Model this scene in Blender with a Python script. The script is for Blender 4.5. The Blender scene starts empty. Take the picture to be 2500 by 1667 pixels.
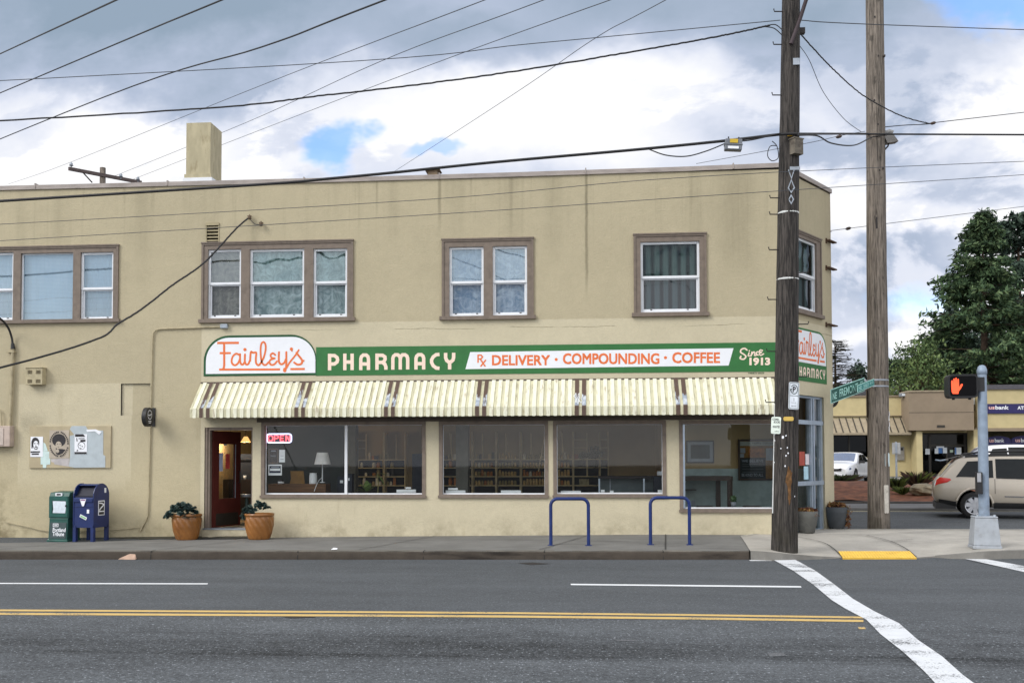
import bpy, math, random
from mathutils import Vector as V, Matrix as M4
R = math.radians
rnd = random.Random(7)
sc = bpy.context.scene
COL = sc.collection

# ---------------------------------------------------------------- camera
FPX, CX, CY, EYE = 2400.0, 1250.0, 1041.0, 1.75
YAW, PITCH, ROLL = R(4.77), R(2.0), -0.0025
rot = M4.Rotation(YAW, 3, 'Z') @ M4.Rotation(math.pi/2 + PITCH, 3, 'X') @ M4.Rotation(ROLL, 3, 'Z')
cd = bpy.data.cameras.new('camera'); cam = bpy.data.objects.new('camera', cd); COL.objects.link(cam)
cam.location = (0, 0, EYE); cam.rotation_euler = rot.to_euler()
cd.sensor_width = 36; cd.lens = FPX/2500*36; cd.shift_y = (CY-833.5)/2500
cd.clip_start = .1; cd.clip_end = 3000
sc.camera = cam
CAMO = V((0, 0, EYE))
def ray(px, py): return rot @ V(((px-CX)/FPX, -(py-CY)/FPX, -1))
def P(px, py, Y):
    d = ray(px, py); return CAMO + d*(Y/d.y)
def Zp(px, py, z):
    d = ray(px, py); return CAMO + d*((z-EYE)/d.z)

# ---------------------------------------------------------------- render, view
sc.view_settings.view_transform = 'Standard'; sc.view_settings.look = 'None'
sc.view_settings.exposure = 0.42; sc.view_settings.gamma = 1
sc.cycles.use_denoising = True
sc.cycles.max_bounces = 8; sc.cycles.transparent_max_bounces = 16
sc.cycles.sample_clamp_indirect = 4.0

# ---------------------------------------------------------------- node helpers
class E:
    """a value socket with arithmetic"""
    def __init__(s, nt, k): s.nt = nt; s.k = k
    def _m(s, op, *a, clamp=False):
        n = s.nt.nodes.new('ShaderNodeMath'); n.operation = op; n.use_clamp = clamp
        for i, v in enumerate((s,)+a):
            if isinstance(v, E): s.nt.links.new(v.k, n.inputs[i])
            else: n.inputs[i].default_value = v
        return E(s.nt, n.outputs[0])
    def __add__(s, o): return s._m('ADD', o)
    __radd__ = __add__
    def __sub__(s, o): return s._m('SUBTRACT', o)
    def __mul__(s, o): return s._m('MULTIPLY', o)
    __rmul__ = __mul__
    def __truediv__(s, o): return s._m('DIVIDE', o)
    def clamp(s): return s._m('ADD', 0.0, clamp=True)
    def abs(s): return s._m('ABSOLUTE')
    def max(s, o): return s._m('MAXIMUM', o)
    def min(s, o): return s._m('MINIMUM', o)
    def gt(s, o): return s._m('GREATER_THAN', o)
    def lt(s, o): return s._m('LESS_THAN', o)
    def sqrt(s): return s._m('SQRT')
    def inv(s): return (s*-1.0)+1.0
    def step(s, a, b):          # smoothstep a->b
        n = s.nt.nodes.new('ShaderNodeMapRange'); n.interpolation_type = 'SMOOTHSTEP'
        s.nt.links.new(s.k, n.inputs['Value'])
        lo, hi, f0, f1 = (a, b, 0., 1.) if a < b else (b, a, 1., 0.)
        n.inputs['From Min'].default_value = lo; n.inputs['From Max'].default_value = hi
        n.inputs['To Min'].default_value = f0; n.inputs['To Max'].default_value = f1
        return E(s.nt, n.outputs['Result'])
def vsock(nt, x, y, z):
    n = nt.nodes.new('ShaderNodeCombineXYZ')
    for i, v in enumerate((x, y, z)):
        if isinstance(v, E): nt.links.new(v.k, n.inputs[i])
        else: n.inputs[i].default_value = v
    return n.outputs[0]
def split(nt, s):
    n = nt.nodes.new('ShaderNodeSeparateXYZ'); nt.links.new(s, n.inputs[0])
    return [E(nt, o) for o in n.outputs]
def noise(nt, vec, scale, detail=4, rough=.55, dist=0.):
    n = nt.nodes.new('ShaderNodeTexNoise'); nt.links.new(vec, n.inputs['Vector'])
    n.inputs['Scale'].default_value = scale; n.inputs['Detail'].default_value = detail
    n.inputs['Roughness'].default_value = rough; n.inputs['Distortion'].default_value = dist
    return E(nt, n.outputs['Fac'])
def mixc(nt, f, a, b):
    n = nt.nodes.new('ShaderNodeMix'); n.data_type = 'RGBA'
    if isinstance(f, E): nt.links.new(f.k, n.inputs[0])
    else: n.inputs[0].default_value = f
    for i, v in ((6, a), (7, b)):
        if isinstance(v, tuple): n.inputs[i].default_value = (*v[:3], 1)
        else: nt.links.new(v, n.inputs[i])
    return n.outputs[2]
def scalec(nt, col, f):
    n = nt.nodes.new('ShaderNodeVectorMath'); n.operation = 'SCALE'
    if isinstance(col, tuple): n.inputs[0].default_value = col[:3]
    else: nt.links.new(col, n.inputs[0])
    if isinstance(f, E): nt.links.new(f.k, n.inputs['Scale'])
    else: n.inputs['Scale'].default_value = f
    return n.outputs[0]
def lin(v):
    v /= 255.; return v/12.92 if v <= .04045 else ((v+.055)/1.055)**2.4
def C(r, g, b, k=1.): return (lin(r)*k, lin(g)*k, lin(b)*k)

# ---------------------------------------------------------------- sky and sun
SUN_DIR = V((-.62, -.55, .62)).normalized()
SUN_EL, SUN_AZ = math.asin(SUN_DIR.z), math.atan2(SUN_DIR.x, SUN_DIR.y)
w = bpy.data.worlds.new('World'); sc.world = w; w.use_nodes = True
nt = w.node_tree; nt.nodes.clear()
sky = nt.nodes.new('ShaderNodeTexSky'); sky.sky_type = 'NISHITA'; sky.sun_disc = False
sky.sun_elevation = SUN_EL; sky.sun_rotation = SUN_AZ
tc = nt.nodes.new('ShaderNodeTexCoord')
dx, dy, dz = split(nt, tc.outputs['Generated'])
yy = dy.max(.06)
s_, t_ = dx/yy, dz/yy
front = dy.step(.05, .3)
q = vsock(nt, s_, t_*1.5, dz*0.0)
w1 = noise(nt, q, 2.6, 6, .6); w2 = noise(nt, vsock(nt, s_+7.3, t_*1.4+2.1, 0.), 2.6, 6, .6)
fine = noise(nt, vsock(nt, s_+3.1, t_*1.3, 0.), 7., 8, .62, .3)
sw, tw = s_+(w1-.5)*.34, t_+(w2-.5)*.26
def blob(px, py, rx, ry, a=.35, b=1.25):
    d = ray(px, py); s0, t0 = d.x/d.y, d.z/d.y
    u = (sw-s0)*(FPX/rx); v = (tw-t0)*(FPX/ry)
    return (u*u+v*v).sqrt().step(b, a)
puff = noise(nt, vsock(nt, s_+5.2, t_*1.7+.6, 0.), 4.2, 10, .58, .25)
val = (fine-.5)*.40 + (w1-.5)*.24 + .755 + (puff.step(.475, .535)-.55)*.32*t_.step(.50, .30)
for px, py, rx, ry, k in ((380, -50, 950, 300, .78), (1750, -60, 620, 200, .58), (2080, 130, 320, 170, .34),
                          (2200, 660, 260, 170, .26), (1150, 100, 330, 110, .40), (2420, 430, 240, 60, .12),
                          (2000, 330, 330, 60, .22)):
    val = val - blob(px, py, rx, ry)*k
for px, py, rx, ry, k in ((1330, 330, 480, 180, .40), (300, 350, 380, 110, .38), (2400, 250, 200, 120, .35),
                          (700, 400, 200, 40, .3), (2250, 500, 260, 60, .28), (2260, 790, 110, 40, .4), (2150, 880, 260, 40, .35)):
    val = val + blob(px, py, rx, ry)*k
ramp = nt.nodes.new('ShaderNodeValToRGB'); nt.links.new(val.clamp().k, ramp.inputs[0])
cr = ramp.color_ramp
cr.elements[0].position = .02; cr.elements[0].color = (.29, .375, .48, 1)
cr.elements[1].position = .97; cr.elements[1].color = (.97, .97, .985, 1)
e = cr.elements.new(.38); e.color = (.45, .52, .66, 1)
e = cr.elements.new(.66); e.color = (.72, .76, .87, 1)
back = scalec(nt, mixc(nt, noise(nt, tc.outputs['Generated'], 3.2, 6).step(.35, .65), (.62, .66, .73), (1.12, 1.1, 1.07)), 1.18)
cloudcol = mixc(nt, front, back, scalec(nt, ramp.outputs[0], .80))
hole = blob(815, 350, 135, 90, .45, .95).max(blob(1075, 405, 90, 30, .4, .95)*.7).max(blob(2440, 0, 260, 110, .55, 1.05)).max(blob(2240, 750, 130, 60, .2, 1.2)*.5)
hole = hole*front*.82
backhole = noise(nt, vsock(nt, dx*1.0, dy*1.0, dz*1.6), 2.1, 5).step(.56, .68)*front.inv()*.7
cover = (hole.max(backhole)).inv()
bg1 = nt.nodes.new('ShaderNodeBackground'); tint_ = nt.nodes.new('ShaderNodeVectorMath'); tint_.operation = 'MULTIPLY'; nt.links.new(sky.outputs[0], tint_.inputs[0]); tint_.inputs[1].default_value = (.85, 1.15, 1.5); nt.links.new(tint_.outputs[0], bg1.inputs[0]); bg1.inputs[1].default_value = .15
bg2 = nt.nodes.new('ShaderNodeBackground'); nt.links.new(cloudcol, bg2.inputs[0]); bg2.inputs[1].default_value = 1.0
mx = nt.nodes.new('ShaderNodeMixShader'); nt.links.new(cover.k, mx.inputs[0])
nt.links.new(bg1.outputs[0], mx.inputs[1]); nt.links.new(bg2.outputs[0], mx.inputs[2])
wo = nt.nodes.new('ShaderNodeOutputWorld'); nt.links.new(mx.outputs[0], wo.inputs[0])
sl = bpy.data.lights.new('sun', 'SUN'); sl.energy = 1.45; sl.angle = R(24); sl.color = (1, .965, .90)
so = bpy.data.objects.new('sun', sl); COL.objects.link(so)
so.rotation_euler = SUN_DIR.to_track_quat('Z', 'Y').to_euler(); so.location = (-20, -20, 30)

# ---------------------------------------------------------------- materials
def newmat(name):
    m = bpy.data.materials.new(name); m.use_nodes = True
    return m, m.node_tree, m.node_tree.nodes['Principled BSDF']
def pos(nt): 
    g = nt.nodes.new('ShaderNodeNewGeometry'); return g.outputs['Position']
def bumpn(nt, b, h, strength=.3, dist=.01):
    n = nt.nodes.new('ShaderNodeBump'); n.inputs['Strength'].default_value = strength; n.inputs['Distance'].default_value = dist
    nt.links.new(h.k, n.inputs['Height']); nt.links.new(n.outputs[0], b.inputs['Normal'])
def pm(name, col, rough=.6, metal=0., var=.12, scale=6., bump=0., spec=.4, dirt=None, stretch=None, coat=0.):
    m, nt, b = newmat(name)
    p = pos(nt)
    if stretch:
        x, y, z = split(nt, p); p = vsock(nt, x*stretch[0], y*stretch[1], z*stretch[2])
    f = noise(nt, p, scale, 5)
    c1 = tuple(v*(1-var) for v in col); c2 = tuple(min(1, v*(1+var)) for v in col)
    c = mixc(nt, f.step(.3, .7), c1, c2)
    if dirt:
        d = noise(nt, p, scale*.43+1.7, 6, .65).step(.53, .70)
        c = mixc(nt, d*dirt[1], c, dirt[0])
    nt.links.new(c, b.inputs['Base Color'])
    b.inputs['Roughness'].default_value = rough; b.inputs['Metallic'].default_value = metal
    b.inputs['Specular IOR Level'].default_value = spec; b.inputs['Coat Weight'].default_value = coat
    if bump: bumpn(nt, b, noise(nt, p, scale*6, 3), bump, .004)
    return m
def emat(name, col, strength):
    m, nt, b = newmat(name)
    b.inputs['Base Color'].default_value = (*[v*.5 for v in col], 1)
    b.inputs['Emission Color'].default_value = (*col, 1); b.inputs['Emission Strength'].default_value = strength
    return m
def glass(name, refl=1., tint=(.93, .95, .95), wob=0., wscale=3., base=.02, gcol=(1, 1, 1)):
    m = bpy.data.materials.new(name); m.use_nodes = True; nt = m.node_tree; nt.nodes.clear()
    tr = nt.nodes.new('ShaderNodeBsdfTransparent'); tr.inputs[0].default_value = (*tint, 1)
    gl = nt.nodes.new('ShaderNodeBsdfGlossy'); gl.inputs['Roughness'].default_value = .02; gl.inputs[0].default_value = (*gcol, 1)
    fr = nt.nodes.new('ShaderNodeFresnel'); fr.inputs['IOR'].default_value = 1.45
    f = (E(nt, fr.outputs[0])*refl + base).clamp()
    if wob:
        n = nt.nodes.new('ShaderNodeBump'); n.inputs['Strength'].default_value = 1.; n.inputs['Distance'].default_value = wob
        nt.links.new(noise(nt, pos(nt), wscale, .4, .5, .3).k, n.inputs['Height'])
        nt.links.new(n.outputs[0], gl.inputs['Normal'])
    mx = nt.nodes.new('ShaderNodeMixShader'); nt.links.new(f.k, mx.inputs[0])
    nt.links.new(tr.outputs[0], mx.inputs[1]); nt.links.new(gl.outputs[0], mx.inputs[2])
    o = nt.nodes.new('ShaderNodeOutputMaterial'); nt.links.new(mx.outputs[0], o.inputs[0])
    return m

# ---------------------------------------------------------------- mesh builder
WL = {}
class MB:
    def __init__(s, T=None): s.v = []; s.f = []; s.m = []; s.s = []; s.T = T
    def add(s, vs, fs, mi=0, sm=False):
        o = len(s.v)
        s.v += [(s.T @ V(p) if s.T else V(p)) for p in vs]
        for f in fs: s.f.append([i+o for i in f]); s.m.append(mi); s.s.append(sm)
        return s
    def quad(s, a, b, c, d, mi=0): return s.add([a, b, c, d], [(0, 1, 2, 3)], mi)
    def box(s, x0, x1, y0, y1, z0, z1, mi=0):
        return s.add([(x, y, z) for z in (z0, z1) for y in (y0, y1) for x in (x0, x1)],
                     [(0, 2, 3, 1), (4, 5, 7, 6), (0, 1, 5, 4), (2, 6, 7, 3), (0, 4, 6, 2), (1, 3, 7, 5)], mi)
    def prism(s, poly, y0, y1, mi=0, axis='y'):
        n = len(poly)
        f = {'y': lambda a, b, c: (a, c, b), 'x': lambda a, b, c: (c, a, b), 'z': lambda a, b, c: (a, b, c)}[axis]
        vs = [f(a, b, y0) for a, b in poly]+[f(a, b, y1) for a, b in poly]
        fs = [list(range(n)), list(range(2*n-1, n-1, -1))]+[(i, i+n, (i+1) % n+n, (i+1) % n) for i in range(n)]
        return s.add(vs, fs, mi)
    def tube(s, pts, r, n=8, mi=0, sm=True, cap=True, flat=1.):
        pts = [V(p) for p in pts]; N = len(pts)
        rs = r if isinstance(r, (list, tuple)) else [r]*N
        vs = []; up = None
        for i, p in enumerate(pts):
            d = (pts[min(i+1, N-1)]-pts[max(i-1, 0)]).normalized()
            if up is None: up = V((0, 0, 1)) if abs(d.z) < .9 else V((0, 1, 0))
            a = d.cross(up).normalized(); up = a.cross(d).normalized()
            for k in range(n):
                t = 2*math.pi*k/n; vs.append(p + a*(math.cos(t)*rs[i]) + up*(math.sin(t)*rs[i]*flat))
        fs = [(i*n+k, i*n+(k+1) % n, (i+1)*n+(k+1) % n, (i+1)*n+k) for i in range(N-1) for k in range(n)]
        s.add(vs, fs, mi, sm)
        if cap: s.add(vs[:n], [tuple(range(n))], mi); s.add(vs[-n:], [tuple(range(n-1, -1, -1))], mi)
        return s
    def lathe(s, prof, c=(0, 0, 0), n=24, mi=0, sm=True, fn=None):
        vs = []
        for r, z in prof:
            for k in range(n):
                t = 2*math.pi*k/n; rr = r*(fn(t, z) if fn else 1)
                vs.append((c[0]+rr*math.cos(t), c[1]+rr*math.sin(t), c[2]+z))
        N = len(prof)
        fs = [(i*n+k, i*n+(k+1) % n, (i+1)*n+(k+1) % n, (i+1)*n+k) for i in range(N-1) for k in range(n)]
        return s.add(vs, fs, mi, sm)
    def sheet(s, rect, holes, y, depth, mi=0, mi2=None, back=None):
        """rectangle in the x,z plane facing -y with rectangular holes and their reveals"""
        x0, x1, z0, z1 = rect
        xs = sorted({x0, x1, *[h[0] for h in holes], *[h[1] for h in holes]}); zs = sorted({z0, z1, *[h[2] for h in holes], *[h[3] for h in holes]})
        xs = [x for x in xs if x0 <= x <= x1]; zs = [z for z in zs if z0 <= z <= z1]
        for a, b in zip(xs, xs[1:]):
            for c, d in zip(zs, zs[1:]):
                mx_, mz_ = (a+b)/2, (c+d)/2
                if any(h[0] < mx_ < h[1] and h[2] < mz_ < h[3] for h in holes): continue
                s.quad((a, y, c), (b, y, c), (b, y, d), (a, y, d), mi)
        if depth:
            m2 = mi if mi2 is None else mi2
            for a, b, c, d in holes:
                e = y+depth
                s.quad((a, y, c), (a, y, d), (a, e, d), (a, e, c), m2); s.quad((b, y, c), (b, e, c), (b, e, d), (b, y, d), m2)
                s.quad((a, y, c), (a, e, c), (b, e, c), (b, y, c), m2); s.quad((a, y, d), (b, y, d), (b, e, d), (a, e, d), m2)
            a, b, c, d = rect; e = y+depth
            s.quad((a, y, c), (a, e, c), (a, e, d), (a, y, d), m2); s.quad((b, y, c), (b, y, d), (b, e, d), (b, e, c), m2)
            s.quad((a, y, d), (a, e, d), (b, e, d), (b, y, d), m2); s.quad((a, y, c), (b, y, c), (b, e, c), (a, e, c), m2)
        return s
    def build(s, name, mats, parent=None, bevel=0., **tags):
        me = bpy.data.meshes.new(name)
        off = WL.get(parent.name, V()) if parent else V()
        if parent is None and tags.pop('atbase', True) and s.v and 'label' in tags:
            lo = V((sum(v.x for v in s.v)/len(s.v), sum(v.y for v in s.v)/len(s.v), min(v.z for v in s.v))); off = lo
        elif parent is None: off = V()
        me.from_pydata([v-off for v in s.v], [], s.f)
        for m in (mats if isinstance(mats, (list, tuple)) else [mats]): me.materials.append(m)
        me.polygons.foreach_set('material_index', s.m); me.polygons.foreach_set('use_smooth', s.s)
        me.update()
        o = bpy.data.objects.new(name, me); COL.objects.link(o)
        if parent: o.parent = parent
        else: o.location = off
        WL[o.name] = off.copy()
        if bevel:
            b = o.modifiers.new('bevel', 'BEVEL'); b.width = bevel; b.segments = 2; b.limit_method = 'ANGLE'; b.angle_limit = R(40)
        for k in ('label', 'category', 'group', 'kind'):
            if k in tags: o[k] = tags[k]
        return o
def thing(name, label, cat, loc=(0, 0, 0), group=None):
    o = bpy.data.objects.new(name, None); COL.objects.link(o); o.location = loc; o.empty_display_size = .2
    o['label'] = label; o['category'] = cat
    if group: o['group'] = group
    WL[o.name] = V(loc); return o
def copy_tree(o, parent=None, label=None, loc=None, rz=None):
    c = o.copy(); COL.objects.link(c)
    if parent: c.parent = parent
    WL[c.name] = WL.get(o.name, V()).copy()
    if label: c['label'] = label
    if loc is not None: c.location = loc
    if rz is not None: c.rotation_euler.z = rz
    for ch in list(o.children): copy_tree(ch, c)
    return c

def text(s, O, right, up, w, h, mat, parent, name='lettering', bold=0., shear=0., fat=0., **tags):
    """flat lettering filling a w x h box whose lower left corner is O"""
    cu = bpy.data.curves.new('t', 'FONT'); cu.body = s; cu.offset = bold; cu.shear = shear; cu.resolution_u = 3
    ob = bpy.data.objects.new('t', cu); me = bpy.data.meshes.new_from_object(ob)
    bpy.data.objects.remove(ob); 
    vs = [v.co.copy() for v in me.vertices]; fs = [tuple(p.vertices) for p in me.polygons]
    x0 = min(v.x for v in vs); x1 = max(v.x for v in vs); y0 = min(v.y for v in vs); y1 = max(v.y for v in vs)
    right = V(right).normalized(); up = V(up).normalized()
    m = MB(); nv = right.cross(up)
    for i, (dx_, dy_) in enumerate(((0, 0), (1, 1), (-1, -1), (1, -1), (-1, 1)) if fat else ((0, 0),)): m.add([V(O)+right*((v.x-x0)/(x1-x0)*w+dx_*fat)+up*((v.y-y0)/(y1-y0)*h+dy_*fat)+nv*(.0004*i) for v in vs], fs)
    return m.build(name, mat, parent, **tags)

def ribbon(mb, pts, width, lift, O, right, up, nrm, mi=0, taper=None, roundcap=True):
    """flat painted stroke on a plane: pts are 2-D metres"""
    p = [V((a, b)) for a, b in pts]; n = len(p); L = []; Rr = []
    for i in range(n):
        d0 = (p[i]-p[i-1]).normalized() if i else (p[1]-p[0]).normalized()
        d1 = (p[i+1]-p[i]).normalized() if i < n-1 else d0
        d = (d0+d1); d = d.normalized() if d.length > 1e-6 else d0
        nn = V((-d.y, d.x)); k = max(.5, d.dot(d1)); wv = width*(taper[i] if taper else 1)/2/k
        L.append(p[i]+nn*wv); Rr.append(p[i]-nn*wv)
    f = lambda q: V(O)+V(right)*q.x+V(up)*q.y+V(nrm)*lift
    mb.add([f(q) for q in L+Rr], [(i, i+n, i+1+n, i+1) for i in range(n-1)], mi)
    if roundcap:
        for i, j in ((0, 1), (n-1, n-2)):
            d = (p[i]-p[j]).normalized(); a0 = math.atan2(d.y, d.x); r = width*(taper[i] if taper else 1)/2
            mb.add([f(p[i]+V((math.cos(a0+t), math.sin(a0+t)))*r) for t in [R(-90+30*k) for k in range(7)]], [tuple(range(7))], mi)
def disc2(mb, c, r, lift, O, right, up, nrm, mi=0, n=14):
    mb.add([V(O)+V(right)*(c[0]+r*math.cos(6.2832*k/n))+V(up)*(c[1]+r*math.sin(6.2832*k/n))+V(nrm)*lift for k in range(n)], [tuple(range(n))], mi)
def smoothpts(pts, k=4):
    """Catmull-Rom through the points"""
    out = []; n = len(pts)
    for i in range(n-1):
        p0, p1, p2, p3 = [V(pts[max(0, min(n-1, j))]) for j in (i-1, i, i+1, i+2)]
        for t in [j/k for j in range(k)]:
            out.append(.5*((2*p1)+(p2-p0)*t+(2*p0-5*p1+4*p2-p3)*t*t+(3*p1-p0-3*p2+p3)*t**3))
    out.append(V(pts[-1])); return [tuple(v) for v in out]

class Fr:
    """a wall plane: local x along it, local y inward, z up"""
    def __init__(s, O, ang=0.): s.M = M4.Translation(V(O)) @ M4.Rotation(ang, 4, 'Z'); s.I = s.M.inverted(); s.r = s.M.to_3x3() @ V((1, 0, 0)); s.n = s.M.to_3x3() @ V((0, -1, 0))
    def px(s, px, py, d=0.):
        o = s.I @ CAMO; v = s.I.to_3x3() @ ray(px, py); t = (-d-o.y)/v.y; q = o+v*t; return q.x, q.z
    def rect(s, x0, y0, x1, y1, d=0.):
        a, b, c, e = s.px(x0, y0, d), s.px(x1, y0, d), s.px(x0, y1, d), s.px(x1, y1, d)
        return ((a[0]+c[0])/2, (b[0]+e[0])/2, (c[1]+e[1])/2, (a[1]+b[1])/2)
    def w(s, x, z, d=0.): return s.M @ V((x, -d, z))
    def wp(s, px, py, d=0.): x, z = s.px(px, py, d); return s.w(x, z, d)
    def text(s, t, x0, y0, x1, y1, d, mat, parent, **k):
        a = s.wp(x0, y1, d); b = s.wp(x1, y1, d); c = s.wp(x0, y0, d)
        return text(t, a, b-a, c-a, (b-a).length, (c-a).length, mat, parent, **k)
    def label_box(s, r, mb, d0, d1, mi=0): mb.box(r[0], r[1], -d1, -d0, r[2], r[3], mi)
YF = 20.6
FA = Fr((0, YF, 0))
def ground(X, Y):
    return 0. if Y < 17.6 else (.035*(Y-17.6) if Y < 25 else .259+.02*(min(Y, 70)-25))
def basez(X):
    for (a, za), (b, zb) in (((-16, -.01), (-13, .03)), ((-13, .03), (-5.4, .15)), ((-5.4, .15), (1.2, .222)), ((1.2, .222), (60, .222))):
        if X <= b: return za+(zb-za)*(X-a)/(b-a)
    return .222
def kerbY(X): return 17.0+(X+10.7)*.0552 if X < 2.7 else 17.74
def walk(X, Y):
    k = kerbY(X); t = (Y-k)/(YF-k)
    return .15+(basez(X)-.15)*min(t, 1.2) if t < 1.2 else .15+(basez(X)-.15)*1.2+.03*(Y-k-1.2*(YF-k))*.6
def G(px, py, fn=ground):
    z = 0.
    for _ in range(40):
        p = Zp(px, py, z); z = .5*z+.5*fn(p.x, p.y)
    return V((p.x, p.y, fn(p.x, p.y)))

# ---------------------------------------------------------------- surface materials
def asphalt():
    m, nt, b = newmat('asphalt'); p = pos(nt); x, y, z = split(nt, p)
    sp = noise(nt, p, 55, 3, .7); sp2 = noise(nt, p, 19, 4, .7)
    big = noise(nt, vsock(nt, x*.22, y*1.0, 0.), .9, 6, .6)
    track = noise(nt, vsock(nt, x*.10+4, y*1.6, 0.), 1.3, 5, .65)
    base = (sp-.5)*.15 + (sp2-.5)*.12 + (big-.5)*.075 + (noise(nt, p, 3.1, 5, .65)-.5)*.045
    tr = track.step(.50, .72)*y.step(10.9, 9.6)
    near = y.step(11.6, 10.6)
    v = base*(near*.75+.85) + .086 - tr*.034*(noise(nt, p, 2.0, 5, .7)+.5) - ((y-9.15+(track-.5)*1.2).abs()).step(.75, .1)*(noise(nt, vsock(nt, x*.5, y*2.5, 0.), 2., 5, .7)*1.3-.1)*.040
    st = noise(nt, vsock(nt, x*1.0, y*.7, 0.), 34, 3, .6).step(.58, .72)*(near*.65+.45)
    v = v + st*.27*(noise(nt, p, 1.1, 4, .6)*.9+.45)
    crack = noise(nt, vsock(nt, x*.35, y*1.3, 0.), 1.1, 8, .7)
    cr_ = ((crack-.5).abs()).step(.006, .0)*noise(nt, p, .35, 2).step(.5, .6)
    v = (v*(cr_*-.45+1.0)).max(.012)
    col = nt.nodes.new('ShaderNodeCombineColor'); nt.links.new((v*.92).k, col.inputs[0]); nt.links.new((v*1.0).k, col.inputs[1]); nt.links.new((v*1.09).k, col.inputs[2])
    nt.links.new(col.outputs[0], b.inputs['Base Color']); b.inputs['Roughness'].default_value = .88; b.inputs['Specular IOR Level'].default_value = .25
    bumpn(nt, b, noise(nt, p, 70, 3, .7), .6, .008)
    return m
def paint(name, col, wear=.5, edge=None):
    """road paint worn through to the asphalt"""
    m, nt, b = newmat(name); p = pos(nt); x, y, z = split(nt, p)
    wv = noise(nt, vsock(nt, x*.8, y*1.5, 0.), 1.35, 4, .6)
    fine_ = noise(nt, p, 45, 3, .8)
    f = (wv + (fine_-.5)*.95).step(wear, wear+.13)
    c = mixc(nt, f, (.085, .088, .095), scalec(nt, col, noise(nt, p, 6, 4)*.3+.82))
    nt.links.new(c, b.inputs['Base Color']); b.inputs['Roughness'].default_value = .8
    return m
def concrete(name, col, sc_=1., dirtcol=(.06, .06, .055), amount=.5, top=None):
    m, nt, b = newmat(name); p = pos(nt); x, y, z = split(nt, p)
    n1 = noise(nt, p, 1.3*sc_, 7, .65); n2 = noise(nt, p, 60*sc_, 3, .7); n3 = noise(nt, vsock(nt, x*.3, y*1.5, z*2), 2.4, 6, .65)
    f = (n1-.5)*.9+(n2-.5)*.55+1.0
    c = scalec(nt, col, f)
    c = mixc(nt, n3.step(.5, .75)*amount, c, dirtcol)
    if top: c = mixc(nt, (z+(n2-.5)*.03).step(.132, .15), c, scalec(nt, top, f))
    nt.links.new(c, b.inputs['Base Color']); b.inputs['Roughness'].default_value = .9; b.inputs['Specular IOR Level'].default_value = .2
    bumpn(nt, b, n2, .35, .005); return m
m_asph = asphalt()
m_white = paint('road_white', C(220, 223, 227, .9), .33); m_lane = paint('lane_white', C(226, 229, 232, .95), .20)
m_yellow = paint('road_yellow', C(222, 188, 116, .8), .30)
m_walk = concrete('old_pavement', C(128, 127, 124, .82)); m_cwalk = concrete('corner_concrete', C(196, 191, 182, .72), amount=.28)
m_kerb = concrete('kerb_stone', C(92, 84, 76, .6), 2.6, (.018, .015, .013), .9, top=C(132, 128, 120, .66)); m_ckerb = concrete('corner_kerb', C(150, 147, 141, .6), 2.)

# ---------------------------------------------------------------- ground, road, pavement
Xs = [-700, -60, -30, -16, 0, 16, 30, 60, 700]; Ys = [-300, -20, 0, 8, 17.6, 20, 22, 25, 30, 45, 70, 120, 1500]
m = MB(); n = len(Xs)
m.add([(x, y, ground(x, y)) for y in Ys for x in Xs], [(j*n+i, j*n+i+1, (j+1)*n+i+1, (j+1)*n+i) for j in range(len(Ys)-1) for i in range(n-1)])
m.build('road', m_asph, kind='structure')
m = MB(); mk = MB(); xs = [-18+k*.75 for k in range(28)]; xs = [x for x in xs if x < 2.4]+[2.66]; rows = 7
def wpt(x, r):
    x = x if x < 2.6 else 2.72+.42*r/(rows-1)
    k = kerbY(min(x, 2.69)); y = k+(YF+.02-k)*r/(rows-1); return (x, y, walk(x, y)+(rnd.uniform(-.004, .004) if 0 < r < rows-1 else 0))
m.add([wpt(x, r) for x in xs for r in range(rows)], [(i*rows+r, (i+1)*rows+r, (i+1)*rows+r+1, i*rows+r+1) for i in range(len(xs)-1) for r in range(rows-1)], 0, True)
pav = m.build('pavement', m_walk, kind='structure')
xk = [-18+k*.25 for k in range(90)]; xk = [x for x in xk if x < 2.6]+[2.72]
prof = [(.16, .152), (.02, .153), (-.012, .143), (-.03, .11), (-.045, .0), (-.045, -.03)]
mk.add([(x, kerbY(x)+a+rnd.uniform(-.006, .006), (b if a > .1 else b+rnd.uniform(-.006, .004))) for x in xk for a, b in prof],
       [(i*6+r, (i+1)*6+r, (i+1)*6+r+1, i*6+r+1) for i in range(len(xk)-1) for r in range(5)], 0, True)
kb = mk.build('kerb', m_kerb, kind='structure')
for x in (-14.4, -12.1, -7.95, -5.3, -3.05, -.9, 1.2):
    k = kerbY(x); mk = MB(); mk.add([(x, k+.16, .155), (x+.018, k+.16, .155), (x+.018, k-.02, .150), (x, k-.02, .150), (x, k-.052, 0), (x+.018, k-.052, 0)], [(0, 3, 2, 1), (3, 4, 5, 2)]); mk.build('kerb_joint', pm('kerb_gap', (.03, .027, .024), .95), kb)
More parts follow.
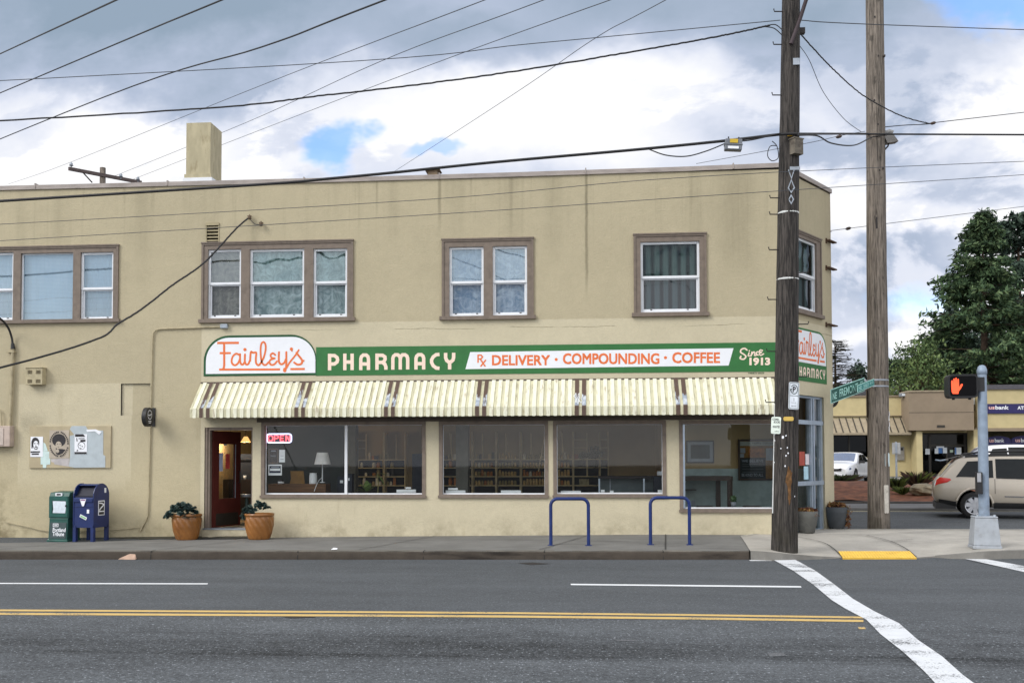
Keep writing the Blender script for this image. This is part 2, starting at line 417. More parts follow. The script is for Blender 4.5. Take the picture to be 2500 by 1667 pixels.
# corner pavement with the dropped kerb
CF = [(1832, 1345, .15), (1870, 1347, .148), (1910, 1350.5, .125), (1980, 1356.5, .065), (2052, 1361, .02), (2140, 1361.3, .02), (2237, 1361.5, .02),
      (2285, 1358, .035), (2320, 1355, .07), (2400, 1348, .13), (2470, 1344, .15), (2560, 1344, .15), (3200, 1344, .15)]
CB = [(1808, 1308), (1846, 1302), (1890, 1297), (1975, 1292), (2052, 1291), (2140, 1291), (2237, 1291), (2285, 1291.3), (2320, 1291.5), (2400, 1291.8), (2470, 1292), (2560, 1292), (3200, 1292)]
m = MB(); rows = 7; vs = []; ZB = .24
for (fx, fy, fz), (bx, by) in zip(CF, CB):
    a, b = Zp(fx, fy, fz), Zp(bx, by, .222 if bx < 1810 else ZB)
    for r in range(rows):
        t = r/(rows-1); q = a.lerp(b, t); q.z = fz+(b.z-fz)*(1-(1-t)**1.6); vs.append(q)
m.add(vs, [(i*rows+r, (i+1)*rows+r, (i+1)*rows+r+1, i*rows+r+1) for i in range(len(CF)-1) for r in range(rows-1)], 0, True)
cpav = m.build('corner_pavement', m_cwalk, kind='structure')
CV = vs
def cornerz(px, py):
    for k in range(len(CF)-1):
        if CF[k][0]-12 <= px <= CF[k+1][0]:
            t = (px-CF[k][0])/(CF[k+1][0]-CF[k][0]); fy = CF[k][1]+t*(CF[k+1][1]-CF[k][1]); fz = CF[k][2]+t*(CF[k+1][2]-CF[k][2])
            u = max(0, min(1, (fy-py)/(fy-1291.5))); du = (1/(py-1125)-1/(fy-1125))/(1/166.5-1/(fy-1125))
            du = max(0, min(1, du)); return fz+(ZB-fz)*(1-(1-du)**1.6)
    return .2
def onc(px, py, dz=0.): 
    z = cornerz(px, py); q = Zp(px, py, z); q.z += dz; return q
m = MB()
for i in range(len(CF)-1):
    a, b = V(CV[i*rows]), V(CV[(i+1)*rows]); na = V((0, -.02, 0))
    m.quad(a+V((0, .14, .004)), b+V((0, .14, .004)), b+V((0, -.01, .004)), a+V((0, -.01, .004)))
    m.quad(a+V((0, -.01, .004)), b+V((0, -.01, .004)), V((b.x, b.y-.035, -.02)), V((a.x, a.y-.035, -.02)))
m.build('corner_kerb', m_ckerb, kind='structure')
m = MB()
for i in range(len(CF)-1):
    a, b = V(CV[i*rows+rows-1]), V(CV[(i+1)*rows+rows-1])
    m.quad(V((a.x, a.y+.02, a.z+.003)), V((b.x, b.y+.02, b.z+.003)), V((b.x, b.y-.13, b.z+.006)), V((a.x, a.y-.13, a.z+.006)))
    m.quad(V((a.x, a.y+.02, a.z+.003)), V((b.x, b.y+.02, b.z+.003)), V((b.x, b.y+.04, .05)), V((a.x, a.y+.04, .05)))
m.build('side_street_kerb', concrete('pale_kerb', C(214, 210, 200, .75), 2., amount=.2), kind='structure')
m_joint = pm('joint_dark', (.04, .038, .035), .9)
def line_on(mb, pts, wd, fn):
    p = [fn(*q) for q in pts]
    for i in range(len(p)-1):
        d = (p[i+1]-p[i]); s_ = V((-d.y, d.x, 0)).normalized()*wd/2
        mb.quad(p[i]-s_, p[i+1]-s_, p[i+1]+s_, p[i]+s_)
m = MB()
oj = lambda x, y: onc(x, y, .014)
for pts in (smoothpts([(1945, 1310), (2010, 1325), (2040, 1344), (2057, 1361)], 4), smoothpts([(2115, 1306.5), (2172, 1321), (2212, 1340), (2238, 1361)], 4),
            [(2115, 1306.5), (2190, 1302), (2300, 1296)], [(2175, 1322), (2230, 1317)], [(1950, 1306), (2040, 1305), (2115, 1306.5)]):
    line_on(m, pts, .022, oj)
m.build('expansion_joint', m_joint, cpav)
m = MB()
for x in (-14.1, -10.9, -7.9, -4.25, -1.0, 1.25):
    a = .9 if x in (-7.9, -4.25, -1.0) else .2
    m.quad(*[V((xx, yy_, walk(xx, yy_)+.012)) for xx, yy_ in ((x, kerbY(x)+.16), (x+.02, kerbY(x)+.16), (x+.02+a, YF-.05), (x+a, YF-.05))])
m.build('expansion_joint', m_joint, pav)
# dirt strip and moss where wall meets pavement
m_moss = pm('mossy_dirt', (.05, .046, .033), .95, scale=9, dirt=((.085, .075, .05), .8))
m = MB(); rr = random.Random(3)
xm = [-16+k*.12 for k in range(74)]
for a, b in zip(xm, xm[1:]):
    wa, wb = [.16+.10*math.sin(x*3.1)+.06*math.sin(x*11) for x in (a, b)]
    m.quad(V((a, YF-.001, walk(a, YF)+.05)), V((b, YF-.001, walk(b, YF)+.05)), V((b, YF-wb, walk(b, YF-wb)+.013)), V((a, YF-wa, walk(a, YF-wa)+.013)))
m.build('wall_foot_dirt', m_moss, kind='stuff')

# tactile warning pad on the ramp
m_tact = pm('tactile_yellow', C(226, 182, 70, .9), .7, var=.14, scale=7, dirt=(C(168, 132, 60, .8), .6))
m = MB(); ta, tb, tcx, td = onc(2046, 1346.5, .014), onc(2221, 1346.5, .014), Zp(2238, 1361, .034), Zp(2057, 1361, .034)
m.quad(td, tcx, tb, ta); m.quad(td, td-V((0, 0, .03)), tcx-V((0, 0, .03)), tcx)
pad = m.build('tactile_pad', m_tact, kind='structure')
m = MB(); NU, NV = 26, 8
for i in range(NU):
    for j in range(NV):
        u, v = (i+.5)/NU, (j+.5)/NV; c_ = td.lerp(tcx, u).lerp(ta.lerp(tb, u), v); r = .020
        m.add([c_+V((r*a, r*b_, 0)) for a, b_ in ((-1, 0), (0, -1), (1, 0), (0, 1))]+[c_+V((.55*r*a, .55*r*b_, .008)) for a, b_ in ((-1, 0), (0, -1), (1, 0), (0, 1))], [(4, 5, 6, 7)]+[(k, (k+1) % 4, (k+1) % 4+4, k+4) for k in range(4)])
o = m.build('truncated_domes', pm('dome_yellow', C(240, 202, 96, .95), .7), pad); o['kind'] = 'stuff'

# road markings
g4 = lambda x, y, h=.004: G(x, y)+V((0, 0, h))
def strip(name, quads, mat):
    m = MB()
    for qd in quads: m.quad(*[g4(*p) for p in qd])
    return m.build(name, mat, kind='structure')
strip('lane_line', [[(-300, 1421.9), (508, 1423.6), (506, 1426.2), (-300, 1424.6)]], m_lane)
strip('lane_line', [[(1393, 1424.7), (1955, 1430.5), (1957, 1434), (1394, 1428)]], m_lane)
ylo = lambda x: 1491.5+.0098*(x)+.0000012*x*x*.0
m = MB()
for a, b in ((0., 4.4), (8.0, 13.2)):
    xs_ = [-600, 0, 400, 840, 1250, 1670, 2108]
    yt = [1485.5, 1487.5, 1489.5, 1491.5, 1494.2, 1498.6, 1505.0]
    for i in range(6):
        m.quad(g4(xs_[i], yt[i]+a), g4(xs_[i+1], yt[i+1]+a), g4(xs_[i+1], yt[i+1]+b), g4(xs_[i], yt[i]+b))
m.build('centre_line', m_yellow, kind='structure')
m = MB()
L_ = [(1884, 1364.5), (1935, 1392.5), (1985, 1427), (2030, 1465), (2065, 1487), (2115, 1513), (2150, 1549), (2205, 1592), (2257, 1640), (2290, 1676), (2400, 1790)]
R_ = [(1938, 1364.5), (1990, 1393), (2037, 1427), (2082, 1462), (2135, 1493), (2195, 1522), (2240, 1562), (2300, 1603), (2350, 1648), (2388, 1676), (2500, 1790)]
for i in range(len(L_)-1): m.quad(g4(*L_[i], .008), g4(*R_[i], .008), g4(*R_[i+1], .008), g4(*L_[i+1], .008))
m.build('crosswalk_line', m_white, kind='structure')
strip('crosswalk_line', [[(2350, 1362.5), (2395, 1362.5), (2505, 1382), (2505, 1397)], [(2505, 1382), (2900, 1452), (2900, 1490), (2505, 1397)]], m_white)
strip('road_mark', [[(1828, 1366.6), (1884, 1367.2), (1884, 1369), (1832, 1369)]], m_white)
strip('reflector_mark', [[(2095, 1530.5), (2112, 1530.5), (2114, 1535.5), (2097, 1535.5)]], m_yellow)
m_patch = pm('asphalt_patch', (.030, .026, .024), .95, scale=20)
strip('road_patch', [[(690, 1505.5), (762, 1504.5), (772, 1506.5), (715, 1509)]], m_patch)
strip('road_patch', [[(1265, 1374), (1300, 1372.5), (1345, 1376), (1295, 1379)]], m_patch)
m_scuff = paint('old_paint', C(150, 155, 160, .6), .50)
strip('worn_road_mark', [[(1874, 1594), (1912, 1593), (1920, 1600), (1880, 1603)]], m_scuff)
strip('worn_road_mark', [[(1500, 1561), (1550, 1561.5), (1560, 1565), (1508, 1564.5)]], m_scuff)
# side street lines
strip('side_street_line', [[(2040, 1238.5), (2600, 1238.5), (2600, 1241), (2040, 1241)]], paint('pale_line', C(214, 205, 170, .8), .30))
strip('side_street_line', [[(2040, 1245.5), (2600, 1245.5), (2600, 1248.5), (2040, 1248.5)]], paint('cream_line', C(222, 213, 180, .85), .25))

# ---------------------------------------------------------------- stucco
def stucco():
    m, nt, b = newmat('stucco'); p = pos(nt); x, y, z = split(nt, p)
    n1 = noise(nt, p, .55, 6, .6); n2 = noise(nt, p, 3.2, 6, .62); n3 = noise(nt, p, 42, 3, .7)
    v = (n1-.5)*.20 + (n2-.5)*.15 + (n3-.5)*.17 + (noise(nt, p, 13, 4, .65)-.5)*.14 + 1.0
    upper, lower = C(191, 180, 152, .90), C(209, 199, 172, .90)
    zedge = z + (noise(nt, p, 7, 3)-.5)*.02
    lowm = zedge.step(4.735, 4.71)*x.step(-8.475, -8.46)
    x0, z1 = FA.px(46, 938); x1, _ = FA.px(322, 938)
    pt = x.step(x0-.01, x0+.01)*x.step(x1+.01, x1-.01)*zedge.step(z1+.012, z1-.012)*z.step(1.2, 1.5)
    pt2 = x.step(x0-.01, x0+.01)*x.step(FA.px(308, 1030)[0]+.01, FA.px(308, 1030)[0]-.01)*z.step(FA.px(0, 1040)[1]+.03, FA.px(0, 1040)[1]-.03)*z.step(1.0, 1.4)
    c = mixc(nt, lowm.max(pt.max(pt2)*.75), upper, lower)
    lowleft = z.step(2.6, .8)*x.step(-8.4, -8.6)
    c = mixc(nt, lowleft*.45, c, C(205, 192, 158, .88))
    # rain streaks from the coping
    st = noise(nt, vsock(nt, x*5.5, y*5.5, z*.16), 1., 5, .65)
    st2 = noise(nt, vsock(nt, x*1.2, y*1.2, z*.1+4), 1., 4, .6)
    streak = st.step(.52, .75)*z.step(5.6, 7.9)*.40 + st2.step(.5, .72)*z.step(4.6, 7.4)*.28
    streak = streak*z.step(4.75, 4.95)
    wob = (noise(nt, vsock(nt, 0.0*x, y*0.0, z), 2.5, 3)-.5)*.05
    for px, z0, z1_, wd, k in ((1073, 6.4, 8., .03, .8), (1432, 5.0, 8., .026, 1.0), (1150, 6.9, 8., .02, .35), (920, 6.7, 7.6, .02, .4), (302, 7.0, 8., .03, .45), (372, 7.0, 8., .04, .35), (108, 7.2, 8., .02, .4),
                               (1800, 5.2, 8., .30, .35), (1792, 7.4, 8., .03, .5), (535, 7.3, 8, .02, .3), (1408, 7.55, 8, .012, .6), (960, 6.3, 7.4, .1, .25), (1700, 5.2, 7.9, .12, .2), (1350, 5.6, 7.6, .16, .22)):
        xx = FA.px(px, 600)[0]
        g_ = ((x+wob-xx).abs()).step(wd*1.8, wd*.3)*z.step(z0, z0+1.0)*(noise(nt, vsock(nt, x*8., y*0, z*1.1), 1.5, 4)*.9+.45)
        streak = streak + g_*k
    # grime under vents, at the foot, around the door
    gr = noise(nt, p, 2.6, 7, .68)
    foot = z.step(.75, .12)*gr.step(.40, .72)*.5
    vent = ((x-FA.px(96, 0)[0]).abs()).step(.42, .12)*z.step(2.15, 2.65)*z.step(2.95, 2.62)*gr.step(.3, .7)*.45
    leftg = x.step(-12.2, -13.1)*z.step(1.6, .9)*gr.step(.4, .6)*.5
    rust = noise(nt, vsock(nt, x*3, y*3, z*.5), 1.3, 6, .7).step(.57, .74)*.30
    c = mixc(nt, streak.clamp()*.58, c, C(96, 92, 72, .8))
    c = mixc(nt, (foot+leftg).clamp()*.8, c, C(112, 98, 68, .7))
    c = mixc(nt, vent.clamp()*.7, c, C(70, 62, 50, .7))
    c = mixc(nt, rust*z.step(5., 1.5), c, C(170, 155, 118, .8))
    # hairline cracks in the repainted band
    ck = noise(nt, vsock(nt, x*.9, y, z*3.0), .9, 6, .6)
    ln = ((z-4.56-(ck-.5)*.16).abs()).step(.010, .002)*noise(nt, p, .8, 2).step(.45, .55)*x.step(-6.8, -6.4)
    c = mixc(nt, ln*.55, c, C(120, 110, 86, .7))
    c = scalec(nt, c, v)
    nt.links.new(c, b.inputs['Base Color']); b.inputs['Roughness'].default_value = .92; b.inputs['Specular IOR Level'].default_value = .15
    bumpn(nt, b, noise(nt, p, 30, 5, .7)*.8+n2*.9, .8, .016)
    return m
m_st = stucco()
m_trim = pm('taupe_trim', C(128, 115, 104, .88), .65, var=.10, scale=9, dirt=(C(92, 82, 72, .8), .35))
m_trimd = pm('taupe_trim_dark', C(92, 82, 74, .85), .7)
m_vinyl = pm('white_vinyl', C(233, 236, 241, .95), .4, var=.04, scale=5)
m_cop = pm('coping_metal', C(170, 160, 154, .85), .5, var=.14, scale=2.5, dirt=(C(130, 118, 110, .8), .5), stretch=(1, 1, 5))
m_dark = pm('dark_room', (.02, .02, .022), .9)
m_black = pm('black_metal', (.02, .02, .022), .5)
m_steel = pm('galvanised', C(168, 176, 186, .8), .42, .6, var=.15, scale=7, dirt=(C(120, 120, 118, .7), .4))
m_alu = pm('aluminium', C(190, 205, 222, .85), .35, .55, var=.08)

# ---------------------------------------------------------------- pharmacy building
bld = thing('pharmacy_building', 'two-storey beige stucco corner shop building with white windows and a cream ribbed awning', 'building', (0, YF+4, 0))
A_ = FA.wp(1912, 800); A_.z = 0; AX = A_.x
Bt = Zp(2026.5, 462, 7.90); ANG = math.atan2(Bt.y-YF, Bt.x-AX); BL = math.hypot(Bt.y-YF, Bt.x-AX)
FC = Fr((AX, YF, 0), ANG)
ROOF = 7.86
winU = dict(A=FA.rect(-62, 602, 290, 786), B=FA.rect(493, 590, 863, 783), C=FA.rect(1079, 583, 1303, 777), D=FA.rect(1547, 571, 1725, 769))
rW = dict(a=FA.rect(640, 1031, 1037, 1213), b=FA.rect(1074, 1030, 1336, 1213), c=FA.rect(1353, 1029, 1624, 1212), d=FA.rect(1661, 1028, 1899, 1248))
rDoor = FA.rect(499, 1043, 616, 1291)
rNiche = FA.rect(295, 936, 367, 1014)
rVent = FA.rect(505, 551, 533, 591)
ins = lambda r, d: (r[0]+d, r[1]-d, r[2]+d, r[3]-d)
holes = [ins(winU[k], .03) for k in 'ABCD']+[rW[k] for k in 'abcd']+[rDoor, rVent]
m = MB(FA.M)
m.sheet((-17, AX, -.3, ROOF-.08), holes+[rNiche], 0, 0)
for h in holes: 
    mm = MB(FA.M); m.sheet(h, [h], 0, .26)
m.sheet(rNiche, [rNiche], 0, .045); m.quad((rNiche[0], .045, rNiche[2]), (rNiche[1], .045, rNiche[2]), (rNiche[1], .045, rNiche[3]), (rNiche[0], .045, rNiche[3]))
m.build('front_wall', m_st, bld)
# corner face
rE = FC.rect(1900, 580, 2004.5, 783)
we = FC.px(1950, 575)[1]; rE = (FC.px(1890+40, 700)[0]-.12, FC.px(2003.5, 700)[0], FC.px(1990, 775)[1]+.02, FC.px(1944, 562)[1]-.0)
z_et = FC.px(1985, 967)[1]; rEnt = (FC.px(1930, 1100)[0]-.35, FC.px(2013, 1100)[0], .20, z_et)
m = MB(FC.M); m.sheet((0, BL, -.3, ROOF-.08), [ins(rE, .03), rEnt], 0, 0)
m.sheet(ins(rE, .03), [ins(rE, .03)], 0, .26); m.sheet(rEnt, [rEnt], 0, .2)
m.build('corner_wall', m_st, bld)
B_ = FC.w(BL, 0)
m = MB(); m.quad((B_.x, B_.y, -.3), (B_.x-.2, B_.y+16, -.3), (B_.x-.2, B_.y+16, ROOF-.08), (B_.x, B_.y, ROOF-.08)); m.build('side_wall', m_st, bld)
m = MB(); m.quad((-17, YF, -.3), (-17, B_.y+16, -.3), (-17, B_.y+16, ROOF-.08), (-17, YF, ROOF-.08))
m.quad((-17, B_.y+16, -.3), (B_.x-.2, B_.y+16, -.3), (B_.x-.2, B_.y+16, ROOF-.08), (-17, B_.y+16, ROOF-.08)); m.build('rear_wall', m_st, bld)
m = MB(); m.add([(-17, YF+.1, ROOF-.25), (AX, YF+.1, ROOF-.25), (B_.x-.1, B_.y, ROOF-.25), (B_.x-.3, B_.y+15.9, ROOF-.25), (-17, B_.y+15.9, ROOF-.25)], [(0, 1, 2, 3, 4)])
m.build('roof', pm('roofing', (.12, .11, .10), .9), bld)
# coping following the parapet
tops = [(-17, 7.88), (FA.px(0, 454)[0], 7.873), (FA.px(840, 433)[0], 7.858), (FA.px(1250, 420)[0], 7.868), (FA.px(1670, 407)[0], 7.89), (AX+.012, 7.92)]
m = MB(); o_ = .035
path = [(V((x, YF, 0)), z) for x, z in tops]+[(FC.w(BL+.02, 0, 0), 7.905)]
nrm = [V((0, -1, 0))]*(len(tops)-1)+[(V((0, -1, 0))+FC.n).normalized()*1.05]+[FC.n]
prf = [(-.0, -.105), (o_, -.105), (o_, -.012), (.0, 0.), (-.24, 0.), (-.24, -.3)]
vs = [p+nn*a+V((0, 0, z+b)) for (p, z), nn in zip(path, nrm) for a, b in prf]
m.add(vs, [(i*6+k, (i+1)*6+k, (i+1)*6+k+1, i*6+k+1) for i in range(len(path)-1) for k in range(5)]); m.add(vs[-6:], [(0, 1, 2, 3, 4, 5)])
cop = m.build('roof_coping', m_cop, bld)
for px, py in ((88, 450), (410, 443), (743, 435), (1073, 425), (1430, 413), (1790, 401)):
    x, z = FA.px(px, py); m = MB(FA.M); m.box(x-.012, x+.012, -.048, .2, z-.10, z+.012); m.build('coping_seam', m_cop, cop)

m_pane_up = glass('upper_glass', 1.3, (.90, .95, .97), .006, 1.4, .12, (.85, .94, 1)); m_pane_film = glass('film_glass', 1.4, (.86, .95, .95), .014, 1.8, .13, (.8, .94, 1))
m_pane_blue = glass('sky_glass', 1.4, (.90, .96, 1.), .006, 1.0, .20, (.76, .91, 1)); m_pane_low = glass('screened_glass', .7, (.80, .84, .86), .006, 1.8, .03, (.85, .9, 1)); m_pane_dark = glass('dark_film_glass', .6, (.80, .86, .82), .06, 2.4, .012, (.75, .88, 1))
m_shop = glass('shop_glass', .6, (.95, .96, .94), .0006, .6, .022)
def curtain_mat(name, a, b, kind):
    m, nt, bs = newmat(name); p = pos(nt); x, y, z = split(nt, p)
    if kind == 'blind':
        f = (E(nt, z._m('SINE', ).k) if 0 else (z*210.)._m('SINE'))*.5+.5; f = f*.35+noise(nt, p, 1.2, 4)*.65
    elif kind == 'lace':
        f = noise(nt, p, 4.5, 6, .62, 1.6)*1.1+noise(nt, vsock(nt, x*7, y, z*.6), 1.4, 3)*.35-.25
    else:
        f = ((x*34.)._m('SINE')*.5+.5)*.6+noise(nt, vsock(nt, x*9, y, z*.4), 1.2, 4)*.5  # sine stripes paint the light and shade of hanging folds
    nt.links.new(mixc(nt, f.step(.25, .75), a, b), bs.inputs['Base Color']); bs.inputs['Roughness'].default_value = .9
    return m
mc_blind = curtain_mat('pale_blind', C(196, 216, 228), C(232, 242, 248), 'blind')
mc_lace = curtain_mat('lace_curtain', C(122, 148, 146), C(222, 236, 234), 'lace')
mc_drape = curtain_mat('dark_drape', C(26, 36, 38), C(96, 114, 116), 'drape')
mc_dim = curtain_mat('dim_room', C(112, 110, 104), C(176, 172, 158), 'lace')
mc_blue = curtain_mat('bluish_reflection_curtain', C(120, 152, 184), C(222, 234, 244), 'lace')  # blue and white tones put window reflections into the curtain colour
def sash(fr, r, rail, par, up, lo, cur, dh=True):
    """white window in the rectangle r with a meeting rail at height rail"""
    x0, x1, z0, z1 = r; b = .048
    m = MB(fr.M)
    if dh:
        m.sheet((x0, x1, rail-.022, z1), [(x0+b, x1-b, rail+.028, z1-b)], .025, .05)
        m.sheet((x0, x1, z0, rail-.022), [(x0+.03, x1-.03, z0+.045, rail-.03)], .035, .02)
        m.sheet((x0+.03, x1-.03, z0+.045, rail-.024), [(x0+.062, x1-.062, z0+.075, rail-.05)], .062, .04)
    else: m.sheet(r, [(x0+.03, x1-.03, z0+.03, z1-.03)], .035, .05)
    s = m.build('window_sash', m_vinyl, par)
    m = MB(fr.M)
    if dh: m.quad((x0+b, .055, rail+.028), (x1-b, .055, rail+.028), (x1-b, .055, z1-b), (x0+b, .055, z1-b))
    else: m.quad((x0+.03, .06, z0+.03), (x1-.03, .06, z0+.03), (x1-.03, .06, z1-.03), (x0+.03, .06, z1-.03))
    m.build('window_pane', up, par)
    if dh:
        m = MB(fr.M); m.quad((x0+.06, .085, z0+.07), (x1-.06, .085, z0+.07), (x1-.06, .085, rail-.045), (x0+.06, .085, rail-.045)); m.build('window_pane', lo, par)
        for t in (.18, .8): m = MB(fr.M); m.box(x0+(x1-x0)*t-.02, x0+(x1-x0)*t+.02, .045, .062, z0+.05, z0+.068); m.build('window_latch', m_black, par)
    m = MB(fr.M); n = 14
    for i in range(n):
        a, c = x0-.04+(x1-x0+.08)*i/n, x0-.04+(x1-x0+.08)*(i+1)/n
        m.quad((a, .17+.015*(i % 2), z0-.03), (c, .17+.015*((i+1) % 2), z0-.03), (c, .17+.015*((i+1) % 2), z1+.03), (a, .17+.015*(i % 2), z1+.03))
    m.build('curtain', cur, par)
def window(fr, r, sashes, sillx=.045):
    """taupe casing, sill, and the sashes listed as (rect, rail, upper glass, lower glass, curtain)"""
    m = MB(fr.M); hs = [s[0] for s in sashes]
    x0, x1, z0, z1 = r
    m.sheet((x0+.04, x1-.04, z0+.05, z1-.05), hs, -.022, .10)
    m.sheet(r, [(x0+.045, x1-.045, z0-.01, z1-.055)], -.04, .05)
    m.box(x0-sillx, x1+sillx, -.075, .02, z0-.03, z0+.048)
    m.box(x0-.012, x1+.012, -.055, .0, z1-.018, z1+.012)
    wn = m.build('window', m_trim, bld)
    for rr_, rail, up, lo, cur, dh in sashes: sash(fr, rr_, rail, wn, up, lo, cur, dh)
    m = MB(fr.M); m.box(x0, x1, .27, .29, z0, z1); m.build('room_dark', m_dark, wn)
    return wn
fr_ = lambda *a: FA.rect(*a, .0)
rl = lambda x, y: FA.px(x, y)[1]
window(FA, winU['A'], [(fr_(-48, 617, 33, 783), rl(0, 707), m_pane_blue, m_pane_up, mc_blind, True), (fr_(51, 618, 179, 783), 0, m_pane_blue, 0, mc_blind, False),
                       (fr_(197, 616, 277, 781), rl(237, 704), m_pane_blue, m_pane_up, mc_blind, True)])
window(FA, winU['B'], [(fr_(508, 609, 589, 777), rl(548, 692), m_pane_up, m_pane_low, mc_dim, True), (fr_(610, 608, 743, 775), rl(676, 690), m_pane_film, m_pane_low, mc_lace, True),
                       (fr_(765, 607, 848, 774), rl(806, 689), m_pane_film, m_pane_low, mc_lace, True)])
window(FA, winU['C'], [(fr_(1097, 603, 1181, 772), rl(1140, 689), m_pane_blue, m_pane_low, mc_blue, True), (fr_(1203, 601, 1287, 770), rl(1245, 687), m_pane_blue, m_pane_low, mc_blue, True)])
window(FA, winU['D'], [(fr_(1564, 590, 1708, 762), rl(1636, 676), m_pane_dark, m_pane_low, mc_drape, True)])
xe = lambda px: FC.px(px, 700)[0]
zE1 = FC.px(1944, 573)[1]; zE0 = FC.px(1985, 776)[1]
window(FC, rE, [((rE[0]+.13, xe(1992.5), rE[2]+.085, rE[3]-.13), (rE[2]+rE[3])/2-.02, m_pane_dark, m_pane_low, mc_drape, True)])

# louvred vent and wall hooks
m = MB(FA.M); x0, x1, z0, z1 = rVent
for k in range(5):
    z = z0+(z1-z0)*(k+.5)/5; m.box(x0, x1, .0, .06, z-.014, z+.014)
m.box(x0-.02, x1+.02, -.03, .02, z1, z1+.06); m.sheet((x0-.02, x1+.02, z0-.02, z1+.02), [(x0, x1, z0, z1)], -.012, .02)
v_ = m.build('wall_vent', pm('vent_beige', C(180, 168, 136, .85), .8), bld)
m = MB(FA.M); m.box(x0, x1, .1, .12, z0, z1); m.build('vent_opening', m_dark, v_)

# chimney
cy_ = YF+1.3
def PY(px, py): q = P(px, py, cy_); return q.x, q.z
(xa, za), (xb, zb), (xc, zc) = PY(454, 437), PY(515, 300), PY(534, 318)
zt = PY(480, 300)[1]; zbt = ROOF-.3; dpt = .68
m = MB(); m.box(xa, xb-.005, cy_, cy_+dpt, zbt, zt); m.box(xa-.03, xb+.025, cy_-.03, cy_+dpt+.03, zbt, PY(470, 426)[1])
m.build('chimney', pm('chimney_stucco', C(190, 180, 150, .86), .9, var=.12, scale=3, bump=.5, dirt=(C(140, 124, 92, .8), .55), stretch=(2, 2, .6)), bld)
m = MB(); m.box(xa-.05, xb+.05, cy_-.05, cy_+dpt+.05, zbt, PY(470, 435.5)[1]); m.build('chimney_flashing', m_vinyl, bld)
m = MB(); xh, zh = P(1060, 420, YF+2).x, P(1060, 418, YF+2).z
m.box(xh-.12, xh+.10, YF+1.8, YF+2.1, ROOF-.3, zh-.02); m.prism([(xh-.17, zh-.06), (xh+.17, zh-.02), (xh+.12, zh+.03), (xh-.05, zh+.02)], YF+1.75, YF+2.15)
m.build('roof_vent', pm('vent_metal', C(140, 120, 96, .8), .7), bld)

# awning
awn_x0, awn_x1 = FA.px(492, 935)[0], FA.px(1899, 922)[0]
ZT, ZL, ZB_, PR = 3.45, 2.85, 2.675, .57
pitch_ = (awn_x1-awn_x0)/84.; NR = 84
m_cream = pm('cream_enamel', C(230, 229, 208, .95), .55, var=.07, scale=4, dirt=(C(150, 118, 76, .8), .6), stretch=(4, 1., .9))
m_valley = pm('cream_enamel_shaded', C(206, 202, 172, .9), .6, var=.12, scale=4, dirt=(C(140, 122, 86, .8), .6), stretch=(5, 1.2, 1.2))  # darker copy of the enamel, paints shade into valleys and rib sides
def brownmat():
    m, nt, b = newmat('peeling_brown'); p = pos(nt); x, y, z = split(nt, p)
    n_ = noise(nt, vsock(nt, x*9, y*2, z*2), 1.3, 6, .7) + (z-2.95).abs().step(.28, .05)*.20
    f = n_.step(.60, .67)*z.step(ZL+.01, ZL+.05)*z.step(3.36, 3.2)
    nt.links.new(mixc(nt, f, C(92, 72, 62, .85), mixc(nt, noise(nt, p, 8, 4).step(.4, .6), C(200, 206, 214, .9), C(160, 172, 188, .8))), b.inputs['Base Color']); b.inputs['Roughness'].default_value = .7
    return m
m_brown = brownmat()
m = MB()
brown = {1, 2, 15, 16, 28, 29, 41, 42, 55, 56, 69, 70, 83}
def awp(x, u, out):   # u 0 top, 1 front edge, 2 lip bottom ; out = rib height
    if u <= 1: return (x, YF-.03-PR*u-out*.65, ZT+(ZL-ZT)*u+out*.7)
    return (x, YF-.03-PR-out, ZL+(ZB_-ZL)*(u-1))
for i in range(NR):
    x = awn_x0+pitch_*i; a, b_ = x+pitch_*.38, x+pitch_; mi = 2 if i in brown else 0; h = .018
    for u0, u1 in ((0, .5), (.5, 1), (1, 2)):
        lowr = -.0
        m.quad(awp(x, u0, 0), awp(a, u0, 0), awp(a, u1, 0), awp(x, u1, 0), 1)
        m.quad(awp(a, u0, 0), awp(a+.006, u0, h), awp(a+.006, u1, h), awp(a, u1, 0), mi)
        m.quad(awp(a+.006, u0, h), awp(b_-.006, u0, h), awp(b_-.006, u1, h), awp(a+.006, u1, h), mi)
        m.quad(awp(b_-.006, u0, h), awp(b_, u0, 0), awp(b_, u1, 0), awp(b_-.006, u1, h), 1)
    q0, q1 = awp(a+.008, 2, h), awp(b_-.008, 2, h)
    m.add([q0, q1, (q1[0]-.014, q1[1], q1[2]-.010), (q0[0]+.014, q0[1], q0[2]-.010)], [(0, 1, 2, 3)], mi)
for xx in (awn_x0, awn_x1):
    m.add([(xx, YF-.03, ZT), (xx, YF-.03-PR, ZL), (xx, YF-.03-PR, ZB_), (xx, YF-.03, ZB_+.1)], [(0, 1, 2, 3)], 1)
aw = m.build('awning', [m_cream, m_valley, m_brown], bld)
m = MB(); m.box(awn_x0+.02, awn_x1-.02, YF-.55, YF-.50, ZB_+.03, ZB_+.09); m.box(awn_x0, awn_x1, YF-.05, YF-.002, ZT-.02, ZT+.016)
for k in range(7):
    x = awn_x0+.2+(awn_x1-awn_x0-.4)*k/6; m.tube([(x, YF-.03, ZB_+.05), (x, YF-.55, ZB_+.06)], .02); m.tube([(x, YF-.05, 3.35), (x, YF-.54, ZL-.02)], .015)
m.build('awning_frame', m_trimd, aw)
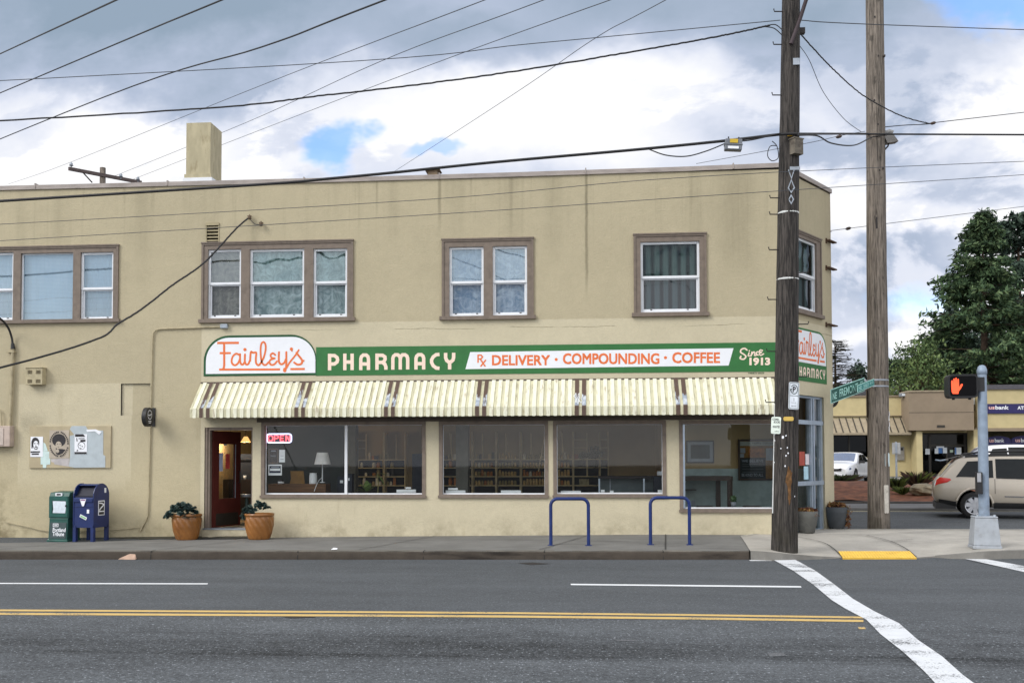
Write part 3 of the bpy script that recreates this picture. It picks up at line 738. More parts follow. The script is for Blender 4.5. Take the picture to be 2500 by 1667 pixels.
# graffiti scrawl on two ribs
m = MB(); gx, gz = FA.px(1411, 975)[0], 3.0; rr = random.Random(5)
for k in range(6):
    cx_ = gx-.05+.026*k; pts = smoothpts([(cx_+rr.uniform(-.03, .03), 2.92+.05*j+rr.uniform(-.02, .02)) for j in range(5)], 3)
    q = [V((a, YF-.03-PR*((ZT-b)/(ZT-ZL))-.045, b+.006)) for a, b in pts]
    m.tube(q, .006, 4)
m.build('graffiti_scrawl', pm('white_spray', C(232, 234, 236)), aw)

# storefront windows
def shopwin(r, mull=(), silver=True):
    x0, x1, z0, z1 = r; f = .055
    m = MB(FA.M); m.sheet((x0-.02, x1+.02, z0-.02, z1+.02), [ins((x0, x1, z0, z1), f)], -.018, .14)
    m.box(x0-.035, x1+.035, -.05, 0, z0-.02, z0+.035)
    wn = m.build('shop_window', m_trim, bld)
    i = ins(r, f); m = MB(FA.M); m.sheet((i[0], i[1], i[2], i[3]), [(i[0]+.012, i[1]-.008, i[2]+.028, i[3]-.008)], .07, .03)
    for px in mull:
        x = FA.px(px, 1120)[0]; m.box(x-.028, x+.028, .05, .12, i[2], i[3])
    m.build('glazing_bar', m_vinyl, wn)
    m = MB(FA.M); m.quad((i[0], .085, i[2]), (i[1], .085, i[2]), (i[1], .085, i[3]), (i[0], .085, i[3])); m.build('window_pane', m_shop, wn)
    return wn
shopwin(rW['a'], (843,)); shopwin(rW['b']); shopwin(rW['c']); 
wd = shopwin(rW['d'])
m = MB(FA.M); x = FA.px(1670, 1100)[0]; m.box(x-.018, x+.022, .05, .068, rW['d'][2]+.06, rW['d'][3]-.06); m.build('glazing_bar', m_alu, wd)
# header trim above the windows, with the awning's shade put into its darker colour
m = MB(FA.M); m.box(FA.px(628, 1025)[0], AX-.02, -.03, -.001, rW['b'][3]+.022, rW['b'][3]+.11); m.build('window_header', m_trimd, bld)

# ---- door
x0, x1, z0, z1 = rDoor
m_doorred = pm('door_red', C(92, 38, 32, .8), .5, var=.12, scale=6, dirt=(C(78, 34, 30), .4))
m = MB(FA.M); jw = .11
m.sheet((x0, x1+.0, z0, z1), [(x0+jw, x1-.03, z0, z1-.06)], .02, .2); m.box(x0+.02, x0+.06, .0, .06, z0, z1)
dr = m.build('door_frame', m_trim, bld)
zth = FA.px(560, 1289)[1]
m = MB(FA.M); m.box(x0-.03, x1+.02, -.05, .30, basez(x0)-.1, zth-.03); m.build('door_step', m_st, bld)
m = MB(FA.M); m.box(x0-.01, x1, -.06, .32, zth-.029, zth); m.build('threshold', m_steel, bld)
hx, hy = x0+jw+.02, .13; dw, dh = 0.94, z1-.07-zth
D = FA.M @ M4.Translation(V((hx, hy, zth))) @ M4.Rotation(R(73), 4, 'Z')
m = MB(D); m.sheet((0, dw, .005, dh), [(.19, dw-.2, .62, dh-.28)], -.022, .045); m.sheet((0, dw, .005, dh), [(.19, dw-.2, .62, dh-.28)], .023, 0)
leaf = m.build('door', m_doorred, bld)
m = MB(D); m.quad((.19, 0, .62), (dw-.2, 0, .62), (dw-.2, 0, dh-.28), (.19, 0, dh-.28)); m.build('door_glass', glass('door_glass', 1., (.55, .52, .48), 0, 1, .02), leaf)
m = MB(D); m.box(.09, dw-.09, -.027, -.0225, .04, .30); m.build('kick_plate', pm('kick_metal', C(66, 60, 54, .8), .5, .4), leaf)
m = MB(D); m.box(dw-.2, dw-.18, -.03, -.0225, .62, dh-.28); m.build('door_trim', m_alu, leaf)
m = MB(D); m.tube([(dw-.09, -.03, .95), (dw-.09, -.075, .97), (dw-.09, -.075, 1.2), (dw-.09, -.03, 1.22)], .012); m.build('door_handle', m_black, leaf)
for nme, a, b, c, d, mt in (('door_notice', .21, .33, 1.22, 1.62, pm('notice_blue', C(178, 188, 214, .9))), ('door_notice', .43, .57, 1.27, 1.60, pm('notice_red', C(196, 74, 70, .9))), ('door_notice', .36, .46, 1.78, 1.93, pm('notice_grey', C(196, 192, 180, .9)))):
    m = MB(D); m.box(a, b, -.012, -.004, c, d); m.build(nme, mt, leaf)

# ---- corner entrance
x0, x1, z0, z1 = rEnt
m = MB(FC.M); yr = .09
xm_ = FC.px(1990, 1100)[0]; xl = FC.px(1947, 1100)[0]; zb1 = FC.px(1965, 1030)[1]; zb2 = FC.px(1965, 1180)[1]
for a, b in ((xl-.06, xl+.03), (xm_-.10, xm_-.03), (xm_+.02, xm_+.09), (x1-.10, x1)): m.box(a, b, yr-.05, yr+.08, z0, z1)
m.box(x0, x1, yr-.045, yr+.07, z1-.05, z1); 
for z in (zb1, zb2): m.box(x0, x1, yr-.07, yr+.07, z-.045, z+.045)
m.box(x0, x1, yr-.045, yr+.07, z0, z0+.05)
ent = m.build('entrance_frame', m_alu, bld)
m = MB(FC.M); m.quad((x0, yr, z0), (x1, yr, z0), (x1, yr, z1), (x0, yr, z1)); m.build('entrance_glass', glass('entrance_glass', .9, (.50, .58, .55), 0, 1, .06), ent)
for a, b, c, d, col in ((1951, 1964, 1102, 1136, C(170, 78, 64)), (1966, 1975, 1108, 1134, C(222, 214, 220)), (1981, 1987, 1105, 1135, C(206, 222, 226)), (1962, 1973, 1138, 1170, C(176, 210, 224)), (1999, 2005, 1120, 1138, C(216, 222, 226))):
    r = FC.rect(a, c, b, d, -yr); m = MB(FC.M); m.box(r[0], r[1], yr-.006, yr-.002, r[2], r[3]); m.build('notice', pm('notice_paper', col), ent)

# ---------------------------------------------------------------- shop interior (seen through the glass)
m_inw = pm('interior_wall', C(176, 154, 114, .9), .9, var=.1, scale=1.2); m_inf = pm('interior_floor', C(160, 140, 112, .8), .6)
m_inc = pm('interior_ceiling', C(226, 220, 206, .9), .9); m_teal = pm('wainscot', C(180, 200, 202, .75), .8); m_shelf = pm('shelf_wood', C(226, 210, 168, .95), .7, var=.1, scale=5)
m_iback = pm('shelf_back', C(58, 60, 66, .5), .9); m_dw = pm('dark_wood', C(58, 42, 32, .8), .5, var=.2, scale=6); m_navy = pm('navy_partition', C(34, 42, 56, .8), .7)
FL = zth-.01; YB = 5.6; CE = 3.28
xL, xR = rDoor[0]-.9, AX-.15
xpart = FA.px(1640, 1100)[0]
m = MB(FA.M)
m.quad((xL, YB, FL), (xpart, YB, FL), (xpart, YB, CE), (xL, YB, CE)); m.quad((xL, .27, FL), (xL, YB, FL), (xL, YB, CE), (xL, .27, CE))
m.quad((xpart, 2.3, FL), (xpart, YB, FL), (xpart, YB, CE), (xpart, 2.3, CE)); 
m.quad((xpart, 2.3, FL+1.25), (xR+1.6, 2.3, FL+1.25), (xR+1.6, 2.3, CE), (xpart, 2.3, CE))
m.build('interior_wall', m_inw, bld)
m = MB(FA.M); m.quad((xpart, 2.3, FL), (xR+1.6, 2.3, FL), (xR+1.6, 2.3, FL+1.25), (xpart, 2.3, FL+1.25)); m.build('wainscot', m_teal, bld)
m = MB(FA.M); m.quad((xL, .26, FL-.002), (xR, .26, FL-.002), (xR+1.5, YB, FL-.002), (xL, YB, FL-.002)); m.build('interior_floor', m_inf, bld)
m = MB(FA.M); m.quad((xL, .26, CE), (xR, .26, CE), (xR+1.5, YB, CE), (xL, YB, CE)); m.build('interior_ceiling', m_inc, bld)
m = MB(FA.M)
r = FA.rect(1113, 1035, 1142, 1205, -2.6); m.box(r[0], r[1], 2.6, 2.95, FL, CE); r = FA.rect(846, 1035, 868, 1205, -3.5); m.box(r[0], r[1], 3.5, 3.8, FL, CE)
m.build('interior_column', pm('column_grey', C(150, 152, 144, .6), .9), bld)
m = MB(FA.M); m.box(xL, xpart, 1.6, 2.0, CE-.32, CE-.002); m.build('ceiling_beam', pm('beam', C(150, 146, 134, .5), .9), bld)
m = MB(FA.M); r = FA.rect(632, 1034, 838, 1205, -2.2); m.box(r[0], r[1], 2.2, 2.3, FL, CE); m.build('interior_partition', pm('slate_wall', C(74, 82, 82, .7), .85, var=.15, scale=1.5), bld)

# ---------------------------------------------------------------- painted signs
m_green = pm('sign_green', C(52, 118, 62, .85), .6, var=.07, scale=5); m_dgreen = pm('sign_edge_green', C(24, 84, 48, .85), .6)
m_signw = pm('sign_white', C(238, 240, 246, .95), .55, var=.02); m_orange = pm('sign_orange', C(232, 118, 62, .95), .6, var=.04); m_cream2 = pm('sign_cream', C(246, 222, 204, .95), .6, var=.03)
def arch_poly(x0, x1, z0, z1, r, right_only=False):
    pts = [(x0, z0)]
    if right_only: pts += [(x0, z1)]
    else: pts += [(x0+r-r*math.cos(t), z1-r+r*math.sin(t)) for t in [R(9*k) for k in range(11)]]
    pts += [(x1-r+r*math.sin(t), z1-r+r*math.cos(t)) for t in [R(9*k) for k in range(11)]]
    return pts+[(x1, z0)]
S1 = thing('wall_sign', 'long green painted pharmacy sign with orange script, running along the front wall above the awning', 'sign', FA.wp(1190, 916, .02))
a = FA.rect(498, 818, 773, 917); b = FA.rect(503.5, 823.5, 770.5, 911.5)
m = MB(FA.M); m.prism(arch_poly(*a, .56), -.012, -.001); m.build('name_border', m_dgreen, S1)
m = MB(FA.M); m.prism(arch_poly(*b, .51), -.016, -.0125); m.build('name_panel', m_signw, S1)
m = MB(FA.M); q = [FA.px(772, 917), FA.px(1340, 911.5), FA.px(1899, 906.5), FA.px(1899, 835.5), FA.px(1340, 841.5), FA.px(776, 847.5), FA.px(772, 847.5)]
m.prism(q, -.011, -.001); m.build('band', m_green, S1)
m = MB(FA.M); m.prism([FA.px(1136.6, 901), FA.px(1778.6, 892.3), FA.px(1790.6, 850), FA.px(1148, 859.6)], -.014, -.0115); m.build('service_panel', m_signw, S1)
SC = [(d_, w_) for d_, w_ in [
    ([(236, 192), (414, 191)], 20), ([(293, 200), (294, 372), (290, 398), (281, 410)], 19), ([(256, 275), (348, 275)], 18), ([(252, 410), (700, 409), (752, 408)], 18), ([(836, 406), (955, 405)], 18),
    (smoothpts([(418, 290), (392, 280), (367, 298), (355, 330), (360, 362), (384, 374), (408, 356), (424, 318)]), 17), (smoothpts([(424, 283), (424, 340), (434, 366), (450, 366), (463, 342)]), 17),
    (smoothpts([(464, 286), (463, 342), (474, 367), (491, 364), (504, 336)]), 17), (smoothpts([(506, 338), (512, 268), (530, 272), (556, 272), (553, 318), (556, 358), (576, 374), (596, 352)]), 17),
    (smoothpts([(596, 354), (618, 310), (633, 250), (632, 204), (615, 184), (597, 204), (592, 260), (598, 330), (612, 365), (634, 372), (655, 352)]), 16),
    (smoothpts([(713, 290), (692, 276), (675, 290), (682, 312), (708, 318)]), 16), (smoothpts([(700, 321), (676, 328), (664, 350), (680, 371), (706, 366), (726, 342)]), 16),
    (smoothpts([(743, 268), (742, 340), (760, 366), (786, 354), (801, 322)]), 17), (smoothpts([(803, 267), (803, 372), (798, 405), (791, 420)]), 17), ([(791, 408), (790, 418)], 30),
    (smoothpts([(905, 250), (878, 292), (832, 350), (803, 400)]), 15), (smoothpts([(886, 272), (908, 300), (934, 336), (926, 362), (896, 369), (868, 352)]), 17), ([(930, 346), (946, 337)], 15),
    ([(845, 243), (850, 258)], 12)]]
def script(fr, mp, k, par):
    mb = MB(fr.M)
    for i, (pts, wd) in enumerate(SC):
        ribbon(mb, [mp(x, y) for x, y in pts], wd*k, .0175+.0002*i, (0, 0, 0), (1, 0, 0), (0, 0, 1), (0, -1, 0), roundcap=wd not in (20, 18))
    for j, (c, r) in enumerate((((464, 246), 14), ((845, 242), 14))): disc2(mb, mp(*c), r*k, .0216+.0002*j, (0, 0, 0), (1, 0, 0), (0, 0, 1), (0, -1, 0))
    return mb.build('script_lettering', m_orange, par)
mp1 = lambda x, y: FA.px(460+x/3.36, 780+y/3.36, .017)
script(FA, mp1, 1/3.36/117.5, S1)
DE = [[(1158, 280), (1158, 416)], [(1158, 295), (1198, 295), (1220, 312), (1224, 330), (1220, 347), (1198, 364), (1158, 364)], [(1283, 279), (1283, 415)], [(1343, 279), (1343, 414)], [(1283, 348), (1343, 348)],
      [(1414, 414), (1414, 322), (1420, 303), (1434, 291), (1459, 291), (1472, 303), (1477, 322), (1477, 413)], [(1414, 364), (1477, 364)],
      [(1547, 278), (1547, 412)], [(1547, 293), (1592, 293), (1612, 306), (1614, 325), (1606, 342), (1592, 350), (1547, 352)], [(1590, 350), (1612, 366), (1620, 388), (1620, 411)],
      [(1677, 411), (1677, 318), (1683, 300), (1697, 289), (1717, 289), (1732, 300), (1738, 318), (1738, 410)], [(1738, 330), (1742, 304), (1756, 289), (1778, 289), (1793, 300), (1799, 318), (1799, 409)],
      [(1867, 410), (1867, 318), (1873, 300), (1886, 288), (1911, 288), (1925, 300), (1930, 318), (1930, 409)], [(1867, 362), (1930, 362)],
      [(2060, 285), (2032, 288), (2008, 306), (1995, 330), (1995, 352), (2008, 378), (2032, 397), (2060, 400)], [(2110, 273), (2110, 312), (2118, 334), (2132, 346), (2143, 349)], [(2143, 349), (2156, 345), (2170, 332), (2176, 310), (2176, 272)], [(2143, 340), (2143, 409)]]
def deco(fr, mp, k, par):
    mb = MB(fr.M)
    for i, pts in enumerate(DE): ribbon(mb, [mp(x, y) for x, y in pts], 29*k, .0125+.0002*i, (0, 0, 0), (1, 0, 0), (0, 0, 1), (0, -1, 0), roundcap=False)
    return mb.build('pharmacy_lettering', m_cream2, par)
deco(FA, lambda x, y: FA.px(460+x/3.36, 780+y/3.36, .012), 1/3.36/117.5, S1)
for t, x0, y0, x1, y1 in (('DELIVERY', 1202, 867.5, 1342, 891), ('COMPOUNDING', 1375, 863, 1609, 888), ('COFFEE', 1642, 860.5, 1757, 885.5)):
    FA.text(t, x0, y0, x1, y1, .0155, m_orange, S1, name='service_lettering', fat=.0075)
m = MB(FA.M)
for px, py in ((1358, 877.5), (1624.5, 873)): disc2(m, FA.px(px, py), .033, .0155, (0, 0, 0), (1, 0, 0), (0, 0, 1), (0, -1, 0))
rx = lambda x, y: FA.px(1120+x/3.015, 780+y/3.015, .015)
for i, pts in enumerate(([(142, 258), (142, 318)], [(142, 262), (165, 262), (175, 275), (165, 289), (142, 290)], [(158, 290), (196, 346)], [(200, 296), (160, 346)])):
    ribbon(m, [rx(*p) for p in pts], 11/3.015/117.5, .0155+.0003*i, (0, 0, 0), (1, 0, 0), (0, 0, 1), (0, -1, 0), roundcap=False)
m.build('service_lettering', m_orange, S1)
m = MB(FA.M)
for i, (pts, wd) in enumerate(((smoothpts([(2122, 224), (2104, 212), (2080, 220), (2075, 240), (2098, 255), (2114, 272), (2098, 291), (2072, 286), (2077, 270)]), 11), (smoothpts([(2137, 244), (2131, 266), (2146, 266)]), 9), (smoothpts([(2152, 268), (2158, 238)]), 9),
      (smoothpts([(2157, 256), (2172, 238), (2180, 246), (2177, 264), (2190, 262)]), 9), (smoothpts([(2210, 238), (2196, 238), (2190, 252), (2204, 262)]), 9), (smoothpts([(2236, 228), (2219, 224), (2215, 237), (2230, 241)]), 9), (smoothpts([(2226, 243), (2212, 250), (2222, 263), (2244, 252)]), 9), ([(2139, 229), (2140, 231)], 10))):
    ribbon(m, [rx(*p) for p in pts], wd/3.015/117.5, .0125+.0003*i, (0, 0, 0), (1, 0, 0), (0, 0, 1), (0, -1, 0))
m.build('since_lettering', m_cream2, S1)
FA.text('1913', 1829.5, 872.5, 1880.5, 892, .0125, m_cream2, S1, name='since_lettering', bold=.05)
FA.text('VARIETY SHOP', 1826, 908.6, 1866, 912.6, .004, m_dgreen, S1, name='signature_lettering', bold=.02)
S2 = thing('wall_sign', 'shorter green and white pharmacy sign on the angled corner wall, partly behind the dark pole', 'sign', FC.wp(1985, 930, .02))
xr = FC.px(2016.5, 850)[0]; zt, zb = FC.px(1944, 797.5)[1], FC.px(2017, 938)[1]; zm = FC.px(2015, 894.5)[1]; xl_ = .02
m = MB(FC.M); m.prism(arch_poly(xl_, xr, zb, zt, .42, True), -.011, -.001); m.build('band', m_green, S2)
m = MB(FC.M); m.prism(arch_poly(xl_, xr-.045, zm, zt-.045, .38, True), -.016, -.0115); m.build('name_panel', m_signw, S2)
_a, _b = FC.px(1943.5, 850)[0], FC.px(2011.5, 870)[0]; cx0 = _a-(_b-_a)*57/662; cx1 = cx0+(_b-_a)*719/662; czt, czb = FC.px(1958, 806)[1], FC.px(1997, 889.5)[1]
script(FC, lambda x, y: (cx0+(cx1-cx0)*(x-236)/719, czt+(czb-czt)*(y-177)/258), (czt-czb)/258*.92, S2)
dzt, dzb = FC.px(1955, 893.5)[1], FC.px(2010, 927.5)[1]; dx0, dx1 = FC.px(1941.5, 900)[0], FC.px(2013, 910)[0]
deco(FC, lambda x, y: (dx0+(dx1-dx0)*(x-1143)/1047, dzt+(dzb-dzt)*(y-272)/144), (dx1-dx0)/1047*.95, S2)

# round black projecting signs
def roundsign(O, nx, label, wallv, r=.205):
    s = thing('projecting_sign', label, 'sign', O, 'round black coffee signs')
    n = V(nx).normalized(); u = V((0, 0, 1)).cross(n).normalized(); up = V((0, 0, 1)); O = V(O)
    m = MB(); pts = [O+u*(r*math.cos(t))+up*(r*math.sin(t)) for t in [R(10*k) for k in range(36)]]
    m.add([p+n*.045 for p in pts], [tuple(range(36))]); m.add([p-n*.045 for p in pts], [tuple(range(35, -1, -1))])
    m.add([p+n*.045 for p in pts]+[p-n*.045 for p in pts], [(k, k+36, (k+1) % 36+36, (k+1) % 36) for k in range(36)])
    m.build('disc', m_black, s)
    m = MB(); ring = [(r*.46*math.cos(R(20*k)), .05+r*.46*math.sin(R(20*k))) for k in range(19)]
    ribbon(m, ring, .014, .047, O, u, up, n, roundcap=False); ribbon(m, [(-r*.42, .04), (0, .045), (r*.42, .065)], .014, .0475, O, u, up, n)
    ribbon(m, [(0, .045), (0, .01)], .013, .048, O, u, up, n)
    for k, (a, z) in enumerate(((.075, -.09), (.05, -.125))): ribbon(m, [(-a, z), (a, z)], .014, .047, O, u, up, n, roundcap=False)
    m.build('emblem', m_signw, s)
    w_ = V(wallv); m = MB(); m.tube([O-up*.02+(w_-O)*.45, w_-up*.02], .016); 
    m.build('arm', m_black, s); m = MB()
    m.box(w_.x-.035, w_.x+.035, w_.y-.03, w_.y-.001, w_.z-.2, w_.z+.2); m.build('bracket_plate', m_black, s)
p = FA.wp(376, 1018, 0); c_ = P(356, 1018, YF-.30); c_.x = p.x
roundsign(c_, (1, 0, 0), 'round black sign projecting from the wall beside the thin conduit, left of the shop door', p)
c_ = P(2027, 973, B_.y+.25); roundsign(c_, (.45, -.9, 0), 'round black sign peeking from behind the far edge of the corner wall', V((B_.x-.03, B_.y+.22, c_.z)))

# ---------------------------------------------------------------- fittings on the front wall
m_cond = pm('painted_conduit', C(182, 170, 140, .85), .7, var=.12, dirt=(C(110, 96, 76, .8), .5)); m_cable = pm('black_cable', (.018, .018, .02), .6); m_cabg = pm('grey_cable', (.06, .065, .075), .6)
def wallpath(pts, d=.03): return [FA.wp(x, y, d) for x, y in pts]
t = thing('wall_conduit', 'thin painted conduit bending from a grey junction box down the wall to the pavement', 'conduit', FA.wp(345, 1298, .03))
m = MB(); m.tube(wallpath([(541, 798), (480, 800), (392, 803), (380, 806), (374, 814), (372, 840), (370, 930), (368, 1010), (366, 1100), (363.5, 1200), (361.5, 1256), (357, 1268), (342, 1297)], .03), .016); m.build('pipe', m_cond, t)
m = MB(FA.M); r = FA.rect(541, 792, 558, 802); m.box(r[0], r[1], -.09, -.001, r[2], r[3]); m.build('junction_box', pm('grey_box', C(168, 178, 190, .85), .5), t, bevel=.008)
t = thing('service_mast', 'painted electrical riser pipe with black weatherhead above a pale meter cabinet', 'mast', FA.wp(26, 1040, .06))
m = MB(); m.tube(wallpath([(31.5, 851), (29, 930), (24, 1040)], .06), .036); m.build('pipe', m_cond, t)
m = MB(); m.tube(wallpath([(31, 838), (31.5, 852)], .06), [.035, .05]); m.build('weatherhead', m_black, t)
m = MB(FA.M); x, z = FA.px(31, 860); m.box(x-.09, x+.09, -.1, -.001, z-.012, z+.012); m.build('pipe_strap', m_cond, t)
t = thing('meter_cabinet', 'pale pinkish metal electrical cabinet low on the far left wall', 'cabinet', FA.wp(10, 1092, .1))
r = FA.rect(-40, 1040, 35, 1090); m = MB(FA.M); m.box(r[0], r[1], -.17, -.001, r[2], r[3]); m.build('cabinet_box', pm('cabinet_pink', C(196, 178, 166, .85), .55), t, bevel=.01)
m = MB(FA.M); m.box(r[0]+.05, r[1]-.14, -.185, -.171, r[2]+.03, r[3]-.05); dd = m.build('cabinet_door', pm('cabinet_door_pink', C(206, 190, 180, .85), .5), t, bevel=.008)
m = MB(FA.M); x = r[1]-.26; z = (r[2]+r[3])/2; m.box(x-.015, x+.015, -.2, -.186, z-.02, z+.02); m.build('latch', m_black, dd)
m = MB(); m.tube(smoothpts([tuple(FA.wp(*q, .05)) for q in ((-14, 1003), (-2, 1000), (3, 1012), (4, 1040))]), .014); m.build('flex_conduit', m_cond, t)
t = thing('vent_hood', 'square beige vent hood with four small louvre grilles and grime below', 'vent', FA.wp(96, 942, .1))
r = FA.rect(73, 898, 120, 940, 0); m = MB(FA.M); m.box(r[0], r[1]-.06, -.17, -.001, r[2], r[3]-.02); m.box(r[0]-.01, r[1]-.05, -.19, 0, r[3]-.019, r[3]); m.build('hood_box', pm('hood_beige', C(190, 178, 146, .85), .7, dirt=(C(120, 104, 78, .8), .5)), t, bevel=.008)
for i in (0, 1):
    for j in (0, 1):
        m = MB(FA.M); x = r[0]+.05+i*.19; z = r[2]+.04+j*.20
        for k in range(5): m.box(x, x+.10, -.178, -.171, z+.016*k, z+.016*k+.008)
        m.build('grille', pm('grille_dark', C(110, 98, 74, .8), .8), t)
t = thing('wall_hook', 'two rusty insulator hooks holding the service cable high on the wall', 'hook', FA.wp(610, 536, .05))
for x, y in ((609, 531), (637, 547)):
    m = MB(); c_ = FA.wp(x, y, .09); m.tube([FA.wp(x, y-6, 0), FA.wp(x, y-6, .09), c_], .012); m.lathe([(.02, -.045), (.05, -.03), (.035, 0), (.05, .03), (.02, .045)], c_, 10); m.build('insulator', pm('rusty_insulator', C(120, 100, 80, .7), .6), t)
for x, y in ((639, 568), (33, 816)):
    pass
for px, py, lab in ((1990, 587, 'topmost rusty bracket on the far edge of the corner wall'), (1990, 653, 'middle rusty bracket on the far edge of the corner wall'), (1991, 791, 'lowest rusty bracket on the far edge of the corner wall')):
    x = FC.px(2016, py)[0]; z = FC.px(2020, py+2)[1]
    m = MB(FC.M); m.box(x-.02, BL+.10, -.10, -.001, z-.014, z+.014); m.box(x-.02, x+.015, -.03, -.001, z-.06, z+.05)
    m.build('wall_bracket', pm('rust', C(96, 74, 60, .8), .8, var=.3), None, label=lab, category='bracket', group='rusty brackets on the corner wall')

# bulletin board with posters
BR = FA.rect(74, 1040, 272, 1142); bd = thing('notice_board', 'tan plywood board on the wall with torn grey paper patches', 'board', FA.wp(173, 1142, .03))
m = MB(FA.M); m.box(BR[0], BR[1], -.035, -.001, BR[2], BR[3]); m.build('board', pm('ply_tan', C(190, 176, 146, .85), .8, var=.08, scale=3), bd)
bx = lambda x, y: FA.px(50+x/9.8, 1020+y/9.8, .036)
m_torn = pm('torn_grey', C(186, 196, 202, .88), .85, var=.06, scale=8); m_torn2 = pm('torn_pale', C(206, 226, 224, .9), .85, var=.08, scale=8)
m = MB(FA.M)
m.prism([bx(*q) for q in ((1160, 1160), (1190, 880), (1180, 430), (1290, 400), (1180, 270), (1230, 190), (1560, 190), (1620, 290), (1980, 300), (1980, 880), (2030, 910), (2030, 1180), (1300, 1190))], -.040, -.0355); m.build('paper_remnant', m_torn, bd)
m = MB(FA.M); m.prism([bx(*q) for q in ((730, 980), (1160, 960), (1160, 1160), (820, 1110), (790, 1060), (740, 1050))], -.0385, -.0355); m.build('paper_remnant', pm('torn_pink', C(196, 190, 190, .85), .85), bd)
m = MB(FA.M); m.prism([bx(*q) for q in ((480, 800), (715, 800), (715, 1110), (625, 1115), (615, 1195), (540, 1190), (535, 1110), (485, 1110))], -.041, -.0355)
m.prism([bx(*q) for q in ((550, 580), (600, 620), (655, 790), (545, 800))], -.0395, -.0355); m.build('paper_remnant', m_torn2, bd)
m = MB(FA.M); m.prism([bx(*q) for q in ((1580, 280), (1800, 270), (1950, 330), (1890, 400), (1790, 320), (1600, 335))], -.048, -.043); m.build('paper_remnant', m_signw, bd)
m_ink = pm('poster_ink', (.035, .033, .037), .8, var=.15, scale=20); m_grey = pm('poster_grey', C(188, 176, 160, .88), .8)
def poster(label, rect, paper, shapes, d=.045):
    t = thing('poster', label, 'poster', FA.w(*bx(rect[0]+100, rect[3]), d), 'posters on the plywood board')
    m = MB(FA.M); a, b2 = bx(rect[0], rect[3]), bx(rect[2], rect[1]); m.box(a[0], b2[0], -d, -d+.003, a[1], b2[1]); m.build('sheet', paper, t)
    m = MB(FA.M); m2 = MB(FA.M)
    for i, (kind, pts) in enumerate(shapes):
        mb = m if kind in 'de' else m2
        if kind in 'dl': pp = pts
        else:
            cx_, cy2, ra, rb = pts; pp = [(cx_+ra*math.cos(R(18*k)), cy2+rb*math.sin(R(18*k))) for k in range(20)]
        mb.add([(bx(*q)[0], -d-.0008-.0004*i, bx(*q)[1]) for q in pp], [tuple(range(len(pp)))])
    m.build('print', m_ink, t)
    if m2.v: m2.build('print_light', paper, t)
    return t
t = poster('small white poster with a black ink portrait of a man, far left on the board', (240, 445, 545, 930), m_signw,
       [('e', (362, 590, 95, 125)), ('f', (375, 640, 62, 95)), ('d', [(268, 600), (300, 620), (300, 720), (268, 725)]), ('d', [(325, 600), (365, 596), (365, 618), (325, 622)]), ('d', [(395, 600), (430, 600), (430, 622), (395, 620)]), ('d', [(372, 620), (388, 690), (368, 690)]), ('d', [(350, 690), (410, 684), (415, 704), (345, 706)]),
        ('d', [(310, 700), (375, 740), (430, 700), (405, 752), (350, 752)]), ('d', [(250, 795), (478, 792), (470, 825), (250, 832)]), ('d', [(275, 848), (448, 842), (442, 878), (275, 880)])])
ring = []
for k in range(34):
    a_ = R(100+k*(350/34)); c0, s0 = math.cos(a_), math.sin(a_); cx_, cy2 = 930+215*c0, 625+290*s0
    if k % 9 != 8: ring.append(('d', [(cx_-14, cy2-17), (cx_+14, cy2-17), (cx_+14, cy2+17), (cx_-14, cy2+17)]))
t = poster('tan poster with an oval portrait of a person with rounded dark hair ringed by lettering', (690, 290, 1170, 965), m_grey,
       [('e', (925, 535, 165, 155)), ('f', (915, 650, 72, 90)), ('d', [(850, 700), (880, 740), (1000, 740), (1090, 760), (1010, 850), (905, 890), (850, 850)]), ('f', (890, 790, 40, 45)), ('d', [(875, 615), (905, 612), (905, 626), (875, 628)]), ('d', [(940, 612), (970, 615), (970, 628), (940, 626)]), ('d', [(895, 690), (930, 690), (925, 700), (900, 700)])]+ring, .043)
t = poster('white poster with black bands and a line drawn bald head, middle of the board', (1295, 385, 1600, 865), m_signw,
       [('d', [(1312, 387), (1510, 387), (1560, 450), (1312, 452)]), ('d', [(1298, 812), (1590, 812), (1590, 862), (1298, 862)]), ('e', (1465, 660, 88, 95)), ('f', (1468, 664, 76, 84)), ('d', [(1418, 640), (1455, 655), (1450, 672), (1415, 656)]), ('d', [(1470, 664), (1505, 678), (1500, 696), (1466, 682)]), ('d', [(1420, 706), (1470, 720), (1455, 744)]), ('d', [(1345, 475), (1360, 475), (1375, 555), (1350, 560)]), ('d', [(1395, 482), (1540, 480), (1545, 500), (1395, 500)]), ('d', [(1440, 520), (1560, 520), (1560, 566), (1440, 566)]), ('d', [(1355, 770), (1385, 750), (1380, 790), (1352, 795)])], .046)

# ---------------------------------------------------------------- street furniture by the wall
wk = lambda px, py: G(px, py, walk)
def wkx(px, Y): q = P(px, 1300, Y); return V((q.x, Y, walk(q.x, Y)))
# mailbox
m_blue = pm('postal_blue', C(20, 42, 100, .8), .38, var=.12, scale=5, dirt=(C(24, 30, 70, .8), .4), spec=.5)
o_ = wkx(222, YF-.62); mb_ = thing('mailbox', 'dark blue metal mailbox with rounded top and open chute beside the green newspaper box', 'mailbox', o_)
ang = R(-8); T = M4.Translation(o_) @ M4.Rotation(ang, 4, 'Z')
W_, Dp = .49, .52
def prof(r0=0): 
    return [(-Dp/2+r0, .30), (-Dp/2+r0, .92)]+[(-(Dp/2-r0)*math.cos(R(t)), .96+(Dp/2-r0)*math.sin(R(t))) for t in range(0, 181, 12)]+[(Dp/2-r0, .92), (Dp/2-r0, .30)]
m = MB(T)
full = prof()
# side plates
m.prism(full, -W_/2, -W_/2+.02, axis='x'); m.prism(full, W_/2-.02, W_/2, axis='x')
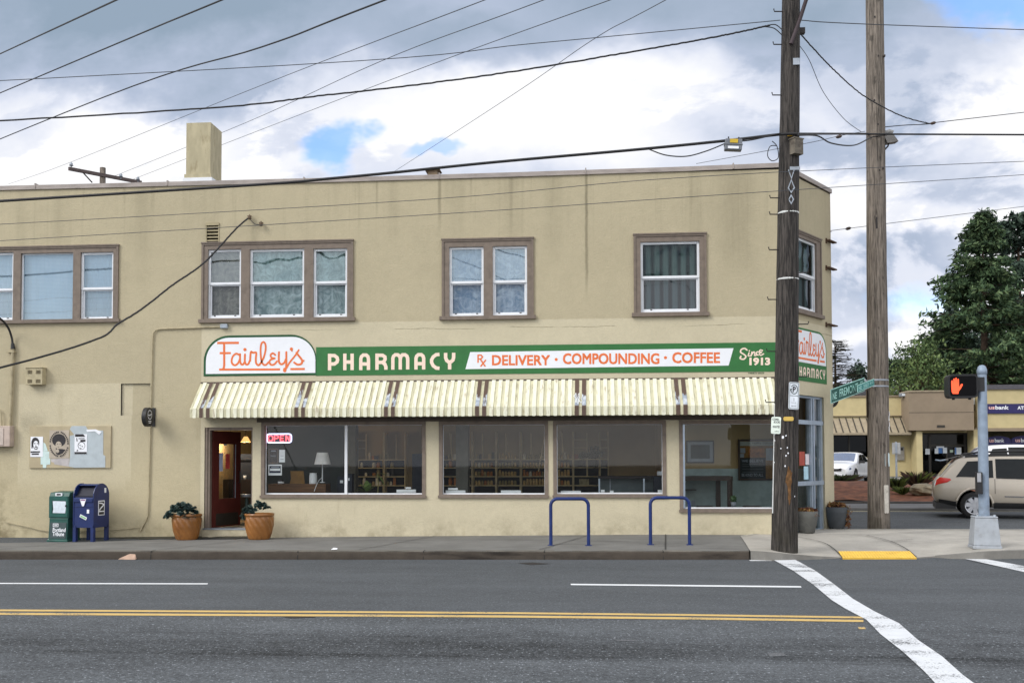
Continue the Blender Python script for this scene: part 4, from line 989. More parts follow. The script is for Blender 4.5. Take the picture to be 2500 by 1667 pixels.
# skin: front below chute, rear and top
sk = [(-Dp/2+.01, .30), (-Dp/2+.01, .82)]
def strip_(pts):
    for (a, b), (c, d) in zip(pts, pts[1:]): m.quad((-W_/2+.02, a, b), (W_/2-.02, a, b), (W_/2-.02, c, d), (-W_/2+.02, c, d))
strip_(sk); strip_([p for p in prof(.012) if p[1] > 1.17 or p[0] > 0.0]); strip_([(-Dp/2+.01, .30), (Dp/2-.01, .30)])
strip_([(-Dp/2+.01, .82), (-Dp/2-.012, .835), (-Dp/2-.012, .90), (-Dp/2+.02, .93)])
m.build('body', m_blue, mb_)
m = MB(T); m.quad((-W_/2+.02, -Dp/2+.02, .90), (W_/2-.02, -Dp/2+.02, .90), (W_/2-.02, -.02, 1.19), (-W_/2+.02, -.02, 1.19)); m.box(-W_/2+.03, W_/2-.03, -Dp/2+.02, -Dp/2+.05, .93, .96); m.build('chute', pm('chute_dark', C(16, 20, 44, .7), .5), mb_)
for sx in (-1, 1):
    for sy in (-1, 1):
        m = MB(T); x, y = sx*(W_/2-.035), sy*(Dp/2-.035); m.box(x-.035, x+.035, y-.035, y+.035, 0, .34); m.build('leg', m_blue, mb_)
m = MB(T); m.box(-W_/2+.03, W_/2-.03, -Dp/2-.004, -Dp/2+.012, .735, .745); m.build('door_lip', m_blue, mb_)
m = MB(T); m.add([(-.075, -Dp/2-.014, .895), (.075, -Dp/2-.014, .895), (.02, -Dp/2-.014, .75), (-.02, -Dp/2-.014, .75)], [(0, 1, 2, 3)]); m.build('label_triangle', m_signw, mb_)
m = MB(T); m.box(-.055, .055, -Dp/2-.018, -Dp/2-.0145, .865, .885); m.build('label_stripe', pm('label_purple', C(120, 60, 110)), mb_)
m = MB(T @ M4.Translation(V((-.0, -Dp/2+.004, .52))) @ M4.Rotation(R(24), 4, 'Y')); m.box(-.085, .085, -.004, 0, -.03, .03); m.build('sticker', m_signw, mb_)
m = MB(T @ M4.Translation(V((-.0, -Dp/2+.004, .52))) @ M4.Rotation(R(24), 4, 'Y')); m.box(-.07, .07, -.0065, -.0045, -.018, .018); m.build('sticker', pm('sticker_green', C(140, 186, 140, .9)), mb_)
m = MB(T); m.box(.085, .14, -Dp/2-.001, -Dp/2+.006, .60, .68); m.build('sticker', m_signw, mb_)
sx_ = W_/2+.003
m = MB(T); m.box(W_/2, sx_, -.11, .10, .55, .86); m.build('emblem_plate', m_signw, mb_)
m = MB(T); m.box(sx_, sx_+.002, -.09, .08, .645, .84); m.box(sx_, sx_+.002, -.09, .08, .565, .62); pe = m.build('emblem_field', m_black, mb_)
m = MB(T); ribbon(m, [(-.07, .665), (0, .72), (.06, .76)], .03, 0, (sx_+.0026, 0, 0), (0, 1, 0), (0, 0, 1), (1, 0, 0)); ribbon(m, [(-.08, .81), (.0, .80), (.07, .775)], .026, 0, (sx_+.003, 0, 0), (0, 1, 0), (0, 0, 1), (1, 0, 0)); m.build('emblem', m_signw, mb_)
m = MB(T); m.box(W_/2, sx_, .09, .15, 1.02, 1.12); m.build('sticker', m_signw, mb_)
# newspaper box
m_ng = pm('news_green', C(32, 84, 76, .85), .45, var=.12, scale=6, dirt=(C(24, 56, 54, .8), .4)); m_ngl = pm('news_panel', C(66, 82, 84, .8), .5)
o_ = wkx(158, YF-.52); nb = thing('newspaper_box', 'dark green newspaper vending box with white paper behind its window', 'newspaper box', o_)
T = M4.Translation(o_) @ M4.Rotation(R(-6), 4, 'Z'); W_, Dp = .47, .42
m = MB(T); m.prism([(-Dp/2, .50), (-Dp/2, .93), (-Dp/2+.05, 1.04), (Dp/2, 1.06), (Dp/2, .50)], -W_/2, W_/2, axis='x'); m.prism([(-Dp/2-.03, .03), (-Dp/2+.0, .44), (-Dp/2, .4995), (Dp/2, .4995), (Dp/2, .03)], -W_/2+.015, W_/2-.015, axis='x'); m.box(-W_/2-.01, W_/2+.01, -Dp/2-.05, Dp/2, 0, .05); m.build('cabinet', m_ng, nb, bevel=.012)
m = MB(T); y = -Dp/2-.012; m.sheet((-W_/2+.02, W_/2-.02, .53, .96), [(-W_/2+.08, W_/2-.06, .60, .87)], y, .02); dr_ = m.build('door', pm('news_door', C(38, 92, 84, .85), .4), nb)
m = MB(T); m.quad((-W_/2+.08, y+.012, .60), (W_/2-.06, y+.012, .60), (W_/2-.06, y+.012, .87), (-W_/2+.08, y+.012, .87)); m.build('window_back', m_black, dr_)
m = MB(T); m.add([(-W_/2+.10, y+.004, .61), (W_/2-.075, y+.004, .605), (W_/2-.065, y+.002, .855), (-W_/2+.095, y+.006, .86), (-W_/2+.115, y+.0, .7), (W_/2-.06, y+.0, .74)], [(0, 1, 5, 2, 3, 4)]); m.build('paper', pm('newsprint', C(214, 224, 234, .92), .8, var=.08, scale=14), dr_)
m = MB(T); m.box(W_/2-.065, W_/2-.045, y-.02, y, .74, .78); m.build('door_handle', m_black, dr_)
m = MB(T); m.box(-.08, .07, -Dp/2-.004, -Dp/2+.05, .965, 1.03); m.build('sticker', m_signw, nb); m = MB(T); m.box(-.05, .045, -Dp/2-.007, -Dp/2-.0045, .98, 1.015); m.build('sticker', m_black, nb)
fx = M4.Translation(V((0, -Dp/2-.032, .06))) 
m = MB(T); m.add([(-W_/2+.05, -Dp/2-.035, .08), (W_/2-.04, -Dp/2-.035, .08), (W_/2-.04, -Dp/2-.012, .41), (-W_/2+.05, -Dp/2-.012, .41)], [(0, 1, 2, 3)]); pn = m.build('front_panel', m_ngl, nb)
upv = T.to_3x3() @ V((0, .07, 1)); rv = T.to_3x3() @ V((1, 0, 0))
for s_t, zz, ww in (('Portland', .215, .30), ('Tribune', .13, .27)): text(s_t, T @ V((-W_/2+.12, -Dp/2-.038+(zz-.08)*.07, zz)), rv, upv, ww, .085, m_signw, pn, bold=.02)
m = MB(T); zz = .32; m.sheet((-W_/2+.12, -W_/2+.25, zz, zz+.07), [(-W_/2+.133, -W_/2+.237, zz+.013, zz+.057)], -Dp/2-.024, 0); m.box(-W_/2+.15, -W_/2+.22, -Dp/2-.024, -Dp/2-.022, zz+.03, zz+.043); m.build('lettering', m_signw, pn)

# leaf cluster helper
def leaves(mb, c, rad, n, size, mats=1, rg=rnd, squash=1., up=.3):
    for _ in range(n):
        d = V((rg.gauss(0, 1), rg.gauss(0, 1), rg.gauss(0, 1)*squash))
        d = d.normalized()*(rg.random()**.4); p_ = V(c)+V((d.x*rad[0], d.y*rad[1], d.z*rad[2]))
        a = V((rg.gauss(0, 1), rg.gauss(0, 1), rg.gauss(0, 1)+up)).normalized(); b = a.cross(V((rg.gauss(0, 1), rg.gauss(0, 1), rg.gauss(0, 1)))).normalized()
        s = size*rg.uniform(.6, 1.3); mb.add([p_-a*s, p_+b*s*.45, p_+a*s, p_-b*s*.45], [(0, 1, 2, 3)], rg.randrange(mats))
m_terra = pm('glazed_terracotta', C(160, 106, 54, .75), .32, var=.22, scale=5, dirt=(C(120, 66, 26, .8), .6), spec=.55, stretch=(1, 1, .5)); m_soil = pm('soil', (.05, .035, .025), .95)
m_suc = [pm('succulent_%d' % i, c, .6, var=.2, scale=12) for i, c in enumerate((C(58, 84, 82, .75), C(40, 62, 62, .75), C(84, 104, 98, .75)))]
m_dead = [pm('dry_%d' % i, c, .8) for i, c in enumerate((C(120, 78, 44, .8), C(92, 52, 34, .8), C(140, 110, 60, .8)))]
def pot(o_, label, left):
    t = thing('flower_pot', label, 'plant pot', o_, 'orange glazed pots by the shop door')
    m = MB(); pr = [(.02, 0), (.20, 0), (.215, .015), (.255, .13), (.288, .28), (.298, .40), (.292, .47), (.287, .485), (.305, .49), (.308, .54), (.29, .545), (.27, .50), (.05, .47)]
    def fl(tt, z): return 1+(.030*math.cos(14*(tt+z*2.2)) if .02 < z < .47 else 0)
    pr2 = []
    for (a, b), (c, d) in zip(pr, pr[1:]):
        k = 4 if d-b > .06 else 1
        pr2 += [(a+(c-a)*j/k, b+(d-b)*j/k) for j in range(k)]
    m.lathe(pr2+[pr[-1]], o_, 84, fn=fl); m.build('pot', m_terra, t)
    m = MB(); m.lathe([(.0, .46), (.28, .47)], o_, 20); m.build('soil', m_soil, t)
    rg = random.Random(len(label)); m = MB()
    if left:
        for k in range(110):
            a_ = rg.uniform(0, 6.28); rr_ = rg.random()**.5; c = V((o_.x-.09+.34*rr_*math.cos(a_), o_.y-.05+.28*rr_*math.sin(a_), o_.z+.54+.17*(1-rr_*rr_)+rg.uniform(-.06, .05)-.05*(rr_ > .8)))
            rosette(m, c, .068, rg)
    else:
        for c0, n_, rr_, zz in (((.02, 0), 22, .09, .70), ((-.12, -.1), 20, .09, .56), ((-.27, -.12), 14, .06, .54), ((.1, .02), 9, .07, .63)):
            for k in range(n_): rosette(m, V((o_.x+c0[0]+rg.gauss(0, rr_*.7), o_.y+c0[1]+rg.gauss(0, rr_*.6), o_.z+zz+rg.gauss(0, .055))), .055, rg)
    m.build('succulent', m_suc, t)
    return t
def rosette(mb, c, r, rg):
    n = 9; tilt = V((rg.gauss(0, .5), rg.gauss(-.3, .4), 1)).normalized(); u = tilt.cross(V((1, .1, 0))).normalized(); v = tilt.cross(u)
    mi = rg.randrange(3)
    for ring, (rr_, ht) in enumerate(((1., .0), (.65, .35), (.35, .6))):
        for k in range(n-2*ring):
            a = 6.283*k/(n-2*ring)+ring*.4+rg.uniform(-.15, .15); d = u*math.cos(a)+v*math.sin(a); s = u*-math.sin(a)+v*math.cos(a)
            p0 = c+tilt*r*ht*.3; p1 = c+d*r*rr_+tilt*r*(ht+.25); w_ = r*.32
            mb.add([p0, p0.lerp(p1, .6)+s*w_, p1, p0.lerp(p1, .6)-s*w_], [(0, 1, 2, 3)], mi)
pot(wkx(456, YF-.42), 'orange glazed pot overflowing with blue green succulents, on the wall side of the doorway', True)
pot(wkx(633, YF-.52), 'orange glazed pot with one sparse upright succulent, under the neon sign window', False)
# bike racks
m_rack = pm('rack_blue', C(22, 46, 108, .85), .4, var=.15, scale=8, dirt=(C(30, 36, 80, .8), .4))
def rack(xa, xb, yt, yb, label):
    a, b = wk(xa, yb), wk(xb, yb); t = thing('bike_rack', label, 'bike rack', (a+b)/2, 'blue bike racks')
    Y = (a.y+b.y)/2; zt = P((xa+xb)/2, yt, Y).z-.03; ax, bx_ = a.x, b.x; rr_ = .13; r = .032
    pts = [(ax, Y, a.z), (ax, Y, zt-rr_)]+[(ax+rr_-rr_*math.cos(R(k)), Y, zt-rr_+rr_*math.sin(R(k))) for k in range(15, 91, 15)]
    pts += [(bx_-rr_+rr_*math.sin(R(k)), Y, zt-rr_+rr_*math.cos(R(k))) for k in range(0, 91, 15)]+[(bx_, Y, b.z)]
    m = MB(); m.tube(pts, r, 10); m.build('hoop', m_rack, t)
    for q in (a, b): m = MB(); m.box(q.x-.06, q.x+.06, Y-.05, Y+.05, q.z-.02, q.z+.012); m.build('base_plate', m_rack, t)
rack(1345, 1437, 1213, 1331, 'blue hoop bike rack in front of the third shop window')
rack(1588.5, 1683.5, 1210.5, 1329, 'blue hoop bike rack closer to the dark utility pole')
# grey planters
m_fibre = pm('grey_fibreclay', C(104, 104, 100, .75), .8, var=.14, scale=4, dirt=(C(70, 70, 70, .7), .5)); m_fibre2 = pm('charcoal_fibreclay', C(72, 76, 80, .75), .75, var=.14, scale=4)
def planter(px, py, wpx, hpx, label, mat, hang):
    o_ = onc(px, py); D_ = (o_-CAMO).dot(rot @ V((0, 0, -1))); k = D_/FPX; r = wpx*k/2; h = hpx*k
    t = thing('planter', label, 'planter', o_, 'grey planters by the corner entrance')
    m = MB(); m.lathe([(0, 0), (.64*r, 0), (.70*r, .02), (.86*r, h*.4), (.96*r, h*.72), (r, h), (r*.92, h), (r*.9, h-.05), (0, h-.06)], o_, 32); m.build('tub', mat, t)
    rg = random.Random(px); m = MB()
    leaves(m, o_+V((0, 0, h-.0)), (r*.93, r*.93, .07), 420, .045, 3, rg)
    if hang:
        for k2 in range(40):
            z = rg.uniform(-.42, 0); leaves(m, o_+V((r*.86+rg.uniform(-.03, .05), -r*.3+rg.uniform(-.08, .08), h+z)), (.05, .05, .07), 6, .03, 3, rg)
        leaves(m, o_+V((0, 0, h+.06)), (r*.8, r*.8, .05), 260, .04, 3, rg)
    else:
        for k2 in range(14):
            a = rg.uniform(0, 6.28); m.tube([o_+V((r*.7*math.cos(a), r*.7*math.sin(a), h-.03)), o_+V((r*1.1*math.cos(a), r*1.1*math.sin(a), h+rg.uniform(-.12, .08)))], .006, 4, rg.randrange(3))
    m.build('dry_plants', m_dead, t)
planter(1970, 1300, 54, 53, 'warm grey tapered planter with withered plants, closest to the dark utility pole', m_fibre, False)
planter(2043, 1290, 52, 53, 'charcoal tapered planter with trailing brown plants, at the outer corner of the building', m_fibre2, True)
# door mat, litter
m = MB(); x0, x1 = FA.px(497, 1310)[0], FA.px(596, 1310)[0]
m.add([(x0, YF-.45, walk(x0, YF-.45)+.016), (x1, YF-.45, walk(x1, YF-.45)+.016), (x1, YF-.08, walk(x1, YF-.08)+.016), (x0, YF-.08, walk(x0, YF-.08)+.016), (x0, YF-.45, walk(x0, YF-.45)), (x1, YF-.45, walk(x1, YF-.45)), (x1, YF-.08, walk(x1, YF-.08)), (x0, YF-.08, walk(x0, YF-.08))], [(0, 1, 2, 3), (0, 4, 5, 1), (1, 5, 6, 2), (3, 2, 6, 7), (0, 3, 7, 4)])
m.build('door_mat', pm('mat_black', (.02, .02, .02), .95), None, label='thin black door mat on the pavement below the door step', category='mat')
p0 = G(311, 1365.5); m = MB(); q = lambda x, y, z: (p0.x+x, p0.y+y, z)
m.add([q(-.17, 0, .004), q(.16, -.03, .004), q(.17, .10, .02), q(-.1, .13, .03), q(-.07, .06, .11), q(.02, .02, .09), q(.11, .08, .155), q(.02, .10, .13)], [(0, 1, 5), (0, 5, 4), (1, 6, 5), (1, 2, 6), (4, 5, 7), (5, 6, 7), (0, 4, 3), (3, 4, 7), (2, 3, 7), (2, 7, 6)])
m.build('crumpled_bag', pm('kraft_paper', C(190, 160, 140, .85), .8, var=.12, scale=9), None, label='crumpled brown paper bag lying against the kerb', category='paper bag')
for i, (px, py, fn, wd, lab) in enumerate(((612, 1362.5, ground, .05, 'scrap of white litter on the road at the kerb below the potted doorway'), (816, 1343, walk, .06, 'scrap of white litter on the kerb edge, under the shop window with the green plant'), (118, 1320, walk, .05, 'scrap of white litter at the foot of the newspaper box'))):
    p0 = G(px, py, fn)+V((0, 0, .016)); m = MB(); m.add([p0+V((-wd, 0, .0)), p0+V((wd*.8, -wd*.4, .004)), p0+V((wd, wd*.5, .02)), p0+V((-wd*.3, wd*.6, .03))], [(0, 1, 2, 3)])
    m.build('paper_scrap', m_signw, None, label=lab, category='litter', group='white litter scraps', kind='thing')

# ---------------------------------------------------------------- utility poles
def wood(name, a, b, scale=1.):
    m, nt, bs = newmat(name); p = pos(nt); x, y, z = split(nt, p)
    g_ = noise(nt, vsock(nt, x*26*scale, y*26*scale, z*1.1), 1., 7, .75); g2 = noise(nt, vsock(nt, x*75, y*75, z*3.2), 1., 4, .7); kn = noise(nt, vsock(nt, x*5, y*5, z*2.5), 1.3, 3, .5)
    c = mixc(nt, (g_*.8+g2*.6-.2).step(.36, .68), a, b)
    c = mixc(nt, kn.step(.66, .76)*.6, c, tuple(v*.35 for v in a))
    ch = ((noise(nt, vsock(nt, x*9, y*9, z*.22), 1., 3, .6)-.5).abs()).step(.012, .0)
    c = mixc(nt, ch*.8, c, (.008, .007, .006))
    c = mixc(nt, z.step(1.1, .2)*noise(nt, p, 3, 4).step(.3, .6)*.6, c, C(58, 54, 36, .6))
    nt.links.new(c, bs.inputs['Base Color']); bs.inputs['Roughness'].default_value = .9
    bumpn(nt, bs, g_*.7+g2*.5, 1., .035); return m
m_pole1 = wood('dark_weathered_wood', C(26, 23, 22, .7), C(104, 97, 92, .75)); m_pole2 = wood('grey_weathered_wood', C(98, 90, 82, .72), C(166, 154, 142, .8))
def pole(base_px, top_px, wb, wt, label, mat, fn):
    b = fn(*base_px); dist = (b-CAMO).dot(rot @ V((0, 0, -1)))
    tq = P(top_px[0], top_px[1], b.y); k = dist/FPX
    t = thing('utility_pole', label, 'utility pole', b, None); rb, rt = wb*k/2, wt*k/2
    tt = tq+(tq-b)*.22; n = 34; m = MB(); rg = random.Random(int(base_px[0]))
    for i in range(n): pass
    pts = [b+(tt-b)*(i/n)-V((0, 0, .05 if i == 0 else 0)) for i in range(n+1)]; vs = []; N = 22
    for i, p_ in enumerate(pts):
        r = rb+(rt-rb)*(i/n)*1.0; r *= 1.03 if i == 0 else 1
        for j in range(N):
            a = 6.2832*j/N; rr_ = r*(1+.018*math.sin(a*3+i*.35)+rg.uniform(-.018, .018)); vs.append(p_+V((rr_*math.cos(a), rr_*math.sin(a), 0)))
    m.add(vs, [(i*N+j, i*N+(j+1) % N, (i+1)*N+(j+1) % N, (i+1)*N+j) for i in range(n) for j in range(N)], 0, True); m.build('trunk', mat, t)
    def at(py): 
        z = P(base_px[0], py, b.y).z; f = (z-b.z)/(tq.z-b.z); return b+(tq-b)*f, rb+(rt-rb)*f
    return t, at, b, k
PL1, at1, b1, k1 = pole((1915, 1344), (1931, 0), 63, 39, 'dark splintered wooden utility pole standing at the building corner', m_pole1, lambda x, y: onc(x, y))
PL2, at2, b2, k2 = pole((2146, 1288), (2135, 0), 52, 40, 'pale grey wooden utility pole behind the kerb ramp, holding the green street signs', m_pole2, lambda x, y: onc(x, y))
m_iron = pm('rusty_iron', (.025, .02, .02), .6)
for i, (py, sx) in enumerate(((32, -1), (112, -1), (235, -1), (485, -1), (525, -1), (611, -1), (732, -1), (858, -1), (982, -1), (668, 1), (793, 1), (920, 1))):
    c_, r = at1(py); m = MB(); L_ = .16
    m.tube([c_+V((sx*r*.85, -.05, 0)), c_+V((sx*(r+L_), -.07, 0)), c_+V((sx*(r+L_+.012), -.07, .05))], .011, 6); m.build('step_spike', m_iron, PL1)
m_tape = pm('white_strap', C(226, 228, 226, .9), .5)
for py in (522, 524, 683):
    c_, r = at1(py); m = MB(); m.lathe([(r+.006, -.016), (r+.012, 0), (r+.006, .016)], c_+V((0, 0, .02*(py == 524))), 24); m.build('wire_strap', m_tape, PL1)
c_, r = at1(160); m = MB(); m.box(c_.x+.02, c_.x+r*.9, c_.y-r-.012, c_.y-r*.5, c_.z-.06, c_.z+.06); m.build('tin_tag', m_steel, PL1)
m = MB(); c1, _ = at1(120); q1 = P(1978, -30, b1.y-.25); m.tube([c1+V((-.03, -.2, 0)), c1.lerp(q1, .5)+V((0, 0, 0)), q1], .035, 8); m.build('brace', pm('brace_brown', (.05, .035, .04), .7), PL1)
c_, r = at1(75); m = MB(); m.box(c_.x+r-.02, c_.x+r+.10, c_.y-.06, c_.y+.04, c_.z-.08, c_.z+.02); m.build('cable_bracket', m_iron, PL1)
# steel letters strip nailed to the dark pole
m = MB(); 
for (x0, y0, x1, y1) in ((1926, 416, 1945, 423),):
    c_, r = at1(419); k = k1; m.box(c_.x-.02, c_.x+.16, c_.y-r-.02, c_.y-r-.008, c_.z-.03, c_.z+.03)
m.build('steel_plate', m_steel, PL1)
for j, (py, pts) in enumerate(((433, [(-.3, 1), (0, -1), (.3, 1)]), (457, [(-.35, -1), (0, 1), (.35, -1)]), (477, [(-.3, 1), (.0, 0), (.3, 1)]), (494, [(-.25, 0), (0, 1), (.25, 0), (0, -1), (-.25, 0)]))):
    c_, r = at1(py); m = MB()
    ribbon(m, [(a*.16, b_*.075) for a, b_ in pts], .02, .0, (c_.x+.01, c_.y-r-.014, c_.z), (1, 0, 0), (0, 0, 1), (0, -1, 0)); m.build('steel_plate', m_steel, PL1)
rg = random.Random(21)
for px, py, s in ((1912, 1068, .022), (1919, 1064, .012), (1922, 1093, .013), (1924, 1106, .012), (1919, 1112, .013), (1917, 1137, .013), (1908, 1095, .010), (1940, 1210, .013), (1890, 1060, .010), (1891, 1128, .012), (1893, 1075, .014)):
    c_, r = at1(py); dx_ = P(px, py, b1.y-r).x-c_.x; dx_ = max(-r*.92, min(r*.92, dx_)); dyy = -math.sqrt(max(0, r*r-dx_*dx_))
    nn = V((dx_, dyy, 0)).normalized(); u = nn.cross(V((0, 0, 1))); m = MB(); o_ = c_+nn*(r+.012)
    m.add([o_+u*(s*math.cos(a)*rg.uniform(.7, 1.3))+V((0, 0, s*1.25*math.sin(a)*rg.uniform(.7, 1.3))) for a in [.9*i for i in range(7)]], [tuple(range(7))]); m.build('paper_scrap', m_signw, PL1)
# bare bark wound and conduit along the left edge
c_, r = at1(1185); m = MB(); rg = random.Random(4); N = 26
m.add([(c_.x+.03+.065*math.cos(6.2832*k/N)*rg.uniform(.55, 1.15)*(1 if math.sin(6.2832*k/N) > 0 else .55), c_.y-r-.010, c_.z+.33*math.sin(6.2832*k/N)*rg.uniform(.85, 1.1)) for k in range(N)], [tuple(range(N))])
m.build('bark_wound', pm('raw_wood', C(128, 92, 56, .7), .9, var=.4, scale=12), PL1)
c_t, rt_ = at1(985); c_b, rb_ = at1(1252); m = MB(); m.tube([c_t+V((-rt_*.98, -.04, 0)), c_b+V((-rb_*.98, -.04, 0))], .012); m.build('ground_wire_cover', m_tape, PL1)
c_, r = at1(1012)
# things on the poles
def rot_plate(o, ang, w_, h_, th, label, name, cat, mat, tilt=0.):
    T = M4.Translation(V(o)) @ M4.Rotation(ang, 4, 'Z') @ M4.Rotation(tilt, 4, 'Y')
    t = thing(name, label, cat, o); m = MB(T); pts = []; r = min(.03, w_*.15)
    for cx_, cz, a0 in ((w_/2-r, h_/2-r, 0), (-w_/2+r, h_/2-r, 90), (-w_/2+r, -h_/2+r, 180), (w_/2-r, -h_/2+r, 270)):
        pts += [(cx_+r*math.cos(R(a0+a)), cz+r*math.sin(R(a0+a))) for a in (0, 30, 60, 90)]
    m.prism(pts, -th, 0); m.build('panel', mat, t); return t, T
c_, r = at1(966); sw = 27*k1; sh = 66*k1; o_ = P(1938, 966, b1.y-r-.02)
m_pgreen = pm('parking_green', C(40, 70, 66, .85), .6); m_faint = pm('faded_ink', C(186, 190, 194, .85), .6)
t, T = rot_plate(o_, R(18), sw*1.03, sh, .004, 'white parking time sign with a circled P on the dark utility pole', 'parking_sign', 'sign', pm('sign_white2', C(232, 238, 246, .95), .4), R(2.5))
m = MB(T); bw, bh = sw*.43, sh*.465; 
for z in (bh, -bh, .0): m.box(-bw, bw, -.006, -.0045, z-.004, z+.004)
for x in (-bw, bw): m.box(x-.003, x+.003, -.0062, -.0046, -bh, bh)
m.build('outline', m_pgreen, t)
m = MB(T); zc = sh*.235; ribbon(m, [(sw*.33*math.sin(R(a)), zc+sh*.165*math.cos(R(a))) for a in range(-60, 271, 15)], .013, .0065, (0, 0, 0), (1, 0, 0), (0, 0, 1), (0, -1, 0), roundcap=False)
m.add([(-sw*.40, -.0066, zc+.0), (-sw*.19, -.0066, zc+.02), (-sw*.33, -.0066, zc-.045)], [(0, 1, 2)]); m.build('arrow_ring', m_pgreen, t)
rv = T.to_3x3() @ V((1, 0, 0)); uv = T.to_3x3() @ V((0, 0, 1)); 
text('P', T @ V((-.028, -.0068, zc-.052)), rv, uv, .06, .105, m_black, t, bold=.03)
text('1', T @ V((-.006, -.0062, -sh*.20)), rv, uv, .014, .06, m_faint, t); text('HOUR', T @ V((-.045, -.0062, -sh*.285)), rv, uv, .09, .026, m_faint, t); text('8AM-6PM', T @ V((-.045, -.0062, -sh*.40)), rv, uv, .09, .022, m_black, t)
c_, r = at1(1038); o_ = P(1894.5, 1038, b1.y-r*.72)
t, T = rot_plate(o_, R(-28), .175, .30, .003, 'curling white flyer with hand lettering on the left edge of the dark pole', 'flyer', 'poster', pm('flyer_paper', C(226, 236, 226, .95), .8), R(3))
rv = T.to_3x3() @ V((1, 0, 0)); uv = T.to_3x3() @ V((0, 0, 1))
for s_t, z, x, ww, hh in (('COMIC', .085, -.07, .13, .042), ('BOOKS', .038, -.04, .115, .040), ('WANTED', -.045, -.06, .13, .04), ('CALL', -.115, -.02, .08, .018)): text(s_t, T @ V((x, -.0042, z)), rv, uv, ww, hh, m_black, t, bold=.03)
c_, r = at1(1022); o_ = P(1925, 1022, b1.y-r-.006); t, T = rot_plate(o_, R(4), .18, .075, .004, 'small yellow metal tag nailed to the dark utility pole below the parking sign', 'pole_tag', 'tag', pm('tag_yellow', C(216, 182, 92, .9), .5))
c_, r = at1(330); o_ = P(1928, 330, b1.y-r-.03); t, T = rot_plate(o_, R(4), .085, .05, .03, 'yellow cable marker high on the dark utility pole', 'cable_marker', 'marker', pm('marker_yellow', C(236, 188, 60, .95), .5))
c_, r = at1(360); o_ = P(1939, 361, b1.y-r*.8)
t = thing('terminal_box', 'grey metal terminal box mounted high on the dark utility pole', 'box', o_)
T = M4.Translation(o_) @ M4.Rotation(R(32), 4, 'Z'); m = MB(T); m.box(-.10, .10, -.12, .05, -.14, .14); m.box(-.115, .115, -.13, .05, .13, .15); m.build('cabinet_box', pm('weathered_box', C(120, 112, 100, .75), .7, var=.25, scale=9, dirt=(C(60, 52, 46), .7)), t)
m = MB(T); m.box(.1005, .104, -.09, .02, -.09, .10); m.build('rusty_label', pm('pale_metal', C(180, 178, 164, .8), .6, dirt=(C(96, 70, 44), .7), scale=14), t)
# street name signs on the pale pole
m_sgn = pm('street_green', C(18, 82, 72, .9), .45); m_sgn2 = pm('street_teal', C(36, 128, 124, .9), .45); m_bord = pm('reflective_pale', C(170, 220, 210, .9), .4)
def street_sign(pa, pb, h0, h1, Ya, Yb, label, mat, words, mb_):
    a0, b0 = P(*pa, Ya), P(*pb, Yb); dv = (b0-a0); dv.z = 0; L_ = dv.length; u = dv.normalized(); z0 = (a0.z+b0.z)/2; hh = h0
    t = thing('street_sign', label, 'street sign', a0.lerp(b0, .5)); rise = (b0.z-a0.z)/L_
    T = M4.Translation(V((a0.x, a0.y, a0.z))) @ M4.Rotation(math.atan2(u.y, u.x), 4, 'Z')
    def slab(e, y0, y1, mt, nm):
        m = MB(T); m.prism([(e, -hh/2+e+rise*e), (L_-e, -hh/2+e+rise*(L_-e)), (L_-e, hh/2-e+rise*(L_-e)), (e, hh/2-e+rise*e)], y0, y1); m.build(nm, mt, t)
    slab(0, -.004, .004, m_bord, 'border'); slab(.016, -.007, -.0045, mat, 'panel')
    rv = (T.to_3x3() @ V((1, 0, rise))).normalized()
    for s_t, f0, f1, zz0, zz1 in words: text(s_t, T @ V((L_*f0, -.0085, (zz0-.5)*hh+rise*L_*f0)), rv, V((0, 0, 1)), L_*(f1-f0), hh*(zz1-zz0), mb_, t, bold=.01)
    return t, T, L_
y2 = b2.y
street_sign((2028, 968), (2110, 938), .30, .30, y2-1.25, y2-.45, 'dark green street name sign pointing left from the pale pole', m_sgn, (('NE', .05, .17, .22, .70), ('FREMONT', .25, .82, .22, .80), ('ST', .86, .95, .45, .80)), m_bord)
street_sign((2093, 949), (2134, 932.5), .155, .155, y2-.95, y2-.30, 'brighter teal street name sign overlapping the dark green one', m_sgn2, (('NE', .06, .24, .22, .76), ('SANDY', .34, .68, .22, .78), ('BLVD', .73, .93, .40, .76)), m_bord)
for py in (929, 944):
    c_, r = at2(py); m = MB(); m.lathe([(r+.004, -.018), (r+.012, 0), (r+.004, .018)], c_, 24); m.tube([c_+V((-r*.7, -r*.6, 0)), P(2133, py, y2-.32)], .015); m.build('sign_strap', m_steel, PL2)
c_, r = at2(985); t, T = rot_plate(P(2116, 985, y2+.05), R(70), .30, .62, .02, 'back of a narrow dark sign edge on fixed to the left of the pale pole', 'sign_back', 'sign', pm('sign_back_brown', C(86, 72, 58, .8), .7))
c_, r = at2(1118); t, T = rot_plate(P(2166, 1122, y2-r*.7), R(38), .16, .30, .004, 'pale blue paper notice on the right edge of the pale pole', 'flyer', 'poster', pm('notice_pale_blue', C(206, 226, 232, .9), .8))
c_, r = at2(1218); t, T = rot_plate(P(2163, 1218, y2-r*.8), R(36), .13, .62, .02, 'bare white board strip nailed to the lower right of the pale pole', 'board_strip', 'board', pm('board_white', C(206, 200, 190, .9), .8, dirt=(C(140, 130, 116), .6), scale=9))
